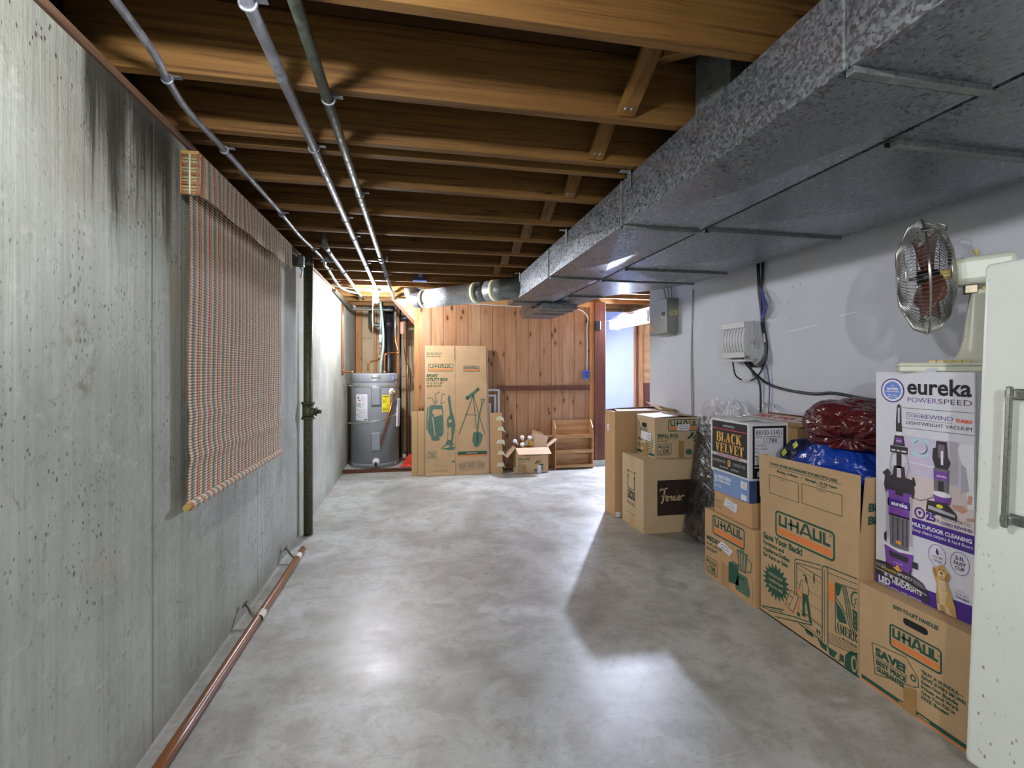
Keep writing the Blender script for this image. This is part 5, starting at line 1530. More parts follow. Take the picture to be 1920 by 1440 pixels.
def crump(u, v):
    a = 2 * PI * u
    y = y1_ / 2 - 0.02 + math.cos(a) * (y1_ / 2 + 0.03) * (1 - 0.25 * v)
    p = ux * (h_ * 0.93) + nx * (0.035 + math.sin(a) * (0.045 - 0.02 * v))
    q = V((p.x, y, p.z + v * 0.17))
    f = 0.05 * mnoise.noise(V((q.y * 8, q.z * 10, a))) + 0.025 * mnoise.noise(V((q.y * 22, q.z * 20, 3 + a)))
    q.z += v * 0.10 * mnoise.noise(V((y * 9, 1.7, math.sin(a))))
    q.x = min(q.x + f * v * 0.7, 0.24)
    q.y += f * v
    return q
MB().grid(crump, 70, 22, 'filmtop', True, True).build('crumpled_top', t)
t = thing('film_loops', 'thin loop of loose clear plastic behind the black whisky carton', 'plastic film', (2.245, 2.78, 0.98))
def loop(u, v):
    a = PI * u
    return V((0.008 + 0.012 * math.sin(a * 2) + 0.01 * v, 0.12 * math.cos(a) * (0.8 + 0.2 * v), 0.09 * math.sin(a) * (0.5 + 0.5 * v) + 0.04 * mnoise.noise(V((u * 5, v * 3, 1)))))
MB().grid(loop, 40, 12, 'filmtop').build('film', t)

# 5 medium printed carton under the bottle-box stack
t, mb, fr, ne, tp = carton('medium_moving_carton', 'printed medium moving carton with blender picture on the floor', (1.787, 2.29, 0), 0.455, 0.462, 0.41, 'cardo', 0.0)
fr.mover_logo(0.078, 0.275, 0.375, 0.392)
fr.text('MEDIUM', 0.018, 0.222, 0.027, 'green', 1, 0.165, 0.03).text('18 1/8" x 18" x 16"', 0.018, 0.192, 0.015, 'green', 1, 0.15, 0.02, 0.15).text('3.0 CU FT', 0.018, 0.160, 0.018, 'green', 1, 0.105, 0.03, 0.2)
fr.ok_stamp(0.015, 0.022, 0.125, 0.115)
# blender and toaster
fr.poly([(0.305, 0.262), (0.40, 0.262), (0.385, 0.15), (0.33, 0.15)], 'greenf', 1)
for k in range(3):
    fr.poly([(0.322 + 0.024 * k, 0.25), (0.332 + 0.024 * k, 0.25), (0.340 + 0.016 * k, 0.16), (0.334 + 0.016 * k, 0.16)], 'cardo', 2)
fr.line([(0.395, 0.24), (0.43, 0.225), (0.425, 0.175), (0.392, 0.165)], 0.007, 'greenf', 1).rect(0.335, 0.262, 0.37, 0.272, 'greenf', 1)
fr.poly([(0.325, 0.135), (0.395, 0.135), (0.42, 0.06), (0.41, 0.03), (0.30, 0.03), (0.295, 0.06)], 'greenf', 1).rect(0.325, 0.105, 0.372, 0.12, 'green', 2)
fr.poly([(0.235, 0.16), (0.32, 0.165), (0.325, 0.06), (0.235, 0.045)], 'green', 1).poly([(0.235, 0.16), (0.275, 0.18), (0.345, 0.18), (0.32, 0.165)], 'greenf', 2)
fr.rect(0.165, 0.0, 0.235, 0.135, 'ptape', 3).line([(0.442, 0.02), (0.442, 0.13)], 0.002, 'greenf', 1)
mb.build('body', t, bevel=0.003)
mb = MB()
Print(mb, (0, 0.462, 0), (0, -1, 0), (0, 0, 1), 0.003).poly([(0.13, 0.222), (0.245, 0.197), (0.275, 0.235), (0.175, 0.262)], 'paper', 0).scrawl(0.165, 0.212, 0.245, 0.25, 'greyink', 1, 2, 8, 0.003)
mb.build('paper_label', t)

# 6 small plain carton
t, mb, fr, ne, tp = carton('plain_carton', 'plain brown carton with a handwritten white label, directly under the blue box', (1.797, 2.335, 0.4105), 0.245, 0.345, 0.135, 'cardo', -0.02)
fr.rect(0.015, 0.035, 0.075, 0.075, 'cardy', 1).rrect(0.015, 0.035, 0.075, 0.075, 0.002, 0.0025, 'brownink', 2).rect(0.033, 0.035, 0.036, 0.075, 'brownink', 2).rect(0.055, 0.035, 0.058, 0.075, 'brownink', 2)
mb.build('body', t, bevel=0.003)
mb = MB()
Print(mb, (0, 0.345, 0), (0, -1, 0), (0, 0, 1), 0.002).poly([(0.10, 0.062), (0.215, 0.048), (0.225, 0.098), (0.115, 0.112)], 'paper', 0).scrawl(0.12, 0.062, 0.205, 0.106, 'greyink', 1, 3, 12, 0.0022)
mb.build('paper_label', t)

# 7 blue box
t, mb, fr, ne, tp = carton('blue_box', 'flat steel-blue cutlery box under the black whisky carton', (1.790, 2.345, 0.5465), 0.245, 0.325, 0.120, 'henblue', 0.0)
fr.text('HENCKELS', 0.045, 0.082, 0.020, 'whiteink', 1, 0.125, 0.02).text('INTERNATIONAL', 0.045, 0.060, 0.015, 'whiteink', 1, 0.122, 0.015)
fr.ell(0.026, 0.094, 0.006, 0.006, 'whiteink', 1).line([(0.018, 0.085), (0.034, 0.085)], 0.005, 'whiteink', 1).line([(0.026, 0.085), (0.022, 0.06), (0.016, 0.055)], 0.006, 'whiteink', 1).line([(0.026, 0.085), (0.031, 0.06), (0.038, 0.058)], 0.006, 'whiteink', 1).line([(0.014, 0.094), (0.014, 0.07)], 0.003, 'whiteink', 1).line([(0.038, 0.094), (0.038, 0.07)], 0.003, 'whiteink', 1)
fr.microtext(0.012, 0.024, 0.085, 0.042, 'cyan', 1, 2, 5)
fr.rect(0.255, 0.068, 0.308, 0.108, 'paper', 1).rect(0.275, 0.082, 0.292, 0.095, 'lime', 2).rect(0.296, 0.074, 0.302, 0.082, 'charcoal', 2).microtext(0.26, 0.098, 0.30, 0.104, 'lightgrey', 2, 1, 3).rect(0.258, 0.006, 0.305, 0.036, 'paper', 1)
ne.rect(0.0, 0, 0.045, 0.12, 'hennavy', 0).rect(0.046, 0, 0.245, 0.12, 'bvblack', 0).rect(0.085, 0.0, 0.089, 0.12, 'hennavy', 1).rect(0.115, 0.03, 0.119, 0.06, 'paper', 1)
mb.build('body', t, bevel=0.002)

# 8 black whisky carton
t, mb, fr, ne, tp = carton('whisky_carton', 'black printed whisky carton with white edges and gold serif lettering', (1.797, 2.355, 0.667), 0.246, 0.348, 0.315, 'whitecard', 0.0)
fr.poly([(0.012, 0.014), (0.333, 0.010), (0.333, 0.304), (0.012, 0.304)], 'bvblack', 0)
fr.text('IMPORTED', 0.172, 0.272, 0.014, 'whiteink', 1, 0.105, -0.01, 0, 'c')
fr.rect(0.012, 0.256, 0.333, 0.261, 'redink', 1)
fr.serif('BLACK', 0.055, 0.183, 0.285, 0.240, 'gold', 1).serif('VELVET', 0.045, 0.120, 0.305, 0.176, 'gold', 1)
fr.rect(0.012, 0.094, 0.333, 0.113, 'pinkband', 1).text('BLENDED CANADIAN WHISKY', 0.172, 0.099, 0.009, 'redink', 2, 0.20, 0.02, 0, 'c').microtext(0.018, 0.100, 0.06, 0.107, 'whiteink', 2, 1, 4).microtext(0.285, 0.100, 0.33, 0.107, 'whiteink', 2, 1, 5)
fr.ell(0.175, 0.066, 0.014, 0.018, 'gold', 1).ell(0.175, 0.066, 0.008, 0.011, 'bvblack', 2).text('8', 0.175, 0.059, 0.014, 'gold', 3, 0.009, 0.02, 0, 'c').line([(0.163, 0.05), (0.175, 0.046), (0.187, 0.05)], 0.004, 'gold', 2)
fr.microtext(0.02, 0.056, 0.14, 0.075, 'lightgrey', 1, 2, 6).microtext(0.21, 0.056, 0.325, 0.075, 'lightgrey', 1, 2, 7)
fr.text('40% ALC. BY VOL.', 0.085, 0.028, 0.009, 'whiteink', 1, 0.085, 0.0).text('(80 PROOF)', 0.195, 0.028, 0.009, 'whiteink', 1, 0.065, 0.0)
ne.poly([(0.022, 0.010), (0.236, 0.010), (0.236, 0.300), (0.022, 0.300)], 'bvblack', 0).rect(0.035, 0.085, 0.215, 0.288, 'paper', 1)
ne.text('88100-13451', 0.042, 0.250, 0.030, 'blackink', 2, 0.165, 0.0).microtext(0.04, 0.238, 0.20, 0.246, 'greyink', 2, 1, 2)
ne.line([(0.036, 0.234), (0.214, 0.234)], 0.0015, 'greyink', 2).line([(0.036, 0.204), (0.214, 0.204)], 0.0015, 'greyink', 2)
ne.text('x x x', 0.042, 0.214, 0.009, 'greyink', 2, 0.03, 0.0).text('11788', 0.09, 0.208, 0.024, 'blackink', 2, 0.085, 0.0)
ne.text('OH-189-D', 0.038, 0.186, 0.013, 'blackink', 2, 0.07, 0.0).text('MI-1420-8', 0.038, 0.168, 0.013, 'blackink', 2, 0.075, 0.0).text('MC-', 0.038, 0.149, 0.013, 'blackink', 2, 0.028, 0.0).text('5407', 0.058, 0.124, 0.022, 'blackink', 2, 0.055, 0.0).microtext(0.038, 0.126, 0.054, 0.14, 'greyink', 2, 1, 5).line([(0.036, 0.118), (0.214, 0.118)], 0.0015, 'greyink', 2).microtext(0.06, 0.10, 0.12, 0.112, 'greyink', 2, 1, 8)
ne.rect(0.035, 0.068, 0.09, 0.075, 'paper', 1).rect(0.05, 0.02, 0.10, 0.05, 'paper', 1)
mb.build('body', t, bevel=0.003)
MB().prism([(0.004, 0.344, 0.3155), (0.004, 0.10, 0.3155), (0.12, 0.11, 0.322), (0.12, 0.34, 0.320)], (0, 0, 1), 0.003, 'whitecard').prism([(0.242, 0.004, 0.3155), (0.242, 0.344, 0.3155), (0.13, 0.33, 0.332), (0.12, 0.02, 0.318)], (0, 0, 1), 0.003, 'whitecard').build('top_flap', t)

# 9 box with red-lettered tape, standing behind on the medium carton
t, mb, fr, ne, tp = carton('taped_carton', 'brown carton sealed with red lettered packing list tape, behind the black whisky carton', (2.050, 2.295, 0.4105), 0.205, 0.53, 0.545, 'cardo', 0.0)
mb.build('body', t, bevel=0.003)
mb = MB().slab((0.004, 0.528, 0.546), (0.004, 0.002, 0.546), (0.195, 0.002, 0.584), (0.195, 0.528, 0.584), (-0.2, 0, 1), 0.003, 'cardo')
tp = Print(mb, (0.004, 0.528, 0.5492), (0, -1, 0), (0.191, 0, 0.038))
tp.rect(0.0, 0.085, 0.526, 0.175, 'whitecard', 0)
for k in range(3):
    tp.text('PACKING LIST', 0.175 + 0.185 * k, 0.158, 0.052, 'redink', 1, 0.155, 0.035, 0.0, 'l', True)
mb.build('top_flap', t)
MB().box(0.196, 0.203, 0.0, 0.46, 0.546, 0.594, 'rail').build('raised_edge', t)

# ------------------------------------------------------------------ extra large open carton
t = thing('large_moving_carton', 'large open moving carton with raised front flap and truck picture, holding the plastic bags', 'carton', (1.803, 1.690, 0))
sx, sy, sz = 0.455, 0.582, 0.605
mb = MB().box(0, 0.005, 0, sy, 0, sz, 'card').box(sx - 0.005, sx, 0, sy, 0, sz, 'card').box(0.005, sx - 0.005, 0, 0.005, 0, sz, 'card').box(0.005, sx - 0.005, sy - 0.005, sy, 0, sz, 'card').box(0, sx, 0, sy, 0, 0.006, 'card')
pr = Print(mb, (0, sy, 0), (0, -1, 0), (0, 0, 1))
pr.mover_logo(0.108, 0.432, 0.468, 0.565)
pr.text('®', 0.438, 0.537, 0.012, 'green', 2, 0.012)
pr.text('Save Your Back!', 0.022, 0.394, 0.031, 'green', 1, 0.262, 0.025).text('Furniture and', 0.022, 0.362, 0.021, 'green', 1, 0.145, 0.02).text('Appliance Dollies', 0.022, 0.331, 0.021, 'green', 1, 0.182, 0.02).text('for Rent or Sale', 0.022, 0.300, 0.021, 'green', 1, 0.170, 0.02)
# burst
bu, bv = 0.112, 0.193
pts = []
for k in range(40):
    a = 2 * PI * k / 40
    r = 0.098 if k % 2 == 0 else 0.070
    pts.append((bu + r * math.cos(a) * 0.98, bv + r * math.sin(a) * 0.95))
pr.poly(pts, 'green', 1)
for k, s_ in enumerate(('Reduce your', 'load/unload', 'time by 50%')):
    pr.text(s_, bu, bv + 0.024 - 0.030 * k, 0.015, 'card', 2, 0.098, 0.01, 0, 'c')
# truck: frame of the box body seen from the rear corner
pr.line([(0.238, 0.185), (0.238, 0.350), (0.243, 0.363), (0.255, 0.367), (0.395, 0.392)], 0.0045, 'green', 1).line([(0.250, 0.170), (0.250, 0.345), (0.258, 0.350), (0.395, 0.372)], 0.0035, 'green', 1)
pr.line([(0.400, 0.060), (0.400, 0.380), (0.404, 0.392), (0.415, 0.397), (0.426, 0.392), (0.430, 0.380), (0.430, 0.040)], 0.0045, 'green', 1).line([(0.412, 0.055), (0.412, 0.380)], 0.0025, 'green', 1)
pr.line([(0.415, 0.397), (0.578, 0.408)], 0.005, 'green', 1).line([(0.430, 0.374), (0.578, 0.386)], 0.003, 'green', 1).line([(0.250, 0.345), (0.395, 0.335)], 0.0035, 'green', 1)
for q in (0.345, 0.275, 0.215, 0.155):
    pr.line([(0.252, q - 0.02), (0.398, q - 0.035)], 0.0018, 'green', 1)
pr.rect(0.350, 0.292, 0.358, 0.335, 'green', 1).rect(0.352, 0.288, 0.356, 0.30, 'card', 2)
pr.rect(0.432, 0.258, 0.470, 0.335, 'orink', 1)
pr.poly([(0.470, 0.132), (0.578, 0.145), (0.578, 0.360), (0.470, 0.345)], 'card', 2)
pr.line([(0.470, 0.132), (0.470, 0.347), (0.578, 0.362)], 0.004, 'green', 3).line([(0.470, 0.132), (0.50, 0.134)], 0.003, 'green', 3)
# striped ribbon picture beside a face in profile, cut by the carton edge
pr.poly([(0.472, 0.345), (0.505, 0.348), (0.490, 0.300), (0.474, 0.29)], 'green', 4).poly([(0.474, 0.265), (0.515, 0.225), (0.530, 0.195), (0.49, 0.185), (0.478, 0.20)], 'green', 4)
for k in range(3):
    pr.line([(0.505 + 0.009 * k, 0.350), (0.522 + 0.010 * k, 0.285), (0.532 + 0.011 * k, 0.215), (0.552 + 0.011 * k, 0.165)], 0.0045, 'green', 5)
for k in range(2):
    pr.line([(0.472, 0.285 - 0.018 * k), (0.500, 0.262 - 0.018 * k), (0.522, 0.232 - 0.018 * k)], 0.005, 'green', 5)
pr.line([(0.578, 0.350), (0.560, 0.346), (0.550, 0.325), (0.552, 0.295), (0.566, 0.282)], 0.007, 'green', 4).line([(0.578, 0.325), (0.566, 0.318), (0.572, 0.302), (0.562, 0.295)], 0.004, 'green', 4).poly([(0.555, 0.275), (0.578, 0.270), (0.578, 0.185), (0.560, 0.20)], 'green', 4)
for a, b in ((0.567, 0.255), (0.572, 0.232), (0.569, 0.210)):
    pr.ell(a, b, 0.003, 0.003, 'card', 6, 8)
pr.serif('AMERI', 0.474, 0.140, 0.566, 0.178, 'green', 5).line([(0.578, 0.176), (0.571, 0.168), (0.570, 0.150), (0.578, 0.142)], 0.006, 'green', 5)
pr.microtext(0.505, 0.118, 0.575, 0.128, 'green', 4, 1, 3)
for k in range(5):
    pr.line([(0.432, 0.108 - 0.008 * k), (0.578, 0.128 - 0.008 * k)], 0.002, 'green', 1)
pr.line([(0.432, 0.066), (0.56, 0.085), (0.578, 0.10)], 0.003, 'green', 1)
# ramp, bumper, skirt, wheel
pr.line([(0.010, 0.026), (0.165, 0.078)], 0.006, 'green', 1).line([(0.012, 0.018), (0.16, 0.066)], 0.003, 'green', 1).line([(0.055, 0.022), (0.235, 0.080), (0.345, 0.103)], 0.005, 'green', 1).line([(0.105, 0.016), (0.245, 0.062), (0.345, 0.095)], 0.005, 'green', 1).line([(0.28, 0.130), (0.398, 0.112)], 0.004, 'green', 1)
pr.line([(0.262, 0.062), (0.402, 0.052)], 0.006, 'green', 1).line([(0.275, 0.074), (0.402, 0.066)], 0.003, 'green', 1)
for a in (0.372, 0.385):
    pr.ell(a, 0.083, 0.005, 0.010, 'green', 1, 12)
pr.poly([(0.298, 0.060), (0.345, 0.058), (0.352, 0.040), (0.31, 0.040)], 'green', 1).poly([(0.372, 0.050), (0.424, 0.046), (0.424, 0.018), (0.395, 0.022)], 'green', 1).poly([(0.432, 0.044), (0.480, 0.046), (0.462, 0.012), (0.437, 0.014)], 'green', 1).line([(0.462, 0.012), (0.492, 0.012), (0.492, 0.046)], 0.003, 'green', 1)
pr.poly([(0.515, 0.012), (0.520, 0.06), (0.545, 0.09), (0.578, 0.095), (0.578, 0.004), (0.530, 0.004)], 'green', 1).ell(0.562, 0.045, 0.014, 0.034, 'card', 2, 16).ell(0.564, 0.045, 0.009, 0.024, 'green', 3, 16).rect(0.495, 0.02, 0.512, 0.05, 'green', 1)
# figure with a hand truck
pr.ell(0.300, 0.300, 0.011, 0.013, 'green', 3, 14).ell(0.296, 0.296, 0.007, 0.009, 'card', 4, 12).line([(0.309, 0.30), (0.313, 0.275)], 0.008, 'green', 3)
pr.poly([(0.277, 0.275), (0.292, 0.282), (0.310, 0.280), (0.322, 0.265), (0.318, 0.220), (0.285, 0.220)], 'card', 3).line([(0.277, 0.275), (0.292, 0.282), (0.310, 0.280), (0.322, 0.262), (0.325, 0.230), (0.315, 0.215)], 0.0025, 'green', 4).line([(0.277, 0.275), (0.270, 0.245), (0.262, 0.225)], 0.0025, 'green', 4).line([(0.285, 0.27), (0.288, 0.22)], 0.002, 'green', 4)
pr.poly([(0.287, 0.220), (0.318, 0.222), (0.330, 0.165), (0.338, 0.118), (0.325, 0.116), (0.312, 0.170), (0.306, 0.195), (0.300, 0.160), (0.302, 0.122), (0.288, 0.120), (0.285, 0.165)], 'green', 3).rect(0.282, 0.110, 0.305, 0.122, 'green', 3).rect(0.325, 0.104, 0.342, 0.116, 'green', 3)
pr.poly([(0.178, 0.118), (0.214, 0.200), (0.262, 0.190), (0.228, 0.098)], 'card', 3).line([(0.178, 0.118), (0.214, 0.200), (0.262, 0.190), (0.228, 0.098)], 0.003, 'green', 4, True).line([(0.203, 0.108), (0.238, 0.195)], 0.002, 'green', 4).line([(0.192, 0.128), (0.212, 0.125)], 0.006, 'greenf', 4).line([(0.208, 0.170), (0.228, 0.167)], 0.006, 'greenf', 4)
pr.line([(0.262, 0.190), (0.250, 0.220), (0.262, 0.228), (0.285, 0.212), (0.272, 0.180), (0.255, 0.12), (0.265, 0.105)], 0.005, 'orink', 4).line([(0.175, 0.112), (0.235, 0.088)], 0.005, 'orink', 4).ell(0.262, 0.105, 0.010, 0.010, 'green', 4, 12)
nr_ = Print(mb, (0, 0, 0), (1, 0, 0), (0, 0, 1))
mb.build('body', t, bevel=0.002)
# raised front flap with the storage lines
mb = MB().slab((-0.002, sy + 0.002, sz), (-0.002, -0.004, sz), (-0.008, -0.015, sz + 0.238), (-0.008, sy + 0.004, sz + 0.228), (1, 0, 0), 0.005, 'card')
pf_ = Print(mb, (-0.002, sy, sz), (0, -1, 0), (-0.025, 0, 1), 0.0012)
pf_.text('U-HAUL BOXES ARE DESIGNED FOR MULTIPLE USES!', 0.080, 0.185, 0.013, 'green', 1, 0.405, 0.02).line([(0.072, 0.175), (0.508, 0.180)], 0.0022, 'green', 1)
pf_.text('Moving - 4 Moves', 0.128, 0.155, 0.012, 'green', 1, 0.135, 0.02).ell(0.287, 0.161, 0.003, 0.003, 'green', 1, 10).text('Storage - 10-12 Years', 0.31, 0.155, 0.012, 'green', 1, 0.175, 0.02)
pf_.text('1st USE', 0.17, 0.140, 0.007, 'orink', 1, 0.032, 0.0, 0, 'c').text('Contents', 0.17, 0.120, 0.006, 'green', 1, 0.045, 0.0, 0, 'c').text('1st REUSE', 0.40, 0.143, 0.008, 'green', 1, 0.055, 0.0, 0, 'c').text('Contents', 0.40, 0.122, 0.007, 'green', 1, 0.05, 0.0, 0, 'c')
pf_.line([(0.072, 0.037), (0.072, 0.132), (0.266, 0.132), (0.266, 0.037)], 0.0025, 'green', 1, True).line([(0.288, 0.042), (0.288, 0.134), (0.508, 0.134), (0.508, 0.042)], 0.0025, 'green', 1, True)
mb.build('front_flap', t)
mb = MB().slab((0.012, -0.002, sz), (sx - 0.01, -0.002, sz), (sx - 0.02, -0.012, sz + 0.222), (0.024, -0.012, sz + 0.225), (0, 1, 0.2), 0.005, 'card')
ps_ = Print(mb, (0.012, -0.002, sz), (1, 0, 0), (0, -0.010, 0.222), 0.0012)
ps_.text('BEST', 0.03, 0.085, 0.034, 'green', 1, 0.12, 0.03).text('BEST', 0.03, 0.030, 0.034, 'green', 1, 0.12, 0.03)
mb.build('side_flap', t)
sheet_flap(MB(), (sx, sy, sz), (sx, 0, sz), (0.03, 0, 1), 0.2, 'card').build('back_flap', t)

def bag(name, label, loc, rx, ry, rz_, mat, seed, knot=None, flat=0.7):
    t = thing(name, label, 'bag', loc)
    def fn(u, v):
        a, b = 2 * PI * u, -PI / 2 + PI * v
        d = V((math.cos(a) * math.cos(b), math.sin(a) * math.cos(b), math.sin(b)))
        f = 1 + 0.20 * mnoise.noise(d * 1.7 + V((seed, 0, 0))) + 0.06 * (1 - 2 * abs(mnoise.noise(d * 4.5 + V((seed, 3, 1))))) + 0.025 * (1 - 2 * abs(mnoise.noise(d * 12 + V((seed, 7, 2)))))
        if knot is not None:
            k = V(knot).normalized()
            g = max(0, d.dot(k))
            f *= 1 - 0.38 * g ** 14
            tang = d - k * d.dot(k)
            if tang.length > 1e-4:
                ang = math.atan2(tang.normalized().dot(k.orthogonal().normalized()), tang.normalized().dot(k.cross(k.orthogonal()).normalized()))
                f *= 1 + 0.075 * g ** 1.5 * math.sin(ang * 9 + 2 * mnoise.noise(d * 3))
        p = V((d.x * rx, d.y * ry, d.z * rz_)) * f
        if p.z < -rz_ * flat: p.z = -rz_ * flat + (p.z + rz_ * flat) * 0.15
        return p
    MB().grid(fn, 120, 72, mat, True, True).build('bag_body', t)
    return t
t = bag('blue_bag', 'shiny blue plastic bag stuffed into the large open moving carton', (2.030, 1.985, 0.74), 0.168, 0.245, 0.185, 'bluebag', 2.0)
# printed band corner of the blue bag poking up over the flap
mb = MB().prism([(-0.13, 0.245, 0.02), (-0.12, 0.275, 0.10), (-0.09, 0.235, 0.165), (-0.05, 0.15, 0.185), (-0.06, 0.10, 0.16), (-0.11, 0.17, 0.11)], (0.6, 0.2, 0.3), 0.012, 'navybag')
pn = V((-0.6, -0.2, -0.1))
for p in ((-0.128, 0.250, 0.045), (-0.120, 0.240, 0.105), (-0.092, 0.195, 0.150)):
    mb.prism([V(p) + pn * 0.012 + V(q) for q in ((0, 0.016, 0), (0.004, -0.006, 0.022), (0.002, -0.022, 0.002), (-0.004, -0.002, -0.02))], (-1, -0.3, 0), 0.003, 'lime')
mb.build('printed_hem', t)
bag('maroon_bag', 'shiny maroon plastic bag lying on top of the blue bag', (2.050, 1.942, 1.005), 0.178, 0.230, 0.130, 'maroon', 5.3, (-0.72, -0.35, -0.38))

# ------------------------------------------------------------------ near carton with the handle hole
t = thing('handle_carton', 'closed moving carton with oval handle hole, under the vacuum cleaner box', 'carton', (1.804, 1.232, 0))
sx, sy, sz = 0.455, 0.455, 0.400
mb = MB().box(0, sx, 0, sy, 0, sz, 'card')
pr = Print(mb, (0, sy, 0), (0, -1, 0), (0, 0, 1))
pr.text('EASY-TO-LIFT HANDLES', 0.145, 0.362, 0.014, 'green', 1, 0.165, 0.03)
hole = []
for cx_, a0 in ((0.262, -90), (0.197, 90)):
    hole += [(cx_ + 0.013 * math.cos(math.radians(a0 + 22.5 * k)), 0.334 + 0.013 * math.sin(math.radians(a0 + 22.5 * k))) for k in range(9)]
pr.poly(hole, 'blackgap', 1)  # dark inside of the hand hole painted flat on the card
pr.mover_logo(0.130, 0.208, 0.322, 0.298)
pr.text('®', 0.308, 0.270, 0.006, 'green', 2, 0.007)
pr.line([(0.057, 0.180), (0.195, 0.200), (0.239, 0.150), (0.242, 0.118), (0.225, 0.108), (0.071, 0.062)], 0.0028, 'green', 1, True)
pr.text('SAVE!', 0.072, 0.140, 0.031, 'green', 2, 0.122, 0.035).line([(0.072, 0.131), (0.200, 0.131)], 0.003, 'green', 2)
pr.text('BEST PRICE', 0.075, 0.105, 0.019, 'green', 2, 0.122, 0.03).text('GUARANTEE', 0.077, 0.080, 0.019, 'green', 2, 0.112, 0.03)
pr.ring(0.222, 0.139, 0.0085, 0.010, 0.005, 'green', 2)
for k, (s_, w_) in enumerate((('"BUY A BUNDLE\u2014', 0.140), ('SAVE EVEN MORE!', 0.146), ('Beat Our Bundle', 0.122), ('Prices and We\u2019ll', 0.122), ('Give You $20 in', 0.112), ('FREE Boxes!', 0.092))):
    pr.text(s_, 0.251, 0.176 - 0.0185 * k, 0.0125, 'green', 1, w_, 0.02)
pr.rect(0.010, 0.010, 0.430, 0.026, 'green', 1).rect(0.010, 0.000, 0.430, 0.007, 'orink', 1).text('uhaul', 0.168, 0.0135, 0.010, 'card', 2, 0.055, 0.03).text('.com', 0.236, 0.0135, 0.010, 'card', 2, 0.045, 0.03)
mb.build('body', t, bevel=0.002)
mb = MB().slab((-0.001, sy - 0.187, 0.0), (-0.001, sy - 0.234, 0.0), (-0.0035, sy - 0.233, 0.105), (-0.003, sy - 0.189, 0.085), (-1, 0, 0), 0.0012, 'ptape')
mb.build('packing_tape', t)
MB().box(0.10, 0.355, 0, sy, sz + 0.0002, sz + 0.002, 'card').build('top_flap', t)

# ------------------------------------------------------------------ vacuum cleaner box
t = thing('vacuum_box', 'tall white and purple vacuum cleaner box standing under the fan', 'box', (1.868, 1.310, 0.4025))
sx, sy, sz = 0.30, 0.360, 0.868
mb = MB().box(0, sx, 0, sy, 0, sz, 'eurw')
z0 = 0.4025
class Eu(Print):
    def p(s, q, L):                 # heights on the sleeve are read from the floor
        return Print.p(s, (q[0] - 0.0, q[1] - z0), L)
pr = Eu(mb, (0, sy, 0), (0, -1, 0), (0, 0, 1))
pr.rect(0.362, z0, 0.3635, z0 + sz, 'lightgrey', 0)
pr.ell(0.071, 1.197, 0.048, 0.048, 'purple', 1, 36).ell(0.071, 1.197, 0.043, 0.043, 'whiteink', 2, 36)
pts = []
for k in range(60):
    a = 2 * PI * k / 60
    r = 0.037 if k % 2 else 0.033
    pts.append((0.071 + r * math.cos(a), 1.197 + r * math.sin(a)))
pr.tris(pts, [tuple(range(60))], 'badgeblue', 3)
pr.text('THE', 0.071, 1.213, 0.006, 'whiteink', 4, 0.012, 0.02, 0, 'c').text('eureka', 0.071, 1.200, 0.011, 'whiteink', 4, 0.046, 0.03, 0, 'c').text('CLEAN PROMISE', 0.071, 1.190, 0.006, 'whiteink', 4, 0.056, 0.02, 0, 'c').microtext(0.052, 1.176, 0.090, 1.183, 'whiteink', 4, 1, 2).microtext(0.052, 1.168, 0.090, 1.175, 'whiteink', 4, 1, 3)
pr.text('eureka', 0.130, 1.187, 0.060, 'blackink', 1, 0.222, 0.010)
pr.text('POWER', 0.131, 1.155, 0.0195, 'violet', 1, 0.108, -0.005).text('SPEED', 0.243, 1.155, 0.0195, 'charcoal', 1, 0.110, -0.005)
pr.line([(0.112, 1.131), (0.360, 1.131)], 0.0016, 'charcoal', 1).line([(0.112, 1.054), (0.360, 1.054)], 0.0016, 'charcoal', 1)
pr.text('CORD', 0.133, 1.098, 0.011, 'purple', 1, 0.046, 0.0).text('REWIND', 0.182, 1.096, 0.0165, 'purple', 1, 0.111, -0.005).line([(0.290, 1.088), (0.128, 1.090), (0.128, 1.114), (0.178, 1.114)], 0.0012, 'charcoal', 1).text('TURBO', 0.299, 1.094, 0.0115, 'orange', 1, 0.054, 0.03, 0.2)
pr.text('LIGHTWEIGHT VACUUM', 0.126, 1.069, 0.013, 'blackink', 1, 0.226, 0.0)
# photo panel
pr.rect(0.119, 0.712, 0.360, 1.024, 'lilac', 1)
pr.poly([(0.119, 0.712), (0.360, 0.712), (0.360, 0.862), (0.119, 0.880)], 'peach', 2).line([(0.119, 0.925), (0.285, 0.918)], 0.004, 'whiteink', 2)
pr.rect(0.150, 0.952, 0.212, 1.018, 'cyan', 3).ell(0.184, 0.985, 0.023, 0.024, 'charcoal', 4).ell(0.181, 0.987, 0.023, 0.024, 'lilac', 5).line([(0.156, 0.998), (0.172, 1.012)], 0.0025, 'greyink', 4).line([(0.156, 0.985), (0.170, 0.998)], 0.002, 'greyink', 4)
pr.rect(0.283, 0.87, 0.310, 1.024, 'lightgrey', 2)
pr.poly([(0.308, 1.000), (0.318, 1.022), (0.360, 1.024), (0.360, 0.80), (0.340, 0.80), (0.335, 0.88), (0.330, 0.93), (0.315, 0.97)], 'whiteink', 3).poly([(0.318, 0.845), (0.345, 0.86), (0.335, 0.94), (0.320, 0.95)], 'lightgrey', 4).poly([(0.338, 0.815), (0.352, 0.815), (0.356, 0.845), (0.342, 0.845)], 'skin', 5).poly([(0.290, 0.80), (0.325, 0.805), (0.342, 0.792), (0.325, 0.778), (0.295, 0.785)], 'skin', 5).poly([(0.335, 0.765), (0.360, 0.772), (0.360, 0.758), (0.338, 0.755)], 'skin', 5)
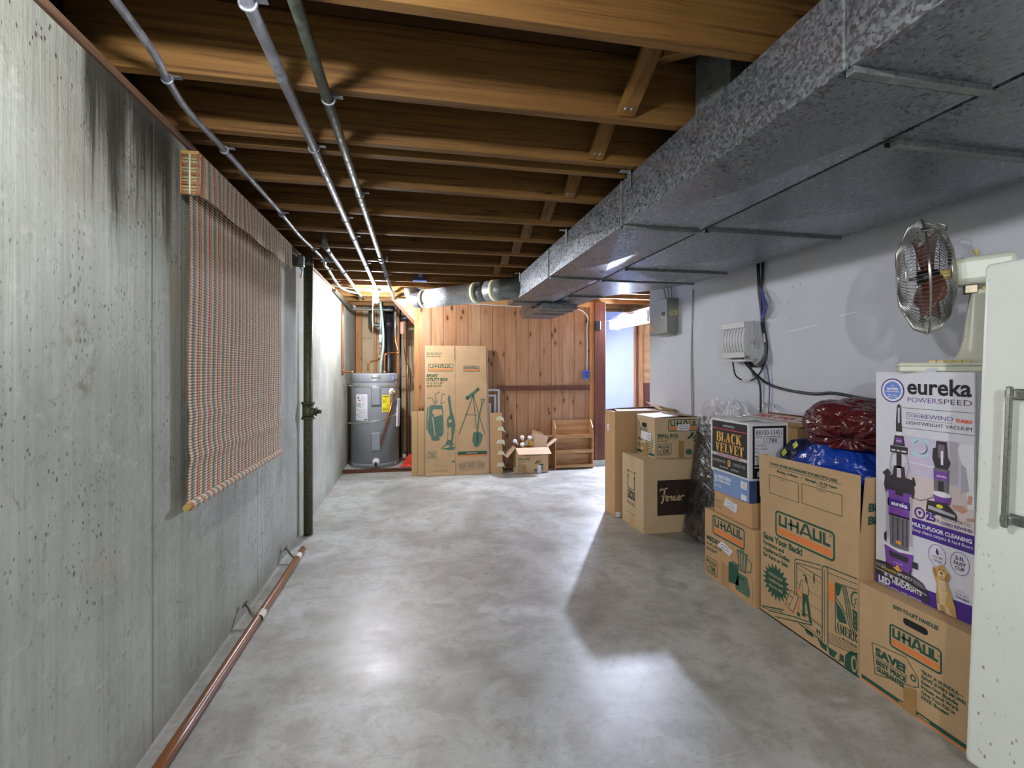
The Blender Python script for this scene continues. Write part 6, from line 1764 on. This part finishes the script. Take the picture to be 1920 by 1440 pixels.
# little machine in the photo
vx = 0.256
pr.poly([(vx - 0.018, 1.020), (vx + 0.018, 1.020), (vx + 0.021, 0.965), (vx + 0.030, 0.945), (vx + 0.020, 0.92), (vx - 0.022, 0.92), (vx - 0.032, 0.955), (vx - 0.030, 0.990), (vx - 0.020, 0.995)], 'charcoal', 6).rect(vx - 0.012, 0.960, vx + 0.010, 1.008, 'midgrey', 7).rect(vx - 0.002, 0.935, vx + 0.006, 0.985, 'whiteink', 8)
pr.poly([(vx - 0.028, 0.92), (vx + 0.026, 0.92), (vx + 0.024, 0.835), (vx - 0.026, 0.835)], 'midgrey', 6).rect(vx - 0.026, 0.880, vx + 0.024, 0.910, 'violet', 7).text('eureka', vx, 0.890, 0.008, 'whiteink', 8, 0.034, 0.01, 0, 'c').rect(vx - 0.012, 0.838, vx + 0.008, 0.876, 'charcoal', 7)
pr.ell(vx, 0.828, 0.032, 0.010, 'whiteink', 7).poly([(vx - 0.030, 0.824), (vx + 0.034, 0.824), (vx + 0.028, 0.796), (vx - 0.022, 0.792)], 'violet', 6).poly([(vx - 0.050, 0.795), (vx + 0.018, 0.800), (vx + 0.050, 0.768), (vx + 0.052, 0.745), (vx - 0.055, 0.752)], 'charcoal', 7).poly([(vx - 0.045, 0.778), (vx + 0.045, 0.766), (vx + 0.045, 0.756), (vx - 0.047, 0.764)], 'lightgrey', 8).ell(vx - 0.006, 0.783, 0.012, 0.007, 'yellowink', 9, 14)
pr.line([(0.155, 0.792), (0.180, 0.785), (0.210, 0.800), (0.228, 0.812)], 0.003, 'greyink', 6)
pr.ring(0.178, 0.738, 0.017, 0.019, 0.006, 'purple', 4).poly([(0.171, 0.745), (0.185, 0.745), (0.178, 0.728)], 'purple', 5)
pr.text('25', 0.200, 0.722, 0.028, 'purple', 4, 0.036, 0.03).text('ft', 0.239, 0.722, 0.015, 'charcoal', 4, 0.010, 0).text('AUTOMATIC', 0.254, 0.738, 0.013, 'charcoal', 4, 0.098, -0.01).text('CORD REWIND', 0.252, 0.720, 0.011, 'purple', 4, 0.102, 0.01)
pr.rect(0.119, 0.648, 0.360, 0.712, 'purple', 3).text('MULTI-FLOOR CLEANING', 0.150, 0.683, 0.0145, 'whiteink', 4, 0.203, 0.02).text('Deep cleans carpets & hard floors', 0.150, 0.664, 0.0125, 'whiteink', 4, 0.206, 0.005)
for a, tx in ((0.240, None), (0.315, None)):
    pr.ring(a, 0.600, 0.030, 0.040, 0.0016, 'purple', 2, 32)
pr.poly([(0.238, 0.628), (0.243, 0.622), (0.246, 0.606), (0.240, 0.602), (0.235, 0.612)], 'purple', 3).text('UNDER', 0.240, 0.590, 0.009, 'charcoal', 3, 0.036, -0.01, 0, 'c').text('12lbs', 0.240, 0.576, 0.010, 'purple', 3, 0.030, 0, 0, 'c')
pr.text('2.1L', 0.315, 0.612, 0.013, 'purple', 3, 0.030, 0.02, 0, 'c').text('DUST', 0.315, 0.594, 0.012, 'charcoal', 3, 0.038, 0.01, 0, 'c').text('CUP', 0.315, 0.577, 0.012, 'charcoal', 3, 0.030, 0.01, 0, 'c')
# lower purple wedge and its words
pr.poly([(0.0, z0 + 0.001), (0.360, z0 + 0.001), (0.360, 0.470), (0.0, 0.445)], 'purple', 1)
pr.text('LED', 0.014, 0.414, 0.025, 'whiteink', 8, 0.050, 0.03).text('HEADLIGHTS', 0.072, 0.428, 0.017, 'whiteink', 8, 0.115, 0.015, 0, 'l').text('Better visibility while cleaning', 0.014, 0.4055, 0.0075, 'whiteink', 8, 0.17, 0.0)
# main machine
mx_ = 0.098
pr.poly([(mx_ - 0.008, 1.135), (mx_, 1.146), (mx_ + 0.008, 1.135), (mx_ + 0.010, 1.075), (mx_ + 0.013, 1.035), (mx_ - 0.012, 1.035), (mx_ - 0.012, 1.075), (mx_ - 0.010, 1.11)], 'charcoal', 4).rect(mx_ - 0.004, 1.07, mx_ + 0.004, 1.13, 'lilac', 5).rect(mx_ - 0.010, 1.018, mx_ + 0.011, 1.036, 'whiteink', 4)
pr.poly([(mx_ - 0.017, 1.020), (mx_ + 0.018, 1.020), (mx_ + 0.024, 0.980), (mx_ - 0.023, 0.980)], 'charcoal', 4).rect(mx_ - 0.013, 0.990, mx_ + 0.013, 1.012, 'violet', 5).text('eureka', mx_, 0.997, 0.006, 'whiteink', 6, 0.020, 0.01, 0, 'c')
pr.rect(0.063, 0.950, 0.133, 0.978, 'charcoal', 5).microtext(0.068, 0.955, 0.128, 0.968, 'whiteink', 6, 1, 4)
pr.line([(0.068, 0.86), (0.062, 0.90), (0.068, 0.94), (0.085, 0.955)], 0.008, 'lightgrey', 3).line([(0.128, 0.86), (0.137, 0.90), (0.130, 0.94), (0.112, 0.955)], 0.008, 'lightgrey', 3).rect(mx_ - 0.010, 0.88, mx_ + 0.010, 0.955, 'charcoal', 4)
pr.poly([(mx_ - 0.020, 0.90), (mx_ + 0.022, 0.90), (mx_ + 0.026, 0.86), (mx_ + 0.055, 0.855), (mx_ + 0.062, 0.815), (mx_ + 0.058, 0.785), (mx_ - 0.055, 0.785), (mx_ - 0.062, 0.815), (mx_ - 0.058, 0.85), (mx_ - 0.026, 0.862)], 'charcoal', 4).poly([(0.030, 0.862), (0.052, 0.882), (0.066, 0.866), (0.050, 0.838)], 'charcoal', 5).poly([(0.150, 0.865), (0.158, 0.868), (0.164, 0.84), (0.154, 0.825)], 'charcoal', 5).rect(mx_ - 0.008, 0.855, mx_ + 0.009, 0.892, 'lilac', 5)
pr.poly([(0.046, 0.800), (0.148, 0.800), (0.146, 0.72), (0.142, 0.70), (0.052, 0.70), (0.048, 0.72)], 'violet', 5).rect(0.052, 0.735, 0.142, 0.765, 'purple', 6).text('eureka', mx_ + 0.002, 0.741, 0.017, 'whiteink', 7, 0.066, 0.02, 0, 'c').rect(0.085, 0.785, 0.115, 0.82, 'charcoal', 6)
pr.rect(0.046, 0.60, 0.056, 0.79, 'lightgrey', 6).rect(0.140, 0.60, 0.150, 0.79, 'lightgrey', 6)
pr.poly([(0.058, 0.705), (0.140, 0.705), (0.136, 0.575), (0.062, 0.575)], 'midgrey', 5)
for a in (0.072, 0.092, 0.112, 0.128):
    pr.rect(a, 0.59, a + 0.004, 0.695, 'charcoal', 6)
pr.rect(0.088, 0.592, 0.108, 0.605, 'amber', 7).poly([(0.036, 0.615), (0.048, 0.63), (0.048, 0.585), (0.038, 0.59)], 'charcoal', 6)
pr.line([(0.040, 0.578), (0.098, 0.566), (0.150, 0.574)], 0.010, 'whiteink', 7)
pr.poly([(0.038, 0.572), (0.155, 0.568), (0.150, 0.505), (0.138, 0.480), (0.060, 0.482), (0.045, 0.51)], 'violet', 5).poly([(0.056, 0.555), (0.138, 0.552), (0.132, 0.530), (0.062, 0.532)], 'charcoal', 6).microtext(0.075, 0.512, 0.122, 0.519, 'lilac', 6, 1, 7).rect(0.150, 0.520, 0.172, 0.545, 'charcoal', 6)
pr.poly([(0.045, 0.512), (0.060, 0.490), (0.138, 0.488), (0.145, 0.515), (0.150, 0.462), (0.048, 0.462)], 'charcoal', 7)
pr.poly([(0.0, 0.497), (0.048, 0.502), (0.15, 0.490), (0.190, 0.478), (0.205, 0.455), (0.213, 0.425), (0.212, 0.408), (0.15, 0.432), (0.0, 0.440)], 'charcoal', 6).poly([(0.0, 0.487), (0.045, 0.490), (0.045, 0.474), (0.0, 0.472)], 'midgrey', 7).poly([(0.150, 0.482), (0.188, 0.474), (0.198, 0.456), (0.155, 0.462)], 'midgrey', 7).line([(0.0, 0.462), (0.12, 0.455), (0.205, 0.438)], 0.004, 'lightgrey', 7)
pr.poly([(0.074, 0.492), (0.086, 0.498), (0.090, 0.508), (0.098, 0.508), (0.100, 0.498), (0.112, 0.490), (0.093, 0.484)], 'amber', 8)
pr.text('POWER', 0.028, 0.468, 0.012, 'yellowink', 8, 0.060, 0.0).text('SPEED', 0.090, 0.468, 0.012, 'whiteink', 8, 0.060, 0.0)
for k in range(5):
    a, b = 0.045 + 0.022 * k, 0.452 - 0.001 * k
    for q in range(4):
        pr.line([(a - 0.008 * math.cos(q * PI / 4), b - 0.008 * math.sin(q * PI / 4)), (a + 0.008 * math.cos(q * PI / 4), b + 0.008 * math.sin(q * PI / 4))], 0.0025, 'whiteink', 8)
# sitting dog
pr.poly([(0.236, 0.555), (0.248, 0.572), (0.266, 0.570), (0.276, 0.552), (0.280, 0.530), (0.276, 0.515), (0.290, 0.48), (0.302, 0.44), (0.307, 0.406), (0.290, 0.4035), (0.262, 0.408), (0.243, 0.404), (0.238, 0.45), (0.240, 0.50), (0.232, 0.52), (0.230, 0.545)], 'dog', 9)
pr.poly([(0.246, 0.518), (0.268, 0.518), (0.275, 0.48), (0.268, 0.43), (0.250, 0.43), (0.245, 0.48)], 'dogl', 10).poly([(0.245, 0.43), (0.252, 0.43), (0.253, 0.406), (0.244, 0.406)], 'dogl', 10).poly([(0.268, 0.43), (0.280, 0.43), (0.290, 0.406), (0.272, 0.406)], 'dogl', 10)
pr.ell(0.234, 0.540, 0.007, 0.018, 'dogd', 10, 14, 0.2).ell(0.276, 0.536, 0.007, 0.018, 'dogd', 10, 14, -0.2).ell(0.257, 0.538, 0.012, 0.014, 'dogl', 11, 16).ell(0.257, 0.543, 0.0045, 0.004, 'blackink', 12, 12).ell(0.249, 0.555, 0.002, 0.0025, 'blackink', 12, 8).ell(0.265, 0.555, 0.002, 0.0025, 'blackink', 12, 8).poly([(0.251, 0.533), (0.263, 0.533), (0.257, 0.522)], 'skin', 12)
pr.text('PERFECT', 0.300, 0.500, 0.008, 'lightgrey', 2, 0.044, -0.01).text('FOR PET', 0.300, 0.488, 0.008, 'midgrey', 2, 0.044, 0.0).text('OWNERS', 0.300, 0.476, 0.008, 'purple', 2, 0.044, 0.01)
nr_ = Print(mb, (0, 0, 0), (1, 0, 0), (0, 0, 1))
nr_.rect(0, 0, sx, 0.06, 'purple', 0)
mb.build('body', t, bevel=0.002)
MB().slab((0.002, sy - 0.155, sz - 0.004), (0.002, sy - 0.225, sz - 0.004), (0.012, sy - 0.235, sz + 0.012), (0.010, sy - 0.165, sz + 0.012), (0, 0, 1), 0.002, 'eurw').build('torn_tab', t)

# ------------------------------------------------------------------ desk fan on the vacuum cleaner box
FO = V((2.030, 1.449, 1.2715))
t = thing('desk_fan', 'old cream desk fan with a chrome wire cage on top of the vacuum cleaner box', 'fan', FO)
d0 = V((-0.68, 0.733, 0)).normalized()
s0 = V((d0.y, -d0.x, 0))
mb = MB()
def ob(c, hl, hw, hh):
    return mb.obox(c, d0 * hl, s0 * hw, V((0, 0, hh)), 'cream')
ob(d0 * 0.028 + V((0, 0, 0.0115)), 0.175, 0.092, 0.0113)
mb.build('base', t, bevel=0.006, seg=3)
mb = MB()
ob(d0 * 0.028 + V((0, 0, 0.029)), 0.186, 0.100, 0.006)
k_ = len(mb.v)
mb.v[4:8] = [tuple(V(p) * 1.0 - V((p[0] * 0.07, p[1] * 0.07, 0))) for p in mb.v[4:8]]
mb.build('base_top', t, bevel=0.003)
mb = MB()
for k in range(5):
    mb.obox(d0 * (0.105 - 0.024 * k) - s0 * 0.055 + V((0, 0, 0.038)), d0 * 0.010, s0 * 0.012, V((0, 0, 0.005)), 'button')
mb.build('speed_button', t, bevel=0.002)
prof = [(0.095, 0.034), (0.072, 0.045), (0.056, 0.075), (0.046, 0.12), (0.040, 0.18), (0.034, 0.24), (0.029, 0.285), (0.024, 0.305), (0.0, 0.310)]
def colfn(u, v):
    i = v * (len(prof) - 1)
    k = min(int(i), len(prof) - 2)
    f = i - k
    r = prof[k][0] * (1 - f) + prof[k + 1][0] * f
    z = prof[k][1] * (1 - f) + prof[k + 1][1] * f
    a = 2 * PI * u
    e = 0.7
    return d0 * (math.copysign(abs(math.cos(a)) ** e, math.cos(a)) * r) - d0 * 0.035 + s0 * (math.copysign(abs(math.sin(a)) ** e, math.sin(a)) * r * 0.62) + V((0, 0, z))
MB().grid(colfn, 36, 33, 'cream', True, True).build('column', t)
piv = V((0, 0, 0.375)) - d0 * 0.01
mb = MB().obox(piv - d0 * 0.0 + V((0, 0, -0.066)), d0 * 0.020, s0 * 0.018, V((0, 0, 0.018)), 'bracket')
mb.build('tilt_joint', t, bevel=0.004)
MB().tube([piv + V((0, 0, -0.072)) - d0 * 0.03 - s0 * 0.0, piv + V((0, 0, -0.072)) - d0 * 0.055], 0.016, 'button', 8).build('tilt_knob', t)
w_ = (d0 + V((0, 0, -0.055))).normalized()
e1 = s0
e2 = e1.cross(w_)
if e2.z < 0: e2 = -e2
MB().obox(piv - w_ * 0.035, w_ * 0.088, s0 * 0.052, e2 * 0.052, 'cream').build('motor_housing', t, bevel=0.022, seg=4)
MB().lathe([(0.004, 0), (0.005, 0.018), (0.010, 0.022), (0.010, 0.027), (0, 0.028)], 'button', 12, axis_mx(piv - w_ * 0.02 + e2 * 0.052, e2)).build('oscillation_knob', t)
cc = piv + w_ * 0.135
def cp(r, a, h):
    return cc + (e1 * math.cos(a) + e2 * math.sin(a)) * r + w_ * h
R_ = 0.220
for nm, prf in (('front_grille', [(0.058, 0.082), (0.108, 0.078), (0.150, 0.062), (0.200, 0.040), (R_, 0.002)]), ('rear_grille', [(0.060, -0.088), (0.110, -0.084), (0.165, -0.066), (0.203, -0.036), (R_, -0.002)])):
    mb = MB()
    n_ = 84
    for k in range(n_):
        a = 2 * PI * k / n_
        tw = 0.10 if nm == 'front_grille' else -0.10
        pts = [cp(r, a + tw * (1 - i / 4), h) for i, (r, h) in enumerate(prf)]
        mb.tube(pts, 0.0015, 'chrome', 5, caps=False)
    for r, h in (prf[0], prf[2]):
        mb.tube([cp(r, 2 * PI * k / 48, h) for k in range(48)], 0.0016, 'chrome', 6, closed=True)
    mb.build(nm, t)
MB().tube([cp(R_ + 0.001, 2 * PI * k / 64, 0.0) for k in range(64)], 0.0042, 'chrome', 8, closed=True).build('rim_band', t)
MB().lathe([(0.0, 0.006), (0.045, 0.004), (0.058, 0.0), (0.058, -0.004), (0.0, -0.004)], 'chrome', 32, axis_mx(cc + w_ * 0.080, w_)).build('front_badge', t)
for a in (0.9, 2.4, 4.0, 5.5):
    MB().obox(cp(R_ + 0.003, a, 0.0), w_ * 0.012, (e1 * math.cos(a) + e2 * math.sin(a)) * 0.004, (e2 * math.cos(a) - e1 * math.sin(a)) * 0.007, 'chrome').build('rim_clip', t, bevel=0.001)
MB().tube(smooth_path([cp(0.205, PI / 2 - 0.25, -0.03), cp(0.222, PI / 2 - 0.25, -0.055), cp(0.200, PI / 2 - 0.25, -0.085), cp(0.17, PI / 2 - 0.25, -0.068)], 5), 0.003, 'chrome', 8).build('carry_handle', t)
MB().tube([cc - w_ * 0.09, cc + w_ * 0.045], 0.008, 'chrome', 10).tube([cc - w_ * 0.045, cc + w_ * 0.02], 0.027, 'black', 20).build('hub', t)
MB().tube([cc - w_ * 0.078, cc - w_ * 0.048], 0.020, 'button', 16).build('hub_nut', t)
for k in range(4):
    a0 = 2 * PI * k / 4 + 0.55
    def blade(u, v):
        r = 0.024 + v * 0.160
        half = 0.16 + 0.42 * math.sin(PI * min(1, v * 0.78 + 0.12)) ** 0.8
        a = a0 + (u - 0.5) * 2 * half + v * 0.25
        return cp(r, a, -0.012 + (u - 0.5) * 0.075 * (0.4 + 0.6 * v))
    MB().grid(blade, 12, 14, 'bladebrown').build('blade', t).modifiers.new('solid', 'SOLIDIFY').thickness = 0.003

# ------------------------------------------------------------------ old refrigerator at the right edge
t = thing('refrigerator', 'old white refrigerator with rust specks and a long metal handle at the right edge', 'refrigerator', (1.670, 1.203, 0.031))
t.rotation_euler = (0, 0.052, 0)
MB().box(0.062, 0.515, -0.66, -0.004, 0.0, 1.575, 'fridge').build('body', t, bevel=0.02, seg=3)
dr = MB().box(0.0, 0.058, -0.66, 0.0, 0.035, 1.582, 'fridge').build('door', t, bevel=0.014, seg=3)
mb = MB()
mb.prism([(-0.048, -0.115, 0.79), (-0.048, -0.115, 1.20), (-0.042, -0.097, 1.20), (-0.042, -0.097, 0.79)], (1, 0, 0), 0.012, 'pitmetal')
for z in (0.80, 1.165):
    mb.box(-0.042, 0.0, -0.122, -0.094, z, z + 0.025, 'pitmetal')
    mb.box(-0.008, 0.0, -0.150, -0.094, z - 0.004, z + 0.029, 'pitmetal')
mb.build('handle', dr, bevel=0.004)
MB().box(0.02, 0.10, -0.10, -0.04, -0.028, 0.001, 'black').box(0.02, 0.10, -0.62, -0.56, -0.028, 0.001, 'black').build('foot', t)

# ------------------------------------------------------------------ on the white wall
t = thing('electrical_panel', 'grey steel electrical panel with small yellow stickers at the far end of the white wall', 'electrical panel', (XR, 3.915, 1.603))
MB().box(-0.098, 0, 0.0, 0.335, 0.0, 0.312, 'greyside').build('enclosure', t, bevel=0.004)
dr = MB().box(-0.110, -0.099, 0.004, 0.331, 0.006, 0.306, 'greypanel').build('door', t, bevel=0.003)
mb = MB().tube([(-0.113, 0.05, 0.168), (-0.113, 0.05, 0.178)], 0.006, 'chrome', 8).box(-0.116, -0.110, 0.035, 0.065, 0.175, 0.19, 'black').box(-0.116, -0.110, 0.062, 0.085, 0.178, 0.19, 'black').box(-0.116, -0.110, 0.066, 0.078, 0.155, 0.172, 'black').box(-0.118, -0.110, 0.070, 0.082, 0.138, 0.157, 'silver').box(-0.114, -0.110, 0.038, 0.044, 0.158, 0.168, 'black')
mb.build('latch', dr)
mb = MB()
Print(mb, (-0.110, 0.331, 0.006), (0, -1, 0), (0, 0, 1)).rect(0.018, 0.03, 0.062, 0.085, 'gold', 0).text('!', 0.04, 0.038, 0.020, 'blackink', 1, 0.006, 0.02, 0, 'c').microtext(0.022, 0.064, 0.058, 0.080, 'brownink', 1, 2, 4)
mb.build('warning_sticker', dr)
mb = MB()
Print(mb, (-0.098, 0, 0), (1, 0, 0), (0, 0, 1)).rect(0.012, 0.160, 0.088, 0.200, 'palestick', 0).microtext(0.018, 0.166, 0.082, 0.195, 'brownink', 1, 2, 9)
mb.build('side_sticker', t)
MB().box(-0.06, 0.0, 0.02, 0.20, -0.012, 0.0, 'greyside').build('knockout_lip', t)
t = thing('panel_cables', 'pair of white cables running up from the electrical panel to the joists', 'cable', (XR - 0.03, 3.98, 1.915))
mb = MB()
for dy, e in ((0.0, 0.02), (0.04, 0.05), (0.09, 0.10)):
    mb.tube(smooth_path([(0.0, dy, 0.0), (0.0, dy + e * 0.3, 0.08), (0.005, dy + e, 0.20), (0.005, dy + e, 0.26)], 5), 0.006, 'greywire', 8)
mb.build('cable', t)

t = thing('wall_cable', 'thin grey cable pair running straight down the white wall left of the grey box', 'cable', (XR, 3.68, 0.0))
for dx, ph in ((0.0, 0.0), (0.014, 1.4)):
    pts = [(-0.006, dx + 0.010 * math.sin(z * 5 + ph) - (0.012 if z > 1.75 and dx else 0), z) for z in [0.05 + 0.1 * k for k in range(20)]]
    MB().tube(smooth_path(pts, 3), 0.0034, 'greywire' if dx else 'greyside', 7).build('strand', t)

t = thing('wall_box', 'light grey plastic utility box with a ribbed cover on the white wall', 'utility box', (XR, 2.895, 1.350))
MB().box(-0.055, -0.0005, 0.0, 0.255, 0.0, 0.258, 'greybox').build('back_box', t, bevel=0.004)
def ribcov(u, v):
    z = 0.045 + v * 0.175
    return V((-0.095 - 0.016 * math.sin(PI * v), 0.004 + u * 0.247, z))
mb = MB().box(-0.094, -0.056, 0.002, 0.253, 0.022, 0.256, 'greybox')
mb.grid(ribcov, 2, 14, 'greybox')
for sgn in (0.004, 0.251):
    mb.add([(-0.094, sgn, 0.045)] + [tuple(V((-0.095 - 0.016 * math.sin(PI * k / 13), sgn, 0.045 + k / 13 * 0.175))) for k in range(14)] + [(-0.094, sgn, 0.22)], [tuple(range(16))], 'greybox')
mb.box(-0.108, -0.094, 0.002, 0.253, 0.216, 0.256, 'greybox').box(-0.108, -0.094, 0.002, 0.253, 0.012, 0.050, 'greybox')
mb.build('cover', t, bevel=0.002)
mb = MB()
for k in range(7):
    y = 0.030 + 0.031 * k
    mb.tube([ribcov((y - 0.004) / 0.247, j / 10) + V((-0.0005, 0, 0)) for j in range(11)], 0.0016, 'greyside', 5)
mb.build('rib_groove', t)
mb = MB().tube([(-0.052, -0.004, 0.115), (-0.052, -0.022, 0.115)], 0.010, 'greybox', 12).obox((-0.038, -0.014, 0.112), (0.016, 0, 0), (0, 0.008, 0), (0, 0, 0.008), 'greybox').obox((-0.022, -0.014, 0.100), (0.006, 0, 0), (0, 0.008, 0), (0, 0, 0.020), 'greybox').box(-0.040, -0.025, -0.012, 0.0, 0.135, 0.155, 'greybox')
mb.box(-0.046, -0.036, -0.006, 0.0, 0.0, 0.262, 'greybox')
mb.build('latch', t, bevel=0.002)
MB().box(-0.10, -0.03, 0.0, 0.235, -0.016, 0.0, 'greybox').build('drip_ledge', t, bevel=0.002)

BX = XR - 0.012
t = thing('cable_bundle', 'bundle of black and blue cables hanging from the duct past the grey utility box', 'cable', (BX, 2.86, 1.0))
def wire(pts, r, mat, nm, k=7):
    MB().tube([V(p) - V((0, 2.86, 1.0)) for p in smooth_path([(a, b, c) for a, b, c in pts], k)], r, mat, 8).build(nm, t)
for j, dy in enumerate((0.0, 0.016, -0.016, -0.026)):
    wire([(-0.004 * j, 2.845 - dy * 1.6, 2.15), (-0.004 * j, 2.845 - dy, 1.93), (0, 2.862 - dy * 0.6, 1.80), (0, 2.850 - dy * 0.4, 1.70), (0, 2.828 - dy * 0.5, 1.55), (0, 2.805 - dy * 0.4, 1.45), (-0.01, 2.795 - dy * 0.4, 1.38), (-0.02, 2.815 - dy, 1.325), (-0.03, 2.875 - dy, 1.300), (-0.04, 2.93 - dy, 1.335 - 0.0)], 0.0058, 'cable', 'black_cable')
for j in range(5):
    a_ = 0.012 + 0.010 * j
    wire([(-0.008, 2.852, 1.84), (-0.01, 2.84 - a_ * 0.5, 1.77), (-0.01, 2.832 - a_, 1.69), (-0.01, 2.842 - a_ * 0.3, 1.62), (-0.008, 2.845, 1.68), (-0.006, 2.852, 1.80)], 0.0028, 'bluewire', 'blue_wire')
for j in range(2):
    a_ = 0.05 + 0.035 * j
    wire([(-0.005, 2.83, 1.80), (-0.012, 2.81 - a_ * 0.5, 1.775), (-0.012, 2.80 - a_, 1.69), (-0.012, 2.812 - a_ * 0.5, 1.62), (-0.006, 2.825, 1.635)], 0.0020, 'greywire', 'grey_wire')
wire([(-0.02, 2.805, 1.36), (-0.005, 2.79, 1.28), (0, 2.775, 1.18), (0, 2.783, 0.98), (0, 2.78, 0.80)], 0.0030, 'bluewire', 'blue_wire')
wire([(-0.06, 2.92, 1.35), (-0.04, 2.885, 1.26), (-0.006, 2.858, 1.18), (0, 2.858, 0.98), (0, 2.855, 0.80)], 0.0062, 'cable', 'black_cable')
wire([(-0.075, 3.045, 1.335), (-0.07, 3.02, 1.24), (-0.05, 2.955, 1.205), (-0.03, 2.885, 1.215), (-0.015, 2.83, 1.275), (-0.008, 2.80, 1.36)], 0.0055, 'cable', 'black_cable')
MB().tube([V(p) - V((0, 2.86, 1.0)) for p in ((-0.055, 2.965, 1.208), (-0.045, 2.93, 1.205), (-0.038, 2.905, 1.211))], 0.0075, 'whitewire', 8).build('tape_wrap', t)
MB().tube([V(p) - V((0, 2.86, 1.0)) for p in ((-0.002, 2.822, 1.52), (-0.002, 2.81, 1.46))], 0.0085, 'whitewire', 8).build('tape_wrap', t)
t = thing('black_cable', 'thick black cable sagging along the white wall toward the vacuum cleaner box', 'cable', (BX, 2.3, 1.1))
pts = [(-0.075, 2.945, 1.355), (-0.05, 2.90, 1.29), (-0.015, 2.83, 1.215), (0, 2.75, 1.175), (0, 2.60, 1.150), (0, 2.42, 1.140), (0, 2.28, 1.150), (0, 2.10, 1.130), (0, 1.9, 1.118), (0, 1.6, 1.105), (0, 1.4, 1.10)]
MB().tube([V(p) - V((0, 2.3, 1.1)) for p in smooth_path(pts, 6)], 0.0082, 'cable', 8).build('cable', t)

# small marks left on the white wall
mb = MB()
pw = Print(mb, (XR, 4.45, 0), (0, -1, 0), (0, 0, 1), 0.0004)
for u_, v_ in ((0.19, 1.52), (0.30, 1.535), (0.24, 1.44), (1.86, 1.79), (1.83, 1.70), (1.84, 1.60), (1.92, 1.80)):
    pw.ell(u_, v_, 0.004, 0.005, 'midgrey', 0, 10)
pw.line([(1.78, 1.515), (1.95, 1.53), (2.05, 1.54)], 0.004, 'whiteink', 0).line([(2.20, 1.575), (2.30, 1.585)], 0.005, 'whiteink', 0)
o = mb.build('trim_16')
tag(o, 'plugged nail holes and scuffs on the white wall', None, None, 'structure')
